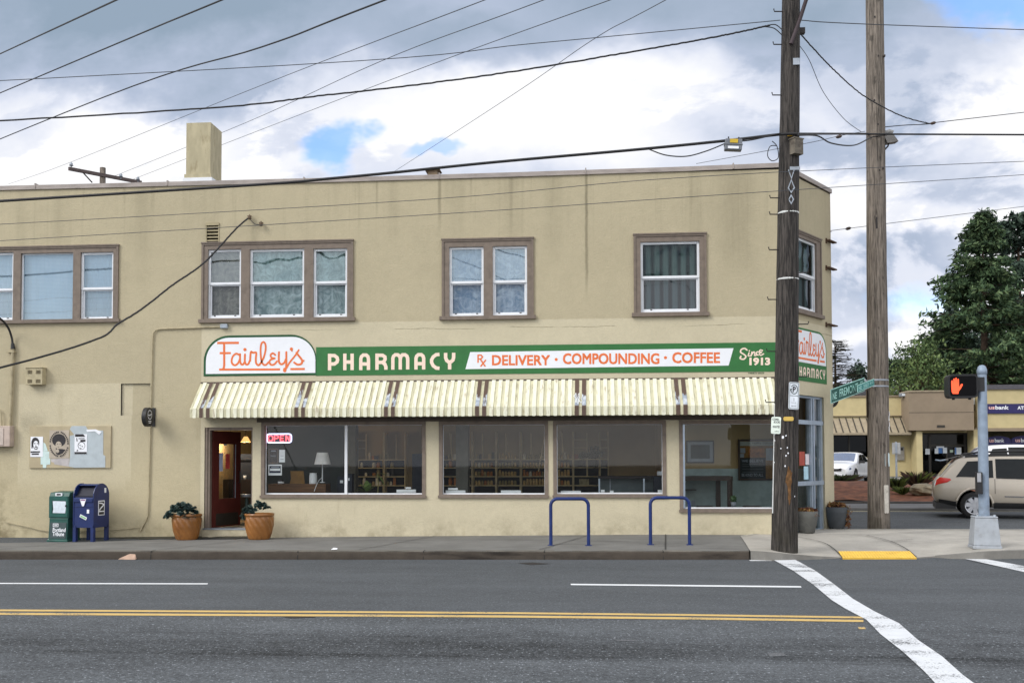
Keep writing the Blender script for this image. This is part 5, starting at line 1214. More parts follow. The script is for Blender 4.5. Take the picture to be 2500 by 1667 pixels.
for i, py in enumerate((1010, 1022, 1036, 1048)):
    c_, r = at2(py); m = MB(); a = R(-25-8*(i % 2)); o_ = c_+V((math.cos(a), math.sin(a), 0))*(r+.004); m.add([o_+V((0, 0, -.06)), o_+V((.015, -.02, -.05)), o_+V((.01, -.02, .05)), o_+V((-.004, 0, .06))], [(0, 1, 2, 3)]); m.build('paper_scrap', m_signw, PL2)
for py, dx_ in ((548, -.07),):
    c_, r = at2(py); m = MB(); m.box(c_.x+dx_, c_.x+dx_+.07, c_.y-r-.006, c_.y-r*.8, c_.z-.14, c_.z+.12); m.build('dark_slot', m_iron, PL2)
for py, dx_ in ((50, -.05), (145, .02), (145, .16), (311, 0.0), (252, -.08), (418, .10), (422, .02)):
    c_, r = at2(py); m = MB(); m.box(c_.x+dx_-.014, c_.x+dx_+.014, c_.y-r-.012, c_.y-r*.7, c_.z-.02, c_.z+.02); m.build('bolt', m_iron, PL2)
c_, r = at2(322)
t = thing('floodlight', 'grey floodlight with slanted hood on the pale pole at cable height', 'floodlight', P(2178, 335, y2))
m = MB(); a, b, c2, d = P(2158, 330, y2-.1), P(2178, 323, y2-.1), P(2194, 345, y2-.1), P(2167, 349, y2-.1); nv = V((0, .28, .03))
m.add([a, b, c2, d, a+nv, b+nv, c2+nv, d+nv], [(0, 3, 2, 1), (4, 5, 6, 7), (0, 1, 5, 4), (1, 2, 6, 5), (2, 3, 7, 6), (3, 0, 4, 7)]); m.build('lamp_housing', pm('flood_grey', C(120, 118, 116, .8), .5), t)
m = MB(); m.tube([P(2158, 326, y2), P(2172, 321, y2), P(2180, 324, y2)], .05); m.build('hood', pm('flood_hood', C(150, 150, 150, .8), .5), t)
m = MB(); m.tube([P(2170, 349, y2), P(2168, 357, y2), P(2160, 366, y2)], .018); m.build('photocell', m_iron, t)

# ---------------------------------------------------------------- pedestrian signal
o_ = onc(2404, 1335); dS = (o_-CAMO).dot(rot @ V((0, 0, -1))); kS = dS/FPX; SY = o_.y
ps = thing('pedestrian_signal', 'grey pedestrian signal post with a lit red orange hand, on the corner pavement', 'signal', o_)
T = M4.Translation(o_) @ M4.Rotation(R(-9), 4, 'Z')
m_sig = pm('signal_grey', C(150, 166, 186, .8), .5, .15, var=.10, scale=7, dirt=(C(110, 114, 120, .8), .4)); m_sbase = pm('base_grey', C(176, 182, 190, .8), .55, var=.08, dirt=(C(120, 118, 112), .45))
hb, wb_, wt_ = 76*kS, 62*kS/2, 51*kS/2; m = MB(T)
def frus(z0, z1, a, b): m.add([(sx*r, sy*r, z) for z, r in ((z0, a), (z1, b)) for sx, sy in ((-1, -1), (1, -1), (1, 1), (-1, 1))], [(0, 1, 5, 4), (1, 2, 6, 5), (2, 3, 7, 6), (3, 0, 4, 7), (4, 5, 6, 7), (3, 2, 1, 0)])
frus(-.02, .04, wb_*1.05, wb_*1.05); frus(.041, hb-.03, wb_, wt_); frus(hb-.029, hb, wt_*1.04, wt_*1.0); m.build('base', m_sbase, ps, bevel=.014)
for i, (sx, sy) in enumerate(((-1, -1), (1, -1))):
    m = MB(T); m.lathe([(0, .03), (.025, .03), (.028, 0)], (sx*wt_*.75, sy*wt_*.75, hb), 8); m.build('anchor_bolt', m_steel, ps)
tp = P(2397, 897, SY); bt = o_+V((0, 0, hb)); r0, r1 = 25*kS/2, 21*kS/2
m = MB(); m.tube([bt, bt.lerp(tp, .5), tp-V((0, 0, .11))], [r0, (r0+r1)/2, r1], 20); m.build('post', m_sig, ps)
m = MB(); m.lathe([(r1*1.03, -.125), (r1*1.12, -.12), (r1*1.12, -.05), (r1*1.04, -.03), (r1*.85, .015), (r1*.5, .04), (0, .048)], tp, 20); m.build('post_cap', m_sig, ps)
ctr = P(2347, 943, SY-.02); hw, hh = 35*kS, 29*kS; T = M4.Translation(ctr) @ M4.Rotation(R(-2), 4, 'Z')
def rr(w_, h_, r): return [(sx*(w_-r)+r*math.cos(R(a0+a)), sz*(h_-r)+r*math.sin(R(a0+a))) for sx, sz, a0 in ((1, 1, 0), (-1, 1, 90), (-1, -1, 180), (1, -1, 270)) for a in (0, 30, 60, 90)]
m = MB(T); m.prism(rr(hw, hh, .07), -.10, .14); m.build('signal_head', pm('signal_black', (.012, .012, .014), .45), ps)
m = MB(T); m.prism(rr(hw*.88, hh*.84, .04), -.103, -.1005); m.build('signal_lens', pm('lens_dark', (.006, .006, .007), .9, spec=.1), ps)
for x in (-.55, .55): m = MB(T); m.box(hw*x-.02, hw*x+.02, -.02, .02, -hh-.03, -hh); m.build('drain_plug', m_black, ps)
m = MB(T); m.box(hw, hw+.13, -.05, .07, -hh*.45, hh*.75); m.build('bracket', m_black, ps)
hx = lambda x, y: ((x-2347)*kS, (943-y)*kS)
m_hand = emat('hand_glow', (1.0, .085, .025), 1.15)
m = MB(T); HAND = ([(2320, 958), (2319, 945), (2319, 932), (2320, 929), (2322, 929), (2323.5, 932), (2324, 938.5), (2324, 927), (2325, 924.5), (2327, 924.5), (2328, 927), (2328.2, 938), (2328.6, 925), (2329.8, 922.5), (2331.6, 922.5), (2332.6, 925), (2332.8, 938), (2333.6, 927.5), (2334.6, 925.5), (2336.2, 925.5), (2337, 928), (2337.2, 942), (2337.6, 946), (2341, 939.5), (2343.5, 937.5), (2345.8, 938.6), (2345.8, 941), (2341, 950), (2336.5, 955.5), (2335.5, 962), (2322.5, 962)])
m.add([(hx(*q)[0], -.1045, hx(*q)[1]) for q in HAND], [tuple(range(len(HAND)))]); m.build('hand_symbol', m_hand, ps)
bx_ = P(2386, 1178, SY-.06); m = MB(); m.box(bx_.x-.035, bx_.x+.06, bx_.y-.10, bx_.y+.02, bx_.z-27*kS, bx_.z+26*kS); m.build('push_button_box', m_black, ps, bevel=.008)
m = MB(); m.box(bx_.x-.038, bx_.x+.03, bx_.y-.104, bx_.y-.1005, bx_.z+2*kS, bx_.z+24*kS); m.build('button_plate', pm('plate_grey', C(178, 180, 186, .8), .5), ps)

# ---------------------------------------------------------------- overhead lines
def wire(pts, r, label, cat='cable', mat=None, name='overhead_wire', sag=0., n=18, group='overhead lines', wob=0.):
    """pts are (px, py, distance Y) in order"""
    w3 = [P(*q) for q in pts]
    # run on past the frame to the next pole
    if pts[0][0] < -40: w3[0] = w3[0]+(w3[0]-w3[1]).normalized()*14*(0 if pts[0][2] > YF-2 and pts[0][1] > 700 else 1)
    if pts[-1][0] > 2540 or pts[-1][1] < -30: w3[-1] = w3[-1]+(w3[-1]-w3[-2]).normalized()*14
    if len(w3) == 2: out = [w3[0].lerp(w3[1], i/n)-V((0, 0, sag*4*(i/n)*(1-i/n))) for i in range(n+1)]
    else: out = [V(q) for q in smoothpts([tuple(v) for v in w3], 8)]
    if wob:
        rg = random.Random(len(label)); out2 = []
        for a, b in zip(out, out[1:]):
            for j in range(4): out2.append(a.lerp(b, j/4)+V((0, 0, rg.uniform(-wob, wob))))
        out = out2+[out[-1]]
    m = MB(); m.tube(out, r, 6); return m.build(name, mat or m_cable, None, label=label, category=cat, group=group)
Y1, Y2 = b1.y, b2.y
wire([(-60, 160, 22), (290, -2, 12.5), (420, -62, 10.5)], .012, 'thick black wire cutting across the top left corner of the sky')
wire([(-60, 253, 24), (250, 122, 17.5), (548, -2, 13), (660, -48, 12)], .012, 'thick black wire, second from the top left corner of the sky')
wire([(-60, 366, 27), (250, 239, 21.0), (640, 115, 15.8), (947, -2, 12.8), (1060, -45, 12)], .0125, 'longest thick black wire slanting down through the upper left sky')
XB = (168, 412, 44.)
wire([(20, 450, 60), (150, 405, 44), (600, 224, 26), (900, 108, 19), (1193, -3, 15), (1300, -44, 14)], .0075, 'thin wire from the tip of the far crossarm up across the sky', mat=m_cabg)
wire([(280, 430, 44.6), (600, 300, 31), (930, 150, 21.5), (1337, -3, 15.5), (1440, -42, 14.5)], .0075, 'thin wire passing behind the chimney top, from the middle of the far crossarm', mat=m_cabg)
wire([(325, 438, 44.9), (640, 316, 34), (1000, 178, 23.5), (1500, -3, 16), (1600, -38, 15)], .0075, 'thin wire passing behind the chimney, lowest of the three from the far crossarm', mat=m_cabg)
wire([(955, 424, 38), (1250, 233, 24), (1450, 96, 18), (1632, -3, 15), (1700, -40, 14)], .0065, 'thin wire rising steeply to the right from the roof edge, above the middle windows', mat=m_cabg)
c1, _ = at1(50)
wire([(-60, 199, Y1), (700, 160, Y1), (1300, 107, Y1), (1905, 50, Y1-.15)], .0075, 'topmost thin straight wire running left from the dark pole', mat=m_cabg)
wire([(1953, 50, Y1-.1), (2260, 65, Y1+1.5), (2560, 75, Y1+3)], .0085, 'topmost thin wire running right from the dark pole past the pale pole', mat=m_cabg)
wire([(-60, 297, Y1-.2), (300, 278, Y1-.2), (800, 232, Y1-.2), (1200, 183, Y1-.2), (1600, 117, Y1-.2), (1780, 84, Y1-.2), (1880, 62, Y1-.2)], .0155, 'twisted black cable sagging from the left edge to the dark pole', wob=.006)
wire([(1868, 64, Y1-.2), (1893, 61, Y1-.2), (1912, 76, Y1-.22)], .009, 'upper short loop of cable joining the twisted cable to the dark pole')
wire([(1868, 66, Y1-.2), (1890, 70, Y1-.2), (1910, 87, Y1-.22)], .009, 'lower short loop of cable joining the twisted cable to the dark pole')
wire([(-60, 494.5, Y1-.45), (400, 466, Y1-.4), (830, 434, Y1-.36), (1200, 397, Y1-.33), (1560, 365, Y1-.3), (1780, 343, Y1-.28), (1900, 329, Y1-.24), (1945, 327, Y1-.24)], .026, 'heaviest black cable bundle crossing the building front just below the roofline')
wire([(1585, 365, Y1-.33), (1625, 379, Y1-.33), (1675, 382, Y1-.33), (1725, 369, Y1-.33), (1772, 350, Y1-.33)], .011, 'short cable loop hanging under the heavy bundle beside the splice box')
wire([(1808, 345, Y1-.33), (1840, 341, Y1-.3), (1905, 326, Y1-.26)], .012, 'short cable leading from the splice box to the dark pole')
wire([(1945, 327, Y1-.2), (2120, 327, Y2-.3), (2180, 328, Y2-.3), (2560, 329.5, Y2+.5)], .022, 'thick black cable running right from the dark pole past the pale pole')
wire([(1945, 331, Y1-.2), (1995, 332, Y1+.5), (2030, 350, Y1+1.2), (2085, 355, Y1+2.4), (2130, 335, Y2-.35), (2165, 330, Y2-.35)], .014, 'black cable drooping in a loop between the two tall poles')
wire([(1955, 84, Y1-.1), (1985, 118, Y1+.2), (2040, 175, Y1+1.2), (2110, 235, Y2-1.2), (2200, 283, Y2), (2268, 302, Y2+.8)], .013, 'twisted cable swooping down right from the dark pole in front of the pale pole', wob=.006)
wire([(1952, 112, Y1), (1976, 148, Y1+.6), (2010, 225, Y1+1.6), (2060, 290, Y1+2.6), (2102, 322, Y1+3.4)], .0065, 'thin slack grey wire curving down between the two tall poles', mat=m_cabg)
wire([(2155, 311, Y2), (2210, 306, Y2+.4), (2268, 303, Y2+.8), (2340, 293, Y2+2), (2560, 268, Y2+6)], .010, 'guy wire with a clamp climbing gently to the right edge from the pale pole')
wire([(1700, 400, Y1+6), (1960, 352, Y1+2.2), (2050, 332, Y1+3), (2112, 321, Y2-.2)], .006, 'faint thin wire reaching from behind the dark pole to the pale pole', mat=m_cabg)
wire([(-60, 549.5, Y1-1), (830, 501, Y1-1), (1900, 420.5, Y1-1), (2560, 394.5, Y1+1)], .0055, 'upper of the two thin wires crossing in front of the upper wall', mat=m_cabg)
wire([(-60, 591, Y1-1), (830, 538, Y1-1), (1900, 466.5, Y1-1), (2560, 423, Y1+1)], .0055, 'lower of the two thin wires crossing in front of the upper wall', mat=m_cabg)
wire([(2030, 566, B_.y), (2070, 558, Y2+.5), (2560, 497, Y2+6)], .007, 'thin wire leaving the corner wall to the right at upper window height', mat=m_cabg)
wire([(-60, 912, 14.0), (60, 882, 15.), (300, 783, 17.6), (420, 697, 18.8), (500, 640, 19.6), (575, 560, 20.3), (607, 532, YF-.1)], .018, 'black service cable swooping from the lower left up to the wall hooks', wob=.004)
wire([(607, 532, YF-.1), (622, 547, YF-.12), (637, 548, YF-.1)], .008, 'short jumper wire between the two wall hooks')
wire([(-60, 756, YF-1.2), (-5, 775, YF-.5), (18, 797, YF-.2), (28, 822, YF-.08), (31, 840, YF-.06)], .024, 'thick black cable dropping into the weatherhead at the far left')
wire([(12, 1274, YF-.04), (60, 1284, YF-.04), (130, 1297, YF-.03), (275, 1293, YF-.03), (342, 1287, YF-.03)], .010, 'slack telephone cable running low along the wall behind the mailbox', mat=m_cond)
# fittings on the lines
o_ = P(1790, 355, Y1-.33); t = thing('splice_box', 'grey splice box with a yellow label hanging from the heavy cable', 'box', o_)
T = M4.Translation(o_) @ M4.Rotation(R(4), 4, 'Y'); m = MB(T); m.box(-.15, .15, -.07, .07, -.10, .10); m.box(-.16, .16, -.08, .08, -.015, .015); m.build('cabinet_box', pm('splice_grey', C(120, 124, 132, .8), .5), t, bevel=.012)
m = MB(T); m.box(-.07, .07, -.084, -.0815, .02, .09); m.build('warning_label', pm('label_yellow', C(214, 180, 50, .9), .5), t); m = MB(T); m.box(-.10, .09, -.084, -.0815, -.085, -.04); m.build('data_label', m_signw, t)
for x in (-.09, .09): m = MB(T); m.tube([(x, 0, .10), (x, 0, .15)], .012); m.build('hanger', m_iron, t)
for px, py, yy_, lab in ((2278, 301, Y2+.8, 'brown clamp on the guy wire right of the pale pole'), (2048, 334, Y1+3, 'small brown insulator on the faint wire between the two poles'), (2071, 558, Y2+.5, 'dark clamp on the thin wire right of the corner wall')):
    o_ = P(px, py, yy_); m = MB(); m.tube([o_+V((-.06, 0, -.015)), o_+V((-.03, 0, -.008)), o_+V((.03, 0, .008)), o_+V((.06, 0, .015))], [.015, .035, .035, .015], 8); m.build('wire_clamp', pm('clamp_brown', (.07, .045, .035), .6), None, label=lab, category='clamp')
wire([(1885, 345, Y1-.25), (1897, 358, Y1-.25), (1900, 385, Y1-.25), (1885, 393, Y1-.25), (1874, 380, Y1-.25), (1880, 358, Y1-.25), (1897, 356, Y1-.25)], .008, 'round coil of spare cable hanging left of the dark pole')
# far pole with crossarm beyond the roof
o_ = V((P(251, 410, 44).x, 44, ground(0, 44))); t = thing('utility_pole', 'distant wooden pole top with a tilted crossarm showing above the roof, left of the chimney', 'utility pole', o_)
q = P(251, 410, 44); m = MB(); m.tube([o_, q], [.2, .13], 12); m.build('trunk', m_pole2, t)
m = MB(); a, b = P(168, 412, 42.5), P(345, 446, 45.5); d = (b-a).normalized(); u = V((0, 0, 1)).cross(d).normalized(); w_ = d.cross(u)
m.add([p_+u*sx*.06+w_*sz*.075 for p_ in (a, b) for sx, sz in ((-1, -1), (1, -1), (1, 1), (-1, 1))], [(0, 1, 2, 3), (7, 6, 5, 4), (0, 4, 5, 1), (1, 5, 6, 2), (2, 6, 7, 3), (3, 7, 4, 0)]); m.build('crossarm', pm('arm_wood', C(104, 92, 90, .75), .85, var=.25, stretch=(1, 1, 4)), t)
m = MB(); m.tube([P(203, 422, 43.4), P(225, 446, 43.9)], .03); m.build('brace', m_iron, t)
for px, py in ((174, 402), (295, 429), (337, 437)):
    c_ = P(px, py, 43+.5*(px > 200)+1.2*(px > 300)); m = MB(); m.lathe([(.02, -.16), (.03, -.06), (.10, -.05), (.06, .0), (.08, .03), (.03, .10)], c_, 10); m.build('insulator', m_steel, t)

# ---------------------------------------------------------------- things inside the shop
m_paper = pm('paper_white', C(232, 238, 244, .95), .8, var=.02)
# neon sign
o_ = FA.wp(686, 1068, -.14); ns = thing('neon_sign', 'lit neon OPEN sign with red letters in a bluish white tube frame', 'sign', o_)
TF = FA.M
r = FA.rect(650, 1058, 713, 1081, -.14); cx_, cz = (r[0]+r[1])/2, (r[2]+r[3])/2; hw, hh = (r[1]-r[0])/2, (r[3]-r[2])/2
T = TF @ M4.Translation(V((cx_, .14, cz)))
m = MB(T); m.prism(rr(hw*1.02, hh*1.06, .05), .03, .05); m.build('backing', pm('neon_backing', (.012, .012, .03), .5), ns)
fp = [(a, 0, b) for a, b in rr(hw*.95, hh*.9, .05)]; m = MB(T); m.tube(fp+[fp[0]], .013, 6); m.build('frame_tube', emat('neon_white', (.62, .66, 1.0), 2.2), ns)
red = emat('neon_red', (1.0, .10, .13), 2.0); lw = hw*.36; lh = hh*.58
def nl(pts, i): m = MB(T); m.tube([(-hw*.66+i*hw*.445+a*lw*.5, -.005, b*lh) for a, b in pts], .0135, 6); m.build('letter_tube', red, ns)
nl([(math.cos(R(a)), math.sin(R(a))) for a in range(90, 451, 30)], 0); nl([(-.8, -1), (-.8, 1), (.3, 1), (.85, .75), (.85, .2), (.3, 0), (-.8, 0)], 1); [nl(q, 2) for q in ([(-.7, 1), (-.7, -1)], [(-.7, 1), (.8, 1)], [(-.7, 0), (.5, 0)], [(-.7, -1), (.8, -1)])]; [nl(q, 3) for q in ([(-.75, -1), (-.75, 1)], [(-.75, 1), (.75, -1)], [(.75, -1), (.75, 1)])]
def shop_item(fr_rect, d0, d1, name, label, cat, mat, group=None, z0=None):
    r = FA.rect(*fr_rect, -d0); m = MB(FA.M); m.box(r[0], r[1], d0, d1, r[2], r[3]); return m.build(name, mat, None, label=label, category=cat, **({'group': group} if group else {}))
def flat_notice(rect, label, cat, parts, d=.12, paper=m_paper, name='window_notice'):
    r = FA.rect(*rect, -d); t = thing(name, label, cat, FA.w((r[0]+r[1])/2, r[2], -d), 'notices in the shop window')
    m = MB(FA.M); m.box(r[0], r[1], d, d+.006, r[2], r[3]); m.build('panel', paper, t)
    for i, (x0, y0, x1, y1, mt) in enumerate(parts):
        if len((x0, y0, x1, y1)) and mt == 'disc':
            m = MB(FA.M); disc2(m, ((r[0]+r[1])/2, r[2]+(r[3]-r[2])*.5), (r[1]-r[0])*.42, -d+.0015, (0, 0, 0), (1, 0, 0), (0, 0, 1), (0, -1, 0), n=24); m.build('print', m_paper, t)
        else:
            m = MB(FA.M); m.box(r[0]+(r[1]-r[0])*x0, r[0]+(r[1]-r[0])*x1, d-.0016-.0004*i, d-.001, r[2]+(r[3]-r[2])*y0, r[2]+(r[3]-r[2])*y1); m.build('print', mt, t)
    return t
m_pfr = pm('bronze_frame', C(120, 100, 88, .8), .5); m_navyp = pm('print_navy', C(40, 46, 70, .85), .7); m_dbrown = pm('print_dark', C(44, 38, 40, .8), .7); m_pg = pm('print_grey', C(150, 160, 172, .9), .7)
t = flat_notice((656, 1095, 679, 1130), 'bronze framed dark notice with a white round logo, below the neon sign', 'sign', [(.06, .04, .94, .96, m_dbrown), (0, 0, 0, 0, 'disc'), (.25, .82, .75, .88, m_pg)], paper=m_pfr)
r = FA.rect(656, 1095, 679, 1130, -.12); FA.text('basics', 661, 1109.5, 674, 1114.5, -.1165, m_pg, t, name='print')
flat_notice((681.5, 1097.5, 695.5, 1128), 'narrow pale blue sheet taped beside the framed round logo', 'notice', [(.2, .2, .8, .25, m_pg), (.2, .5, .8, .53, m_pg)])
flat_notice((655, 1133.5, 688, 1160), 'white and navy printed notice, lowest in the left shop window', 'notice', [(.08, .22, .92, .88, m_navyp), (.12, .42, .88, .64, m_paper), (.2, .72, .8, .80, m_pg)])
FLI = FL
# white table lamp
zs = FA.px(790, 1178, -.5)[1]
o_ = V((FA.px(787, 1178, -.6)[0], YF+.6, zs)); t = thing('table_lamp', 'white table lamp with tapered shade standing in the left shop window', 'lamp', o_)
k = (YF+.6)/FPX/math.cos(YAW); m = MB(); zz0 = FA.px(787, 1133, -.6)[1]; zz1 = FA.px(787, 1104.5, -.6)[1]
m.lathe([(20*k, zz0-zs), (13.5*k, zz1-zs)], o_, 28); m.build('lamp_shade', pm('shade_white', C(226, 226, 224, .95), .8), t)
m = MB(); m.lathe([(0, 0), (.06, 0), (.06, .012), (.012, .02), (.01, zz1-zs-.05), (0, zz1-zs-.05)], o_, 16); m.build('stand', m_paper, t)
m = MB(); m.tube([tuple(v) for v in (o_+V((.0, -.01, .12)), o_+V((-.05, -.1, .05)), o_+V((-.08, -.2, -.06)), o_+V((-.1, -.28, -.18)))], .006); m.build('flex', m_paper, t)
m_box = pm('rustic_wood', C(110, 78, 50, .75), .7, var=.3, scale=5, stretch=(.4, 1, 6)); zl = FA.px(700, 1182, -.5)[1]
m = MB(FA.M); r = FA.rect(655, 1181, 795, 1199, -.45); m.box(r[0], r[1], .45, .85, r[2]-.02, r[3]); m.build('window_bench', m_box, None, label='low rustic wooden bench box along the bottom of the left shop window', category='bench')
z_b = r[3]
m = MB(FA.M); a = FA.rect(708, 1149.5, 742, 1180, -.6); m.prism([(a[0]+.03, z_b), (a[1]+.01, z_b), (a[1]-.02, a[3]), (a[0], a[3])], .62, .65); m.prism([(a[0]-.02, z_b), (a[0]+.04, z_b), (a[0]+.04, a[3]-.05)], .64, .78); m.build('easel_board', pm('kraft_board', C(150, 116, 68, .8), .8), None, label='tilted brown board standing on the bench in the left shop window', category='board')
c_ = FA.wp(764.5, 1180, -.62); c_.z = z_b; m = MB(); m.lathe([(0, 0), (.085, 0), (.088, .02), (.082, .19), (.07, .215), (.078, .22), (.076, .235), (0, .24)], c_, 20); m.build('canister', m_paper, None, label='white lidded canister on the bench, left of the table lamp', category='canister')
c_ = FA.wp(686, 1180, -.65); c_.z = z_b; m = MB(); m.lathe([(0, 0), (.065, 0), (.068, .05), (0, .055)], c_, 16); m.lathe([(0, .055), (.05, .056), (.045, .09), (0, .10)], c_, 14, 1); m.build('dish', [m_paper, m_dbrown], None, label='small white dish with a dark top on the bench below the white and navy notice', category='dish')
for px, lab, py in ((836, 'dark waste bin with a white label, left of the white window bar', 1162), (852, 'dark waste bin with a white label, right of the white window bar', 1156)):
    c_ = FA.wp(px, 1202, -1.0); c_.z = FLI; ztop = FA.px(px, py, -1.0)[1]; t = thing('waste_bin', lab, 'bin', c_, 'dark bins in the shop window'); m = MB(); m.box(c_.x-.09, c_.x+.09, c_.y-.1, c_.y+.1, FLI, ztop-.03); m.box(c_.x-.1, c_.x+.1, c_.y-.11, c_.y+.11, ztop-.029, ztop); m.build('body', m_navy, t); m = MB(); m.box(c_.x-.03, c_.x+.04, c_.y-.104, c_.y-.101, ztop-.15, ztop-.09); m.build('label', m_paper, t)
# leafy plant
m_leaf = pm('dieffenbachia', C(112, 140, 70, .8), .5, var=.45, scale=16, dirt=(C(196, 206, 150, .85), .7)); c_ = FA.wp(896, 1203, -.55); t = thing('house_plant', 'green broad leaved plant with a leaning stem inside the left shop window', 'plant', c_)
def bigleaf(mb, p0, d, L_, wd, droop):
    d = V(d).normalized(); s = d.cross(V((0, 0, 1))).normalized(); n = 6; vs = []
    for i in range(n+1):
        f = i/n; c = V(p0)+d*L_*f-V((0, 0, droop*f*f)); ww = wd*math.sin(math.pi*min(1, f*.93+.05)); vs += [c-s*ww+V((0, 0, .02*ww)), c+V((0, 0, -.01)), c+s*ww]
    mb.add(vs, [(i*3+j, i*3+j+1, (i+1)*3+j+1, (i+1)*3+j) for i in range(n) for j in (0, 1)], 0, True)
m = MB()
for a, el, L_, wd in ((200, 35, .30, .05), (170, 60, .30, .05), (80, 75, .32, .075), (20, 40, .30, .07), (-30, 20, .32, .06), (300, 55, .26, .06), (120, 10, .28, .05), (250, 20, .3, .055), (355, 65, .3, .06)):
    bigleaf(m, c_+V((0, 0, .02)), (math.cos(R(a))*math.cos(R(el)), -.4+.5*math.sin(R(a))*math.cos(R(el)), math.sin(R(el))), L_, wd, .05)
tp = FA.wp(921, 1158, -.55); bigleaf(m, tp, (1, -.3, .55), .24, .035, .12); bigleaf(m, tp-V((0, 0, .02)), (.7, -.5, -.1), .24, .025, .2); bigleaf(m, tp-V((.01, 0, .02)), (-1, -.2, .3), .12, .02, .05)
m.build('leaf', m_leaf, t); m = MB(); m.tube([FA.wp(922, 1203, -.55), FA.wp(924, 1180, -.55), tp], .012); m.build('stem', pm('stem_pale', C(150, 144, 96, .8), .7), t)
# sheets on the sills
for i, (x0, y0, x1, y1, lab) in enumerate(((968, 1194.5, 1015, 1202, 'white sheet tray on the sill under the navy partition'), (990, 1188.5, 1003, 1193, 'small pale card behind the tray under the navy partition'), (1088, 1196.5, 1136, 1203, 'white tray on the sill below the grey column'), (1094, 1190.5, 1117, 1195.5, 'white card standing on the tray below the grey column'), (1223, 1196.5, 1272, 1203, 'white tray on the sill in the middle of the second big window'),
                                         (1369, 1197.5, 1418, 1203.5, 'white tray on the sill at the left of the third big window'), (1467, 1195, 1476, 1201, 'small white card on the sill below the counter post'), (1489, 1197, 1498, 1202, 'small white card on the sill under the dark counter'), (1606, 1195.5, 1621, 1203, 'white card on the sill at the right end of the third big window'))):
    shop_item((x0, y0, x1, y1), .16, .20, 'sill_card', lab, 'card', m_paper, 'white cards and trays on the window sills')
# back shelves: a unit per pair of uprights, jars standing on the boards
SH = -(YB-.32)
def SX(px): return FA.px(px, 1120, SH)[0]
def SZ(py, px=1200): return FA.px(px, py, SH)[1]
shelf_z = [SZ(y) for y in (1120.5, 1140.5, 1162, 1184)]; topz = SZ(1054); low = FLI
units = [(862, 888, 937, 'behind the green plant'), (937, 962, 990, 'behind the navy partition'), (1060, 1098, 1153, 'behind the grey column'), (1153, 1175, 1211, 'left of centre, second big window'), (1211, 1233, 1271, 'right of centre, second big window'), (1271, 1295, 1333, 'at the right, second big window'),
         (1333, 1372, 1399, 'at the left, third big window'), (1399, 1433, 1464, 'behind the hanging plant'), (1464, 1475, 1486, 'narrow and beside the tan wall')]
m_jar = [pm('jar_amber', C(190, 122, 56, .85), .4, var=.15), pm('jar_white', C(232, 226, 208, .95), .5), pm('jar_olive', C(166, 152, 104, .85), .5), pm('jar_tan', C(212, 182, 124, .9), .5), pm('jar_dark', C(62, 62, 62, .7), .5)]; m_lid = pm('jar_lid', C(206, 196, 170, .85), .5)
def jarproto(kind, h, r):
    m = MB()
    if kind == 'box': m.box(-r, r, -r*.7, r*.7, 0, h)
    else: m.lathe([(0, 0), (r, 0), (r, h*.74), (r*.7, h*.82), (r*.75, h*.821), (r*.75, h), (0, h)], (0, 0, 0), 8)
    return m
meshes = {}
rg = random.Random(11)
def place_jar(x, z, kind, mi, h, r, lab, grp):
    key = (kind, mi, round(h, 2), round(r, 2))
    if key not in meshes:
        o = jarproto(kind, h, r).build('medicine_jar' if kind == 'jar' else 'medicine_carton', [m_jar[mi]]); meshes[key] = o.data; bpy.data.objects.remove(o)
    o = bpy.data.objects.new('medicine_jar' if kind == 'jar' else 'medicine_carton', meshes[key]); COL.objects.link(o); o.location = (x, YF+YB-.22+rg.uniform(-.02, .02), z)
    o['label'] = lab; o['category'] = 'jar' if kind == 'jar' else 'carton'; o['group'] = grp
names = ['amber', 'white', 'olive', 'tan', 'dark']; rows_ = ['top board', 'second board', 'third board', 'lowest board']
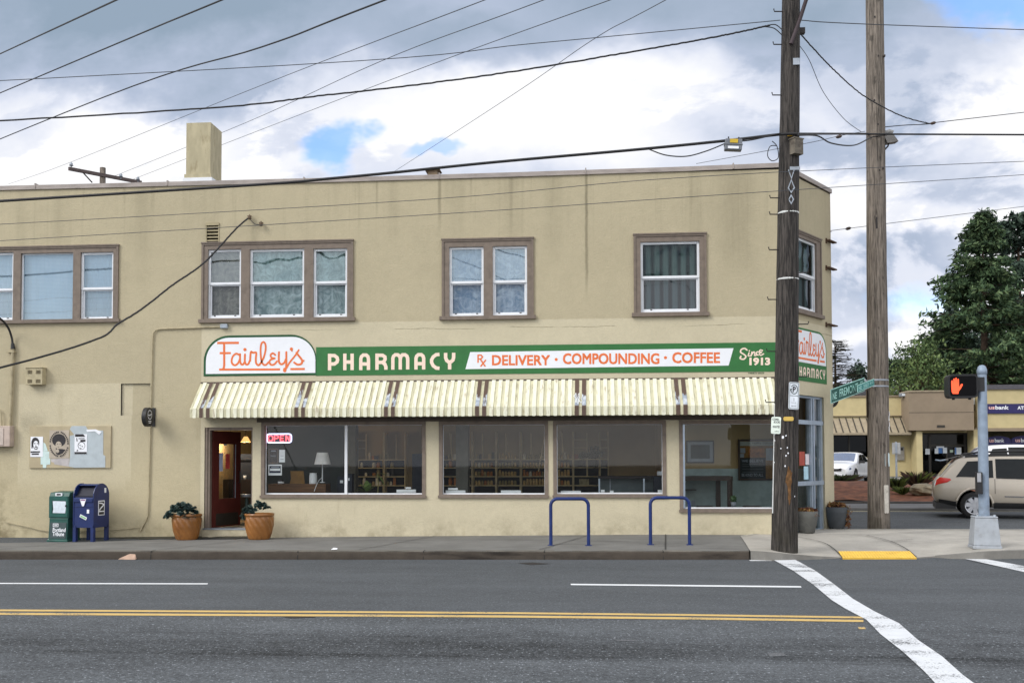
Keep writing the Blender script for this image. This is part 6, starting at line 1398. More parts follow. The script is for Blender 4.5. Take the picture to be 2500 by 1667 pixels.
for ui, (a, mid, b, where) in enumerate(units):
    xa, xb = SX(a), SX(b); o_ = V(((xa+xb)/2, YF+YB-.2, FLI)); u = thing('shelf_unit', 'pale wood wall shelf unit '+where, 'shelf', o_, 'shelves along the back wall of the shop')
    for x in (xa+.012, xb-.012) if b != 1486 else (xa+.012, xb-.012):
        m = MB(FA.M); m.box(x-.012-(.01 if x < (xa+xb)/2 else 0), x+.012, YB-.34, YB-.02, low, topz); m.build('upright', m_shelf, u)
    if mid and ui not in (8,):
        m = MB(FA.M); x = SX(mid); m.box(x-.018, x+.018, YB-.05, YB-.02, shelf_z[0] if ui != 7 else shelf_z[2], topz-.03); m.build('back_batten', m_shelf, u)
    for z in shelf_z+([SZ(1112-40), SZ(1092-0)] if ui in (0, 7, 8) else []):
        full = z in shelf_z; m = MB(FA.M); m.box(xa+.026, (xb-.026) if full or ui == 8 else SX(mid), YB-.33 if full else YB-.08, YB-.021, z-.022, z); m.build('board', m_shelf, u)
    m = MB(FA.M); m.box(xa+.026, xb-.026, YB-.018, YB-.012, low, shelf_z[0]-.023); m.build('back_panel', m_iback, u)
    if ui == 8: continue
    for si, z in enumerate(shelf_z):
        grp = 'jars on the %s of the shelf %s' % (rows_[si], where); x = xa+.09; dense = ui in (4, 5, 6) or (ui == 3 and si > 0)
        if ui == 7: continue
        style = rg.choice([0, 2, 3]) if dense else None
        while x < xb-.07:
            if ui == 1 and x > SX(962): break
            if dense:
                mi = style if rg.random() < .8 else rg.randrange(4); h = .125 if rg.random() < .8 else .17; r = .036
                place_jar(x, z, 'jar', mi, h, r, 'small %s jar in a row, %s %s' % (names[mi], rows_[si], where), grp); x += .082
            elif rg.random() < .62:
                kind = 'jar' if rg.random() < .65 else 'box'; mi = rg.choice([1, 1, 2, 3, 4, 0]); h = rg.choice([.10, .14, .19]); r = rg.choice([.035, .05])
                place_jar(x, z, kind, mi, h, r, '%s %s in mixed stock, %s, %s' % (names[mi], 'bottle' if kind == 'jar' else 'carton', rows_[si], where), grp); x += r*2+rg.uniform(.01, .05)
            else: x += .12
# trailing plant, carton, framed picture on the right unit
c_ = V((SX(1451), YF+YB-.3, shelf_z[0])); t = thing('hanging_plant', 'dark bushy plant spilling over the top shelf board of the third big window', 'plant', c_); m = MB(); rg2 = random.Random(2)
leaves(m, c_+V((.02, -.05, .16)), (.22, .12, .17), 260, .045, 1, rg2); leaves(m, c_+V((-.25, -.05, .08)), (.18, .1, .10), 120, .04, 1, rg2); leaves(m, c_+V((.0, -.1, -.14)), (.03, .05, .12), 26, .035, 1, rg2); m.build('leaf', pm('dark_ivy', C(44, 62, 50, .7), .6, var=.3), t)
m = MB(); m.lathe([(0, 0), (.09, 0), (.12, .12), (0, .12)], c_, 14); m.build('pot', m_dbrown, t)
r = FA.rect(1414, 1169, 1438, 1183.5, SH); m = MB(FA.M); m.box(r[0], r[1], YB-.3, YB-.24, shelf_z[3], r[3]); m.build('shelf_carton', pm('card_print', C(170, 162, 128, .8), .8, var=.35, scale=16), None, label='cream printed carton on the lowest board below the hanging plant', category='carton')
r = FA.rect(1402, 1108, 1412, 1119, SH); m = MB(FA.M); m.box(r[0], r[1], YB-.3, YB-.25, shelf_z[0], r[3]); m.build('shelf_carton', pm('card_red', C(156, 70, 44, .8), .8), None, label='small red framed card on the top board beside the hanging plant', category='card')
# ladders leaning on the shelf uprights, partition, counter
m = MB(FA.M); r = FA.rect(1006, 1107, 1040, 1205, -1.8); m.box(r[0], r[1], 1.8, 1.86, FLI, r[3]); m.build('privacy_screen', m_navy, None, label='dark navy partition screen at the right end of the left shop window', category='screen')
for i, (xa, ya, xb, yb, lab) in enumerate(((1037, 1075, 1024, 1165, 'thin pole leaning against the navy partition'), (1098, 1056, 1105, 1124, 'thin pole leaning left of the grey column'), (1333, 1045, 1315, 1150, 'thin pole leaning at the right end of the second big window'), (1370, 1052, 1375, 1104, 'thin pole leaning at the left of the third big window'))):
    m = MB(); m.tube([FA.wp(xa, ya, -4.6), FA.wp(xb, yb, -4.2)], .014, 6); m.build('leaning_pole', m_shelf, None, label=lab, category='pole', group='thin poles leaning in the shop')
t = thing('display_counter', 'long dark glass fronted counter inside the third big window', 'counter', FA.wp(1540, 1205, -1.3))
r = FA.rect(1459, 1162, 1622, 1205, -1.3); m = MB(FA.M); m.box(r[0], r[1], 1.25, 1.8, r[3]-.05, r[3]); m.build('counter_top', m_dbrown, t)
m = MB(FA.M); m.box(r[0]+.05, r[1], 1.5, 1.8, FLI, r[3]-.051); m.build('counter_body', pm('counter_grey', C(96, 110, 114, .7), .6), t)
for px in (1463, 1572): x = FA.px(px, 1180, -1.28)[0]; m = MB(FA.M); m.box(x-.018, x+.018, 1.26, 1.3, FLI, r[3]-.051); m.build('counter_leg', m_alu, t)
x = FA.px(1490, 1180, -1.28)[0]; m = MB(FA.M); m.box(x-.012, x+.012, 1.45, 1.49, FLI, r[3]-.051); m.build('counter_leg', m_pg, t)
m = MB(FA.M); a = FA.rect(1596, 1160, 1622, 1205, -1.0); m.box(a[0], a[1], 1.0, 1.2, FLI, a[3]-.02); m.build('dark_cabinet', m_navy, None, label='dark cabinet at the right end of the counter in the third big window', category='cabinet')
m = MB(FA.M); a = FA.rect(1605, 1150, 1617, 1160, -1.3); m.box(a[0], a[1], 1.4, 1.41, a[2], a[3]); m.build('counter_card', m_paper, None, label='white card standing at the right end of the dark counter', category='card')
m = MB(); m.tube([FA.wp(1618, 1085, -.3), FA.wp(1619, 1123, -.3)], .016); m.build('window_crank', m_black, None, label='short dark bar at the right side of the third big window', category='bar')
# right hand window: picture, board of notices, table, plant
dI = -2.28
t = thing('framed_picture', 'black framed grey picture with white mount on the inside wall of the rightmost window', 'picture', FA.wp(1709, 1130, dI)); r = FA.rect(1675, 1075, 1743, 1130, dI)
m = MB(FA.M); m.box(r[0], r[1], -dI-.03, -dI, r[2], r[3]); m.build('picture_frame', m_black, t); m = MB(FA.M); q = ins(r, .03); m.box(q[0], q[1], -dI-.034, -dI-.031, q[2], q[3]); m.build('mount', m_pg, t); m = MB(FA.M); q = ins(r, .10); m.box(q[0], q[1], -dI-.037, -dI-.035, q[2], q[3]); m.build('print', pm('picture_dark', C(70, 84, 86, .7), .6, var=.5, scale=3), t)
t = thing('notice_board', 'brown framed pin board behind the rightmost window with a dark BE KIND TO ALL poster', 'board', FA.wp(1850, 1172, dI)); r = FA.rect(1802, 1072, 1905, 1172, dI)
m = MB(FA.M); m.sheet(r, [ins(r, .04)], -dI-.05, .05); m.build('board_frame', m_dw, t); m = MB(FA.M); q = ins(r, .04); m.box(q[0], q[1], -dI-.03, -dI-.01, q[2], q[3]); m.build('cork', pm('cork', C(150, 112, 60, .75), .9, var=.2, scale=14), t)
br = lambda x, y: (1640+x/5.226, 1000+y/5.226)
def bp(x0, y0, x1, y1, mt, nm='sheet', k=0):
    a = FA.rect(*br(x0, y0), *br(x1, y1), dI); m = MB(FA.M); m.box(a[0], a[1], -dI-.036-k, -dI-.031, a[2], a[3]); return m.build(nm, mt, t)
bp(866, 404, 1380, 460, pm('banner_pale', C(176, 182, 176, .8), .8)); bp(866, 612, 1195, 878, pm('poster_slate', C(38, 48, 54, .8), .8)); bp(872, 488, 935, 552, m_pg); bp(870, 560, 920, 608, m_pg); bp(1200, 490, 1290, 645, m_pg); bp(975, 490, 1180, 605, pm('autumn_print', C(170, 108, 48, .75), .8, var=.5, scale=9))
for s_t, x0, y0, x1, y1, mt in (('Healthy', 1030, 414, 1145, 442, m_dbrown), ('Community', 1160, 416, 1330, 442, m_dbrown), ('WE BELIEVE', 893, 636, 1170, 668, m_pg), ('BE KIND TO ALL', 893, 812, 1168, 850, m_pg)): FA.text(s_t, *br(x0, y0), *br(x1, y1), dI+.0375, mt, t, name='lettering', bold=.012)
for y in (690, 715, 752, 790): bp(898, y, 1165, y+7, pm('faint_line', C(92, 104, 108, .8), .8), 'text_line', .002)
m = MB(FA.M); a = br(990, 425); x, z = FA.px(*a, dI); disc2(m, (x, z), .035, -dI*-1+.0375, (0, 0, 0), (1, 0, 0), (0, 0, 1), (0, -1, 0)); 
t = thing('wooden_table', 'tall dark wooden table inside the rightmost window', 'table', FA.wp(1720, 1235, -1.5)); r = FA.rect(1655, 1162, 1788, 1173, -1.5); m = MB(FA.M); m.box(r[0], r[1], 1.4, 2.1, r[2], r[3]); m.build('table_top', m_dw, t)
for a, b in ((1754, 1765), (1776, 1788)): q = FA.rect(a, 1173, b, 1236, -1.5); m = MB(FA.M); m.box(q[0], q[1], 1.45 if a > 1760 else 1.9, 1.55 if a > 1760 else 2.0, FLI, r[2]); m.build('leg', m_dw, t)
c_ = FA.wp(1791, 1236, -.6); c_.z = rW['d'][2]+.07; t = thing('house_plant', 'small green plant in a pale pot on the sill of the rightmost window', 'plant', c_); m = MB(); m.lathe([(0, 0), (.05, 0), (.06, .10), (0, .10)], c_, 14); m.build('pot', m_pg, t); m = MB(); leaves(m, c_+V((0, 0, .17)), (.08, .08, .08), 60, .035, 1, rg2); m.build('leaf', pm('house_leaf', C(90, 120, 84, .8), .6), t)
for x0, x1, lab in ((1705, 1742, 'brown wooden rail end on the left of the rightmost window sill'), (1820, 1860, 'brown wooden rail end on the right of the rightmost window sill')): shop_item((x0, 1236, x1, 1241), .5, .9, 'wooden_tray', lab, 'tray', m_dw, 'wooden trays behind the rightmost window')
m = MB(FA.M); x, z = FA.px(1693, 1228, dI-.005); m.box(x-.04, x+.04, 2.285, 2.299, z-.06, z+.06); m.build('wall_socket', m_pg, None, label='small wall socket low inside the rightmost window', category='socket')
m = MB(FA.M); r = FA.rect(1652, 1194, 1700, 1197, -1.9); m.box(r[0], r[1], 1.9, 2.29, r[2], r[3]); m.build('wall_shelf', m_black, None, label='thin black wall shelf under the wooden table in the rightmost window', category='shelf')
# doorway: pendant lamps and a bar stool
m_shade = emat('amber_shade', (1.0, .55, .18), .9)
for i, (px, py, d, lab) in enumerate(((600, 1079, -2.6, 'lit amber pendant lamp seen through the open gap of the doorway'), (562, 1083, -3.2, 'lit amber pendant lamp seen through the door glass'))):
    c_ = FA.wp(px, py, d); k = (YF-d)/FPX; t = thing('pendant_lamp', lab, 'lamp', c_, 'amber pendant lamps'); m = MB(); m.lathe([(12.5*k, 0), (5*k, 13*k), (4*k, 14*k)], c_, 20); m.build('lamp_shade', m_shade, t); m = MB(); m.tube([c_+V((0, 0, 14*k)), V((c_.x, c_.y, CE))], .006); m.build('flex', m_black, t)
    bl = bpy.data.lights.new('lamp_light', 'POINT'); bl.energy = 20; bl.color = (1, .84, .62); bl.shadow_soft_size = .05; bo = bpy.data.objects.new('lamp_light', bl); COL.objects.link(bo); bo.parent = t; bo.location = (0, 0, -.06)
c_ = FA.wp(602, 1268, -1.3); c_.z = FLI; t = thing('bar_stool', 'chrome rimmed bar stool just inside the doorway', 'stool', c_); zt = FA.px(602, 1206, -1.3)[1]-FLI
m = MB(); m.lathe([(0, zt), (.15, zt), (.16, zt-.02), (.16, zt-.06), (.1, zt-.07), (0, zt-.07)], c_, 20); m.build('seat', m_steel, t); m = MB(); m.lathe([(.2, 0), (.19, .02), (.045, .05), (.04, zt-.07)], c_, 16); m.build('pedestal', pm('stool_teal', C(70, 92, 90, .7), .5), t)
m = MB(FA.M); r = FA.rect(585, 1170, 617, 1230, -3.4); m.box(r[0]-.6, r[1]+.7, 3.4, 3.9, FLI, r[3]); m.build('bar_counter', m_dbrown, None, label='dark bar counter deep inside the doorway', category='counter')
for i, (px, py, lab) in enumerate(((580, 1160, 'white cup on the bar counter nearest the door edge'), (598, 1161, 'white cup on the bar counter nearest the frame of the doorway'))):
    c_ = FA.wp(px, py, -3.5); c_.z = r[3]; m = MB(); m.lathe([(0, 0), (.03, 0), (.04, .10), (.036, .10), (.028, .01)], c_, 12); m.build('cup', m_paper, None, label=lab, category='cup', group='white cups on the bar counter')
t = thing('coffee_machine', 'dark coffee machine on the bar counter deep inside the doorway', 'coffee machine', FA.wp(598, 1165, -3.6)); m = MB(FA.M); q = FA.rect(582, 1108, 615, 1150, -3.7); m.box(q[0], q[1], 3.7, 3.95, r[3], q[3]); m.box(q[0]-.03, q[1]+.03, 3.62, 3.95, q[3]-.15, q[3]-.02); m.build('machine_body', m_navy, t)

# ---------------------------------------------------------------- across the side street: planted bed, bank, house
m_bark = pm('bark_mulch', C(126, 78, 54, .72), .95, var=.40, scale=3.5, dirt=(C(62, 40, 30, .8), .75), bump=.8)
def bedz(x, y): return ground(x, y)+.12+.30*max(0, math.sin(math.pi*min(1, max(0, (y-30.2)/12.5))))**.8
m = MB(); xs_ = [5+k*.9 for k in range(36)]; ys_ = [30.4+k*.5 for k in range(25)]; n = len(ys_); rg = random.Random(8)
m.add([(x, y, bedz(x, y)+rg.uniform(-.05, .05)) for x in xs_ for y in ys_], [(i*n+j, (i+1)*n+j, (i+1)*n+j+1, i*n+j+1) for i in range(len(xs_)-1) for j in range(n-1)], 0, True)
m.build('mulch_bed', m_bark, kind='structure')
m = MB()
for k in range(40):
    x = 4+k; m.box(x, x+.985, 30.05, 30.39, .2, ground(0, 30.2)+.15)
m.build('bed_kerb', concrete('bed_kerb_stone', C(110, 106, 104, .6), 1.5), kind='structure')
m = MB(); m.add([(3, 28.2, ground(0, 28.2)+.09), (45, 28.2, ground(0, 28.2)+.09), (45, 30.06, ground(0, 30.06)+.10), (3, 30.06, ground(0, 30.06)+.10), (3, 28.2, .2), (45, 28.2, .2)], [(0, 1, 2, 3), (4, 5, 1, 0)]); m.build('far_pavement', concrete('far_pavement', C(140, 140, 142, .6), 1.), kind='structure')
bz = lambda px, py: G(px, py, bedz)
m_gr = [pm('bed_green_%d' % i, c, .7) for i, c in enumerate((C(74, 92, 44, .7), C(112, 128, 62, .7), C(60, 66, 36, .7)))]
m_rd = [pm('bed_red_%d' % i, c, .7) for i, c in enumerate((C(84, 60, 52, .7), C(60, 52, 44, .7), C(104, 84, 62, .7)))]
def tuft(px, py, h, sp, n_, mats, label, Y=None):
    c_ = bz(px, py); m = MB(); rg = random.Random(px)
    for k in range(n_):
        a = rg.uniform(0, 6.28); d = V((math.cos(a), math.sin(a), 0))*sp*rg.uniform(.3, 1); s = V((-math.sin(a), math.cos(a), 0))*.014; z = h*rg.uniform(.5, 1)
        p0 = c_-V((0, 0, .03)); p1 = c_+d*.5+V((0, 0, z*.75)); p2 = c_+d+V((0, 0, z)); m.add([p0-s, p0+s, p1+s, p2, p1-s], [(0, 1, 2, 3, 4)], rg.randrange(len(mats)))
    m.build('ornamental_grass', mats, None, label=label, category='plant', group='low plants in the mulch bed')
tuft(2190, 1196, .45, .45, 200, m_gr, 'green grassy clump in the mulch bed just right of the pale pole')
tuft(2240, 1194, .62, .6, 190, m_rd+m_gr[1:2], 'tall reddish spiky grass in the mulch bed, beside the pale boulder')
tuft(2204, 1206, .28, .42, 70, m_gr[:2], 'low bright green tuft in front of the reddish spiky grass')
tuft(2052, 1178, .40, .9, 160, m_gr[::2]+m_rd[1:2], 'dull olive clump at the near left of the bed, in front of the white car')
tuft(2080, 1176, .30, .7, 90, m_rd, 'brownish low clump in the bed below the white car door')
rgx = random.Random(3)
def rock(px, py, sx, sy, sz, label):
    c_ = bz(px, py); bm_ = MB(); N, K = 12, 7; vs = []
    for i in range(K):
        ph = math.pi*i/(K-1)
        for j in range(N):
            a = 6.283*j/N; f = 1+rgx.uniform(-.16, .16); vs.append(c_+V((sx*math.sin(ph)**.6*math.cos(a)*f, sy*math.sin(ph)**.6*math.sin(a)*f, sz*(.42-math.cos(ph)*(-1 if 0 else 1)*-.5+.0)*f*(1 if i < 3 else 1))))
    vs = [V((v.x, v.y, c_.z-.08+(1-(k//N)/(K-1))*sz*(1+.12*math.sin(v.x*7)))) for k, v in enumerate(vs)]
    bm_.add(vs, [(i*N+j, (i+1)*N+j, (i+1)*N+(j+1) % N, i*N+(j+1) % N) for i in range(K-1) for j in range(N)]); bm_.add(vs[:N], [tuple(range(N))])
    bm_.build('boulder', pm('boulder_stone', C(158, 146, 124, .7), .9, var=.35, scale=4, bump=.6), None, label=label, category='boulder')
rock(2262, 1208, .50, .4, .46, 'pale flat topped boulder in the mulch bed behind the tan estate car')
# bank
YBK = 55.; FB = Fr((0, YBK, 0)); gb = ground(0, YBK)
m_bcream = pm('bank_cream', C(208, 192, 146, .82), .85, var=.06, scale=2); m_btaupe = pm('bank_taupe', C(150, 134, 114, .82), .85, var=.06, scale=2); m_seam = pm('seam_roof', C(168, 154, 130, .8), .6); m_bgl = glass('bank_glass', .45, (.22, .24, .25), 0, 1, .0)
m_bind = pm('bank_inside', C(60, 60, 54, .6), .9); m_bframe = pm('bank_bronze', C(58, 54, 48, .8), .5); m_usb = pm('bank_navy', C(44, 40, 96, .85), .5)
bk = thing('bank_building', 'low cream bank building with taupe entrance block and dark blue signs across the side street', 'building', FB.w(FB.px(2250, 1162)[0], gb))
def bbox(x0, y0, x1, y1, d0, d1, name, mat, par=None): r = FB.rect(x0, y0, x1, y1, d1); m = MB(FB.M); m.box(r[0], r[1], -d1, -d0, r[2], r[3]); return m.build(name, mat, par or bk)
rwin = FB.rect(2028, 1060, 2119, 1116); rdo = FB.rect(2250, 1056, 2378, 1163); rat = FB.rect(2380, 1052, 2600, 1163)
r = FB.rect(1960, 968, 2640, 1175); x0 = FB.px(1960, 1000)[0]; x1 = FB.px(2700, 1000)[0]; zt_ = FB.px(2100, 969)[1]
m = MB(FB.M); m.sheet((x0, x1, gb-.2, zt_), [rwin, rdo, rat], 0, 0)
for h in (rwin, rdo, rat): m.sheet(h, [h], 0, .4)
m.box(x0, x1, .01, 12, zt_-.2, zt_-.05); m.build('wall', m_bcream, bk)
bbox(1960, 965.5, 2222, 969, -.2, .08, 'roof_edge', m_btaupe); bbox(2385, 949, 2700, 1046, -.3, .6, 'wall', m_bcream); 
bbox(2378, 938, 2700, 949.5, -.3, .7, 'roof_edge', pm('bank_roof', C(96, 94, 100, .7), .7)); bbox(2219, 955, 2377.5, 1050, -.2, 1.3, 'entrance_block', m_btaupe); bbox(2217.5, 952.5, 2379, 956, -.2, 1.36, 'roof_edge', m_seam)
bbox(2219, 1006, 2377.6, 1007, 1.3, 1.306, 'joint', m_bframe)
bbox(1960, 1014.5, 2219, 1016, 0, .1, 'joint', m_btaupe)
# standing seam awning
m = MB(FB.M); zt, zb = FB.px(2100, 1021, .1)[1], FB.px(2100, 1056, 1.0)[1]; xa, xb = FB.px(1970, 1040, .6)[0], FB.px(2219, 1040, .6)[0]
m.quad((xa, -.1, zt), (xb, -.1, zt), (xb, -1.0, zb), (xa, -1.0, zb), 0); m.quad((xa, -1.0, zb), (xb, -1.0, zb), (xb, -1.0, zb-.12), (xa, -1.0, zb-.12), 0); m.quad((xa, -1.0, zb-.12), (xb, -1.0, zb-.12), (xb, 0, zb-.12), (xa, 0, zb-.12), 1)
k = xa
while k < xb:
    m.add([(k, -.1, zt+.06), (k+.04, -.1, zt+.06), (k+.04, -1.02, zb+.05), (k, -1.02, zb+.05), (k, -.1, zt), (k+.04, -.1, zt), (k+.04, -1.02, zb), (k, -1.02, zb)], [(0, 1, 2, 3), (0, 3, 7, 4), (1, 5, 6, 2)], 1); k += .36
m.build('awning', [m_seam, m_bframe], bk)
w_ = bbox(2028, 1060, 2119, 1116, -.6, -.55, 'window_back', m_dark); m = MB(FB.M); m.quad((rwin[0], .2, rwin[2]), (rwin[1], .2, rwin[2]), (rwin[1], .2, rwin[3]), (rwin[0], .2, rwin[3])); m.build('window_pane', m_bgl, bk)
for px in (2075,): x = FB.px(px, 1090)[0]; m = MB(FB.M); m.box(x-.04, x+.04, .15, .25, rwin[2], rwin[3]); m.build('window_bar', m_bframe, bk)
bbox(2229, 1060, 2241, 1119, -.05, .02, 'slot_window', pm('slot_brown', C(70, 58, 48, .7), .6))
bbox(2238, 1052, 2252.5, 1163, .2, 1.1, 'column', m_bcream); bbox(2378, 1048, 2389, 1163, .0, .9, 'column', m_bcream)
# entrance doors
m = MB(FB.M); m.sheet((rdo[0], rdo[1], gb, rdo[3]), [(FB.px(a, 1100)[0], FB.px(b, 1100)[0], FB.px(0, y1)[1]*0+zz0, zz1) for a, b, y1, zz0, zz1 in ((2254, 2271, 0, gb+.1, rdo[3]-.1), (2277, 2314, 0, gb+.12, rdo[3]-.75), (2318, 2358, 0, gb+.12, rdo[3]-.75), (2277, 2358, 0, rdo[3]-.62, rdo[3]-.1), (2364, 2377, 0, gb+.1, rdo[3]-.1))], .25, .12); en = m.build('door_frame', m_bframe, bk)
m = MB(FB.M); m.quad((rdo[0], .32, gb), (rdo[1], .32, gb), (rdo[1], .32, rdo[3]), (rdo[0], .32, rdo[3])); m.build('door_glass', m_bgl, en); m = MB(FB.M); m.box(rdo[0]-.3, rdo[1]+.3, 1.6, 1.7, gb, rdo[3]); m.build('lobby_back', m_bind, bk)
m = MB(); m.tube([FB.wp(2283, 1122, -.15), FB.wp(2295, 1124, -.15), FB.wp(2308, 1122, -.15)], .05); m.build('door_handle', m_alu, en)
m_pb = pm('print_blue', C(80, 130, 196, .9), .6)
for i, (a, b, c, d, mt) in enumerate(((2259, 1095, 2270, 1109, m_paper), (2282, 1094, 2291, 1107, m_paper), (2286, 1089, 2305, 1094, m_paper), (2291, 1093, 2301, 1106, m_pb), (2302, 1092, 2312, 1106, m_paper), (2319, 1098, 2327, 1104, pm('notice_greenish', C(190, 210, 190, .9))), (2331, 1092, 2347, 1109, m_paper), (2331.5, 1092.5, 2335, 1108.5, m_pb))): bbox(a, b, c, d, -.22+.004*i, -.218+.004*i, 'notice', mt, en)
# drive-through recess and signs
m = MB(FB.M); m.box(rat[0], rat[1], 1.2, 1.3, gb, rat[3]); m.build('recess_back', pm('recess_olive', C(110, 104, 80, .7), .8), bk)
m = MB(FB.M); r = FB.rect(2380, 1044, 2640, 1052, .7); m.box(r[0], r[1], -.7, -.2, r[2], r[3]); m.build('soffit_trim', m_btaupe, bk)
def banksign(rect, d, words, arch, label):
    r = FB.rect(*rect, d); t = thing('bank_sign', label, 'sign', FB.w((r[0]+r[1])/2, r[2], d), 'dark blue bank signs')
    m = MB(FB.M)
    if arch: m.prism([(r[0], r[2]), (r[0], r[3]-.22)]+[((r[0]+r[1])/2-(r[1]-r[0])/2*math.cos(R(a)), r[3]-.22+.22*math.sin(R(a))) for a in range(15, 180, 15)]+[(r[1], r[3]-.22), (r[1], r[2])], -d, -d+.15)
    else: m.box(r[0], r[1], -d, -d+.15, r[2], r[3])
    m.build('panel', m_usb, t)
    for s_t, a, b, c, e, mt in words: FB.text(s_t, a, b, c, e, d+.012, mt, t, bold=.03)
    return t
m_us = pm('us_pink', C(240, 190, 186, .95), .6)
banksign((2404, 985, 2640, 1008.5), .68, (('us', 2414, 992.5, 2428.5, 999, m_us), ('bank', 2430, 989.5, 2463, 999.3, m_signw), ('ATM', 2484, 991, 2508, 999.5, m_signw)), False, 'long navy bank fascia sign reading ATM at the right edge')
t = banksign((2408, 1064, 2468, 1111), -.05, (('us', 2415, 1072.5, 2427, 1079.3, m_us), ('bank', 2428.5, 1070, 2452, 1079.5, m_signw)), True, 'arched navy cash machine surround, seen just right of the signal post')
banksign((2469.5, 1063, 2540, 1111), -.05, (('us', 2479, 1072, 2491, 1079, m_us), ('bank', 2492.5, 1069.5, 2517, 1079.2, m_signw)), True, 'arched navy cash machine surround cut by the right edge of the picture')
bbox(2288, 1037.5, 2307, 1043, 1.3, 1.33, 'number_plate', m_bframe)
t = thing('wall_lamp', 'white rectangular floodlight on an arm above the bank awning', 'lamp', FB.wp(2205, 970, .4)); bb = lambda *a: None
r = FB.rect(2197, 960, 2213, 968, .5); m = MB(FB.M); m.box(r[0], r[1], -.7, -.3, r[2], r[3]); m.build('lamp_housing', m_steel, t); m = MB(FB.M); m.box(r[0]+.05, r[1]-.05, -.706, -.701, r[2]+.04, r[3]-.04); m.build('lamp_lens', m_paper, t); m = MB(); m.tube([FB.wp(2206, 968, .5), FB.wp(2210, 978, .3), FB.wp(2210, 979, 0)], .03); m.build('arm', m_iron, t)
t = thing('wall_lamp', 'small white lamp box on the bank wall right under the signal head', 'lamp', FB.wp(2383, 995, .1)); r = FB.rect(2377, 965, 2389, 1002, .3); m = MB(FB.M); m.box(r[0], r[1], -.3, 0, r[2], r[3]-.5); m.build('lamp_housing', m_bframe, t); m = MB(FB.M); m.box(r[0]-.05, r[1]+.05, -.32, 0, r[3]-.49, r[3]); m.build('lamp_cap', m_paper, t)
t = thing('cash_machine', 'grey wall cash machine left of the bank entrance', 'cash machine', FB.wp(2197, 1122, .05)); r = FB.rect(2188, 1090, 2207, 1123, .05); m = MB(FB.M); m.box(r[0], r[1], -.12, -.001, r[2], r[3]); m.build('cabinet', pm('atm_grey', C(150, 146, 138, .8), .5), t); r = FB.rect(2197, 1093, 2205, 1099, .13); m = MB(FB.M); m.box(r[0], r[1], -.13, -.121, r[2], r[3]); m.build('screen', m_black, t)
c_ = bz(2189, 1174); t = thing('road_sign', 'grey back of a road sign on a thin post in front of the bank', 'sign', c_); kk = c_.y/FPX; m = MB(); zt = P(2188, 1078, c_.y).z; m.tube([c_, V((c_.x, c_.y, zt))], .045, 8); m.build('post', m_steel, t); r0 = P(2178.5, 1108, c_.y-.08); r1 = P(2198, 1080, c_.y-.08); m = MB(); m.box(r0.x, r1.x, c_.y-.09, c_.y-.06, r0.z, r1.z); m.build('panel', pm('sign_back_grey', C(178, 180, 180, .8), .45, .3), t)
m = MB(); r0, r1 = P(2186, 1106, c_.y-.1), P(2190, 1081, c_.y-.1); m.box(r0.x, r1.x, c_.y-.12, c_.y-.0905, r0.z, r1.z); m.build('stiffener', m_pg, t)
# bollards / cones by the window: red strip kerb
m = MB(); r0, r1 = P(2268, 1171, 50), P(2345, 1168, 50); m.box(r0.x, r1.x, 50, 50.3, ground(0, 50), ground(0, 50)+.16); m.build('red_kerb', pm('red_kerb', C(150, 70, 70, .75), .8), kind='structure')
m = MB(); r0, r1 = P(2150, 1171, 49), P(2268, 1168, 49); m.box(r0.x, r1.x, 49, 51, ground(0, 49), ground(0, 49)+.14); m.build('bank_walk', m_cwalk, kind='structure')
# house behind the bank
YH = 72.; t = thing('house', 'house with dark shingle roof and small white gable rising behind the bank', 'house', V((P(2120, 960, YH).x, YH, ground(0, YH)))); FH = Fr((0, YH, 0))
m = MB(FH.M); z0, z1 = FH.px(2100, 972)[1], FH.px(2190, 934)[1]; xa, xb = FH.px(1900, 960)[0], FH.px(2243, 950)[0]
m.quad((xa, 0, z0), (xb, 0, z0), (xb-1.0, 5, z1+.35), (xa, 5, z1+.35)); m.quad((xa, 10, z0), (xb, 10, z0), (xb-1.0, 5, z1+.35), (xa, 5, z1+.35)); m.build('roof', pm('shingle', C(62, 60, 64, .7), .9, var=.2, scale=2.), t)
m = MB(FH.M); m.box(xa+.3, xb-.4, .3, 9.7, ground(0, YH)-.2, z0-.05); m.build('wall', pm('house_white', C(214, 218, 222, .8), .8), t)
gx0, gx1, gxm = FH.px(2189, 970)[0], FH.px(2243, 957)[0], FH.px(2225.5, 936)[0]; gz0, gz1 = FH.px(2190, 968)[1], FH.px(2225, 936)[1]
m = MB(FH.M); m.prism([(gx0, gz0-1.), (gx0, gz0), (gxm, gz1), (gx1, gz0+.15), (gx1, gz0-1.)], -1.0, 4); m.build('gable', pm('gable_white', C(226, 230, 236, .9), .8), t)
m = MB(FH.M)
for (a, b), (c, d) in (((gx0-.15, gz0-.05), (gxm, gz1+.08)), ((gxm, gz1+.08), (gx1+.15, gz0+.1))): m.quad((a, -1.3, b), (c, -1.3, d), (c, 4, d), (a, 4, b)); m.quad((a, -1.3, b), (c, -1.3, d), (c, -1.3, d-.2), (a, -1.3, b-.2))
m.build('gable_roof', pm('gable_trim', C(150, 152, 156, .8), .8), t)
m = MB(FH.M); x, z = FH.px(2079, 962, .2); m.box(x-.4, x+.4, 1.0, 1.8, z-.1, z+.12); m.build('roof_vent', m_paper, t)

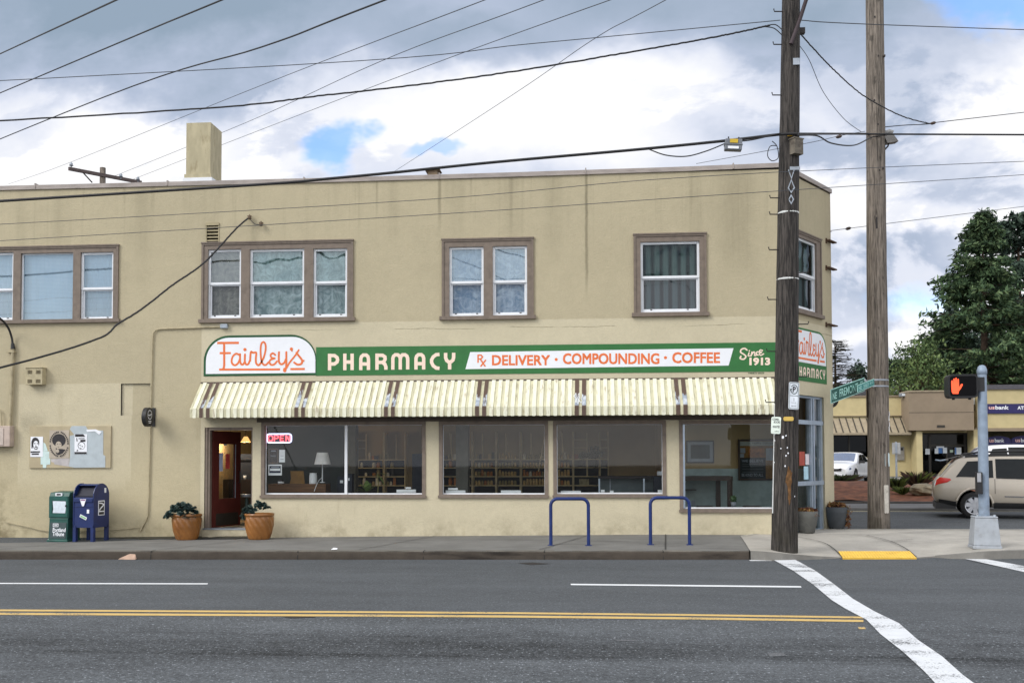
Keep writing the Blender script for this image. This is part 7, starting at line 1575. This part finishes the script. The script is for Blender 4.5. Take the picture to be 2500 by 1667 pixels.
# ---------------------------------------------------------------- cars
m_tyre = pm('tyre', (.018, .018, .019), .85); m_rim = pm('alloy', C(196, 198, 204, .9), .3, .8, var=.05); m_chrome = pm('chrome', C(220, 222, 226, .95), .15, 1.); m_plas = pm('black_plastic', (.022, .022, .024), .6); m_cglass = glass('car_glass', 1.2, (.10, .11, .12), 0, 1, .06); m_red = pm('tail_red', C(206, 40, 34, .9), .25, coat=.6); m_lampc = pm('lamp_clear', C(150, 160, 190, .9), .15, .5, coat=.8); m_shadow = m_plas
def carpaint(name, col): return pm(name, col, .38, .25, var=.03, scale=2, spec=.5, coat=.7)
def interp(tab, x):
    for (a, va), (b, vb) in zip(tab, tab[1:]):
        if x <= b: return va+(vb-va)*max(0, (x-a))/(b-a)
    return tab[-1][1]
def car(label, paint_, spec, loc, rz, group=None, name='parked_car'):
    t = thing(name, label, 'car', loc, group); WL[t.name] = V(); L_ = spec['L']; HW = spec['W']/2; belt = spec['belt']
    def top(x): return interp(spec['top'], x)
    def bot(x): return interp(spec['bot'], x)
    def hw(x): return HW*interp(spec['plan'], x)
    def ring(x):
        zt, zb, w_ = top(x), bot(x), hw(x); bl = min(interp(belt, x), zt-.05); g_ = max(0, (zt-bl)/.6); wr = w_*(.975-.20*min(1, g_)**1.2)
        mid = zb+(bl-zb)*.52
        return [(0, zb), (w_*.86, zb), (w_*.965, zb+.08), (w_*1.0, mid), (w_*.992, mid+(bl-mid)*.55), (w_*.968, bl), (w_*.968+(wr-w_*.968)*.5, bl+(zt-.045-bl)*.5), (wr, zt-.06), (wr*.92, zt-.015), (wr*.6, zt+.012), (0, zt+.022)]
    st = spec['st']; m = MB(); n = 11; vs = []
    for x in st:
        h = ring(x); vs += [(x, -y, z) for y, z in h]+[(x, y, z) for y, z in reversed(h[1:-1])]
    K = 2*n-2; m.add(vs, [(i*K+j, i*K+(j+1) % K, (i+1)*K+(j+1) % K, (i+1)*K+j) for i in range(len(st)-1) for j in range(K)], 0, True)
    m.add(vs[:K], [tuple(range(K))], 0, True); m.add(vs[-K:], [tuple(range(K-1, -1, -1))], 0, True)
    body = m.build('body', paint_, t)
    bpy.context.view_layer.update()
    # round the wheel openings out of the sides
    wr_ = spec['wr']; cut = MB()
    for wx in spec['wheels']:
        N = 26
        for sy in (-1, 1):
            y0, y1 = (HW+.2)*sy, (HW-.30)*sy
            pts = [(wx+(wr_+.065)*math.cos(2*math.pi*k/N), wr_+(wr_+.065)*math.sin(2*math.pi*k/N)) for k in range(N)]; cut.prism(pts, min(y0, y1), max(y0, y1))
    co = cut.build('cut', m_plas, t); sub = body.modifiers.new('s', 'SUBSURF'); sub.levels = sub.render_levels = 1
    bo_ = body.modifiers.new('b', 'BOOLEAN'); bo_.object = co; bo_.operation = 'DIFFERENCE'; bo_.solver = 'EXACT'
    bpy.context.view_layer.update(); dg = bpy.context.evaluated_depsgraph_get(); me = bpy.data.meshes.new_from_object(body.evaluated_get(dg)); body.modifiers.clear(); body.data = me; bpy.data.objects.remove(co)
    if len(me.materials) < 2: me.materials.append(m_plas)
    for p in me.polygons:
        p.use_smooth = True; c_ = p.center
        for wx in spec['wheels']:
            if math.hypot(c_.x-wx, c_.z-wr_) < wr_+.058 and abs(c_.y) < HW*.99 and abs(p.normal.y) < .75: p.material_index = 1
    def side(x, f, sy, off):  # f 0 belt .. 1 roof edge
        h = ring(x); (y0, z0), (y1, z1) = h[5], h[7]; y, z = y0+(y1-y0)*f, z0+(z1-z0)*f; return (x, sy*(y+off), z+off*.2)
    for sy in (-1, 1):
        for (xa, xb, xc, xd, f0, f1) in spec['sidewin']:  # bottom xa..xb, top xc..xd
            nx, nf = 10, 5; m = MB()
            m.add([side((xa+(xb-xa)*i/nx)*(1-j/nf)+(xc+(xd-xc)*i/nx)*(j/nf), f0+(f1-f0)*j/nf, sy, .012) for i in range(nx+1) for j in range(nf+1)], [(i*(nf+1)+j, (i+1)*(nf+1)+j, (i+1)*(nf+1)+j+1, i*(nf+1)+j+1) for i in range(nx) for j in range(nf)], 0, True); m.build('side_window', m_cgl2, t)
        def low(x, f, off):
            h = ring(x); zz = h[1][1]+(h[5][1]-h[1][1])*f
            for (y0, z0), (y1, z1) in zip(h[1:6], h[2:7]):
                if z0-1e-6 <= zz <= z1: return (x, sy*(y0+(y1-y0)*(zz-z0)/max(1e-6, z1-z0)+off), zz)
            return (x, sy*(h[5][0]+off), zz)
        for nm, mt, xa, xb, f0, f1, off in spec['strips']:
            m = MB(); nx = 14; m.add([low(xa+(xb-xa)*i/nx, f, off*(1 if 1 else 0)) for i in range(nx+1) for f in (f0, (f0+f1)/2, f1)], [(i*3+j, (i+1)*3+j, (i+1)*3+j+1, i*3+j+1) for i in range(nx) for j in (0, 1)], 0, True); m.build(nm, mt, t)
    for nm, xa, xb, fr0 in spec.get('topglass', ()):
        m = MB(); nx, ny = 8, 8; pp = []
        for i in range(nx+1):
            x = xa+(xb-xa)*i/nx; h = ring(x); 
            for j in range(ny+1):
                v = (-1+2*j/ny)*fr0; y = h[8][0]*v; a = abs(v); z = h[8][1]+(h[10][1]-h[8][1])*(1-a*a) if a < 1 else h[8][1]; pp.append((x, y, z+.014))
        m.add(pp, [(i*(ny+1)+j, (i+1)*(ny+1)+j, (i+1)*(ny+1)+j+1, i*(ny+1)+j+1) for i in range(nx) for j in range(ny)], 0, True); m.build(nm, m_wgl, t)
    for wx in spec['wheels']:
        for sy in (-1, 1):
            yo = sy*(HW-.005); yi = sy*(HW-.23); m = MB(M4.Translation(V((wx, 0, wr_))))
            N = 32; prf = [(wr_*.66, yo), (wr_*.93, yo), (wr_, yo-sy*.03), (wr_, yi), (wr_*.66, yi)]
            vs = [(r*math.cos(6.2832*k/N), y, r*math.sin(6.2832*k/N)) for r, y in prf for k in range(N)]; m.add(vs, [(i*N+k, i*N+(k+1) % N, (i+1)*N+(k+1) % N, (i+1)*N+k) for i in range(4) for k in range(N)], 0, True); wh = m.build('wheel', m_tyre, t)
            m = MB(M4.Translation(V((wx, 0, wr_)))); r1 = wr_*.67; N = 32
            vs = [(r*math.cos(6.2832*k/N), y, r*math.sin(6.2832*k/N)) for r, y in ((r1, yo-sy*.005), (r1*.9, yo-sy*.012), (r1*.88, yo-sy*.10)) for k in range(N)]; m.add(vs, [(i*N+k, i*N+(k+1) % N, (i+1)*N+(k+1) % N, (i+1)*N+k) for i in range(2) for k in range(N)], 0, True)
            for k in range(spec.get('spokes', 6)):
                a = 6.2832*k/spec.get('spokes', 6)+.35; d = V((math.cos(a), 0, math.sin(a))); s = V((-math.sin(a), 0, math.cos(a)))
                p0 = d*r1*.12; p1 = d*r1*.92; y_ = V((0, yo-sy*.02, 0)); y2_ = V((0, yo-sy*.05, 0)); m.add([p0-s*.035+y_, p0+s*.035+y_, p1+s*.055+y_, p1-s*.055+y_, p0-s*.05+y2_, p0+s*.05+y2_, p1+s*.07+y2_, p1-s*.07+y2_], [(0, 1, 2, 3), (0, 3, 7, 4), (1, 5, 6, 2)])
            m.add([(r1*.24*math.cos(6.2832*k/12), yo-sy*.012, r1*.24*math.sin(6.2832*k/12)) for k in range(12)], [tuple(range(12))]); m.build('rim', m_rim, wh)
            m = MB(M4.Translation(V((wx, 0, wr_)))); m.add([(r1*.9*math.cos(6.2832*k/N), yo-sy*.10, r1*.9*math.sin(6.2832*k/N)) for k in range(N)], [tuple(range(N))]); m.build('brake_disc', m_plas, wh)
    for fn in spec.get('extra', ()): fn(t, ring, side, HW, paint_)
    t.rotation_euler.z = rz; return t
m_cgl2 = pm('tinted_glass', (.010, .012, .013), .06, spec=.25, coat=.0); m_wgl = pm('windscreen_glass', C(70, 92, 128, .8), .05, .0, spec=.9, coat=.9)
WAG = dict(L=4.78, W=1.82, wr=.335, wheels=(.92, 3.68), spokes=7,
    top=[(0, .80), (.02, .92), (.10, 1.02), (.32, 1.30), (.52, 1.50), (.66, 1.555), (1.4, 1.60), (2.4, 1.60), (3.0, 1.50), (3.55, 1.12), (3.75, 1.05), (4.5, .90), (4.7, .78), (4.78, .62)],
    bot=[(0, .50), (.03, .40), (.5, .30), (1.3, .26), (3.3, .26), (4.4, .30), (4.78, .42)], plan=[(0, .80), (.03, .88), (.15, .955), (.5, .985), (1.0, 1.), (3.8, 1.), (4.5, .93), (4.72, .78), (4.78, .68)], belt=[(0, .98), (.6, 1.03), (2.5, .96), (3.5, .92), (4.78, .8)],
    st=[0, .02, .06, .12, .2, .32, .42, .52, .66, .85, 1.1, 1.4, 1.8, 2.2, 2.6, 3.0, 3.2, 3.4, 3.55, 3.75, 4.1, 4.5, 4.65, 4.74, 4.78],
    sidewin=[(.50, 1.36, .78, 1.36, .05, .86), (1.42, 2.32, 1.42, 2.32, .03, .92), (2.38, 3.36, 2.38, 2.92, .03, .92)],
    strips=[('lower_cladding', m_plas, .10, .50, .0, .17, .006), ('lower_cladding', m_plas, 1.36, 3.22, -.0, .20, .006), ('door_moulding', m_chrome, 1.60, 3.1, .40, .435, .014), ('door_seam', m_plas, 2.34, 2.352, .2, 1., .003), ('door_seam', m_plas, 1.385, 1.397, .5, 1., .003), ('door_handle', m_chrome, 2.08, 2.28, .80, .85, .025)],
    topglass=[('rear_window', .13, .48, .86), ('windscreen', 3.02, 3.52, .92)])
def wag_extra(t, ring, side, HW, pt):
    for sy in (-1, 1):
        m = MB(); cl = [(.02, .62), (.055, .86), (.13, .97), (.36, .92), (.40, .86), (.30, .76), (.10, .68)]
        def sp(x, f, off):
            h = ring(x); zb, bl = h[1][1], h[5][1]; z = .44+f*.62
            for (y0, z0), (y1, z1) in zip(h[1:7], h[2:8]):
                if z0 <= z <= z1+1e-6: return (x, sy*(y0+(y1-y0)*(z-z0)/max(1e-6, z1-z0)+off), z)
            return (x, sy*(h[7][0]+off), z)
        c_ = sp(.17, .82, .045); ps_ = [sp(*q, .012) for q in cl]; m.add([c_]+ps_, [(0, i+1, (i+1) % len(ps_)+1) for i in range(len(ps_))], 0, True); m.build('tail_light', m_red, t)
        rail = [(x, sy*(HW*.70), interp(WAG['top'], x)+z) for x, z in ((.72, .02), (.82, .075), (1.5, .085), (2.4, .08), (2.75, .0))]; m = MB(); m.tube(smoothpts(rail), .022, 6); m.box(.74, 2.7, sy*HW*.70-.02, sy*HW*.70+.02, 1.54, 1.62); m.build('roof_rail', m_plas, t)
    m = MB(); m.add([(.34, -HW*.62, 1.50), (.34, HW*.62, 1.50), (.70, HW*.66, 1.595), (.70, -HW*.66, 1.595), (.36, -HW*.62, 1.465), (.36, HW*.62, 1.465)], [(0, 1, 2, 3), (0, 4, 5, 1)]); m.build('rear_spoiler', pt, t)
    m = MB(); m.box(.02, .5, -HW*.85, HW*.85, .24, .40); m.tube([(.18, -.45, .27), (.5, -.45, .27)], .04); m.build('rear_valance', m_plas, t)
    for f in (0,):
        m = MB()
        for sy in (-1,):
            pp = []
            for a in range(8, 176, 12):
                x, z = .92+.425*math.cos(R(a)), .335+.425*math.sin(R(a)); pp.append((x, sy*(HW*.992+.004), z))
            m.tube(pp, .03, 6, flat=.8)
        m.build('wheel_arch_lip', pt, t)
WAG['extra'] = (wag_extra,)
c_ = G(2367, 1266); sc_w = 1.0; rx_ = R(-16)
# rear wheel contact point goes to c_ on the near side
def place(spec, cpt, wx, rz, sy=-1):
    d = V((wx*math.cos(rz)-sy*spec['W']/2*math.sin(rz), wx*math.sin(rz)+sy*spec['W']/2*math.cos(rz), 0)); return V(cpt)-d
tan = carpaint('tan_paint', C(190, 180, 166, .85))
lc = place(WAG, c_, .92, rx_)
lc.z = c_.z; lc.x += .13
car('tan estate car with dark glass and alloy wheels, passing behind the signal post', tan, WAG, lc, rx_, name='estate_car')
SED = dict(L=4.6, W=1.78, wr=.32, wheels=(.95, 3.65), spokes=5,
    top=[(0, .70), (.03, .80), (.25, .90), (1.1, .98), (1.25, 1.02), (1.95, 1.38), (2.4, 1.44), (3.0, 1.42), (3.8, 1.08), (4.4, 1.02), (4.56, .9), (4.6, .7)],
    bot=[(0, .34), (.05, .22), (.5, .20), (4.0, .2), (4.5, .26), (4.6, .4)], plan=[(0, .74), (.05, .84), (.22, .93), (.6, .985), (1.2, 1.), (3.6, 1.), (4.4, .93), (4.6, .78)], belt=[(0, .72), (1.2, .90), (3.5, .98), (4.6, .9)],
    st=[0, .03, .1, .25, .6, 1.0, 1.1, 1.25, 1.5, 1.75, 1.95, 2.2, 2.4, 2.7, 3.0, 3.3, 3.6, 3.8, 4.1, 4.4, 4.52, 4.56, 4.6],
    sidewin=[(1.55, 2.48, 2.05, 2.48, .06, .9), (2.54, 3.45, 2.54, 3.05, .06, .9)], strips=[('door_seam', m_plas, 2.50, 2.51, .1, 1., .003), ('lower_sill', m_plas, .02, .4, -.0, .10, .006)], topglass=[('windscreen', 1.24, 1.94, .93), ('rear_window', 3.05, 3.75, .9)])
def sed_extra(t, ring, side, HW, pt):
    m = MB(); m.box(-.012, .10, -HW*.52, HW*.52, .57, .67); m.build('grille', m_plas, t)
    m = MB(); m.box(-.01, .12, -HW*.60, HW*.60, .24, .33); m.build('lower_intake', m_plas, t)
    for sy in (-1, 1):
        m = MB(); m.add([(-.004, sy*HW*.54, .57), (-.004, sy*HW*.54, .675), (.03, sy*HW*.74, .70), (.22, sy*HW*.945, .74), (.26, sy*HW*.955, .66), (.06, sy*HW*.80, .58)], [(0, 1, 2, 3, 4, 5)]); m.build('headlight', m_lampc, t)
        m = MB(); m.box(1.62, 1.78, sy*HW*1.0-.02 if sy > 0 else sy*HW*1.0-.20, sy*HW*1.0+.20 if sy > 0 else sy*HW*1.0+.02, .93, 1.05); m.build('wing_mirror', m_plas, t)
SED['extra'] = (sed_extra,)
white = carpaint('white_paint', C(240, 242, 246, .92))
pc = P(2091, 1182, 46); pc.z = ground(pc.x, 46)
rz = R(62)
# front faces the camera-left; the near front wheel is on the car's right-hand (camera right) side
car('white saloon parked nose out in front of the bank, left of the pale pole', white, SED, place(SED, pc, .95, rz, -1), rz, name='saloon_car')
VAN = dict(WAG); VAN['top'] = [(x, z*1.09) for x, z in WAG['top']]; VAN['belt'] = [(x, z*1.07) for x, z in WAG['belt']]; VAN['strips'] = [('lower_cladding', m_plas, 1.36, 3.22, -.0, .20, .006)]; VAN['extra'] = ()
pc = P(2362, 1110, 44.5); pc.z = ground(0, 44.5)
car('white sport utility vehicle parked behind the tan estate car, only its roof and glass showing', white, VAN, pc, R(-1), name='sport_utility_vehicle')
pc = P(2494, 1110, 45.5); pc.z = ground(0, 45.5)
car('second white vehicle at the right edge, parked beside the bank cash machines', white, VAN, pc, R(1), name='sport_utility_vehicle')

# ---------------------------------------------------------------- trees
def leafmats(nm, cols): return [pm(nm+'_%d' % i, c, .75, var=.35, scale=.8, spec=.2) for i, c in enumerate(cols)]
m_con = leafmats('conifer', (C(50, 70, 50, .8), C(72, 94, 64, .8), C(104, 124, 86, .8))); m_con2 = leafmats('conifer_blue', (C(48, 62, 54, .8), C(64, 82, 70, .8), C(86, 104, 86, .8)))
m_dec = leafmats('broadleaf', (C(62, 80, 50, .8), C(84, 104, 64, .8), C(108, 126, 80, .8))); m_ced = leafmats('cedar', (C(48, 54, 42, .7), C(64, 70, 54, .7))); m_trunk = pm('bark', C(84, 68, 56, .7), .95, var=.3, scale=5)
def conifer(label, base, H, Rm, n, size, mats, seed, low=.12, droop=.35, per=14, power=.85, name='conifer_tree', clump=.55):
    rg = random.Random(seed); t = thing(name, label, 'tree', base, 'trees behind the bank'); b = V(base)
    m = MB(); m.tube([b-V((0, 0, .2)), b+V((0, 0, H*.5)), b+V((0, 0, H*.97))], [H*.022, H*.013, .03], 8); 
    cr = MB(); lob = [rg.uniform(.75, 1.15) for _ in range(9)]
    for i in range(n):
        f = low+(1-low)*(rg.random()**1.25); az = rg.uniform(0, 6.283); L_ = Rm*((1-f)/(1-low)+.02)**power*rg.uniform(.55, 1.18)*lob[int((az/6.283*3+f*5)) % 9]
        d = V((math.cos(az), math.sin(az), 0)); p0 = b+V((0, 0, f*H)); tip = p0+d*L_+V((0, 0, L_*(.12-droop*rg.random())+.3*(f > .85)))
        if i % 3 == 0: m.tube([p0, p0.lerp(tip, .55), tip], [.05, .03, .012], 4)
        for k in range(per):
            u = rg.random()**.55; c = p0.lerp(tip, .12+.9*u)+V((rg.gauss(0, clump*.45), rg.gauss(0, clump*.45), rg.gauss(-.12, clump*.3)))
            a = (d*rg.uniform(.1, 1)+V((rg.gauss(0, .45), rg.gauss(0, .45), rg.gauss(-.3, .45)))).normalized(); s = a.cross(V((rg.gauss(0, 1), rg.gauss(0, 1), rg.gauss(0, 1)))).normalized()
            sz = size*rg.uniform(.55, 1.35); mi = min(len(mats)-1, int(rg.random()*len(mats)*.75+.35*(k % 3 == 0)*len(mats)*.8))
            cr.add([c-a*sz-s*sz*.1, c-s*sz*.36, c+a*sz, c+s*sz*.36], [(0, 1, 2, 3)], mi)
    m.build('trunk', m_trunk, t); cr.build('crown', mats, t); return t
def at_tree(px, Y): q = P(px, 1100, Y); return V((q.x, Y, ground(q.x, Y)))
def hgt(px, py, Y): return P(px, py, Y).z-ground(0, Y)
conifer('tallest dark green conifer with a ragged crown, behind the bank and the signal', at_tree(2408, 70), hgt(2395, 528, 70), 7.0, 470, .21, m_con, 5, .08, .40, 84, .78, clump=.40)
conifer('bluish dark conifer standing behind the tallest tree at the right edge', at_tree(2496, 82), hgt(2472, 526, 82), 8.0, 400, .25, m_con2, 9, .1, .3, 72, .58, clump=.46)
conifer('medium dark conifer filling the gap left of the tallest tree', at_tree(2330, 74), hgt(2330, 760, 74), 5.2, 300, .23, m_con2, 14, .05, .35, 60, .7, clump=.42)
def broadleaf(label, base, H, Rm, n, size, mats, seed, name='broadleaf_tree'):
    rg = random.Random(seed); b = V(base); t = thing(name, label, 'tree', base, 'trees behind the bank'); m = MB(); m.tube([b, b+V((0, 0, H*.45)), b+V((.1, 0, H*.75))], [.2, .12, .04], 8); cr = MB()
    for i in range(n):
        az = rg.uniform(0, 6.283); el = rg.uniform(.05, 1.45); rr_ = Rm*rg.uniform(.35, 1.05); c = b+V((math.cos(az)*math.cos(el)*rr_, math.sin(az)*math.cos(el)*rr_, H*.45+math.sin(el)*H*.52*rg.uniform(.6, 1.08)))
        if i % 3 == 0: m.tube([b+V((0, 0, H*.4)), c], [.05, .012], 4)
        mi0 = rg.randrange(len(mats))
        for k in range(18):
            p = c+V((rg.gauss(0, .32), rg.gauss(0, .32), rg.gauss(0, .38))); a = V((rg.gauss(0, .6), rg.gauss(0, .6), rg.gauss(.6, .5))).normalized(); s = a.cross(V((rg.gauss(0, 1), rg.gauss(0, 1), rg.gauss(0, 1)))).normalized(); sz = size*rg.uniform(.6, 1.3)
            cr.add([p-a*sz, p-s*sz*.45, p+a*sz, p+s*sz*.45], [(0, 1, 2, 3)], mi0 if rg.random() < .7 else rg.randrange(len(mats)))
    m.build('trunk', m_trunk, t); cr.build('crown', mats, t)
broadleaf('light green young broadleaf tree between the pale pole and the tall conifers', at_tree(2258, 66), hgt(2235, 828, 66), 2.1, 190, .13, m_dec, 3)
broadleaf('smaller light green tree directly right of the pale pole', at_tree(2205, 68), hgt(2205, 862, 68), 1.5, 110, .12, m_dec, 6)
conifer('dark shrubby conifer just behind the white gable', at_tree(2238, 80), hgt(2238, 880, 80), 3.0, 190, .22, m_con2, 22, .1, .3, 36, .6)
conifer('dark low conifer between the pale pole and the gable', at_tree(2180, 84), hgt(2180, 885, 84), 2.4, 170, .22, m_con2, 23, .1, .3, 36, .6)
conifer('bushy dark conifer directly left of the pale pole', at_tree(2098, 84), hgt(2098, 893, 84), 2.6, 170, .2, m_con2, 24, .15, .2, 34, .6)
# cedar with flat layered boughs
b = at_tree(2042, 62); H = hgt(2042, 833, 62); t = thing('cedar_tree', 'sparse cedar with flat layered boughs beside the corner of the shop', 'tree', b, 'trees behind the bank'); rg = random.Random(31); m = MB(); m.tube([b, b+V((0, 0, H*.99))], [.2, .03], 8); cr = MB()
for i in range(34):
    f = .42+.57*i/33; L_ = 2.7*(1-f)**.62*rg.uniform(.7, 1.1)+.35
    for az in [rg.uniform(0, 6.28) for _ in range(3)]:
        d = V((math.cos(az), math.sin(az)*.8, rg.uniform(-.12, .14))); p0 = b+V((0, 0, f*H)); m.tube([p0, p0+d*L_*.6, p0+d*L_+V((0, 0, -.06))], [.035, .02, .008], 4)
        for k in range(30):
            u = rg.uniform(.2, 1.05); c = p0+d*L_*u+V((rg.gauss(0, .12), rg.gauss(0, .12), rg.gauss(0, .04))); a = V((rg.gauss(d.x, .5), rg.gauss(d.y, .5), rg.gauss(0, .1))).normalized(); s = a.cross(V((0, 0, 1))); sz = rg.uniform(.10, .20); cr.add([c-a*sz, c-s*sz*.3+V((0, 0, .02)), c+a*sz, c+s*sz*.3], [(0, 1, 2, 3)], rg.randrange(2))
m.build('trunk', m_trunk, t); cr.build('crown', m_ced, t)
# distant wood closing the horizon
m = MB(); rg = random.Random(77)
for i in range(900):
    x = rg.uniform(-60, 190); y = 135+rg.uniform(-4, 6); h = 2.6+1.4*math.sin(x*.21)+1.1*math.sin(x*.53+1)
    c = V((x, y, ground(0, 100)+rg.random()**.6*max(.6, h))); 
    for k in range(8):
        a = V((rg.gauss(0, 1), rg.gauss(0, 1), rg.gauss(0, 1))).normalized(); s = a.cross(V((rg.gauss(0, 1), rg.gauss(0, 1), 1))).normalized(); p = c+V((rg.gauss(0, .9), rg.gauss(0, .5), rg.gauss(0, .5))); m.add([p-a*.8, p-s*.5, p+a*.8, p+s*.5], [(0, 1, 2, 3)], rg.randrange(3))
m.build('distant_wood', m_con2, kind='stuff')
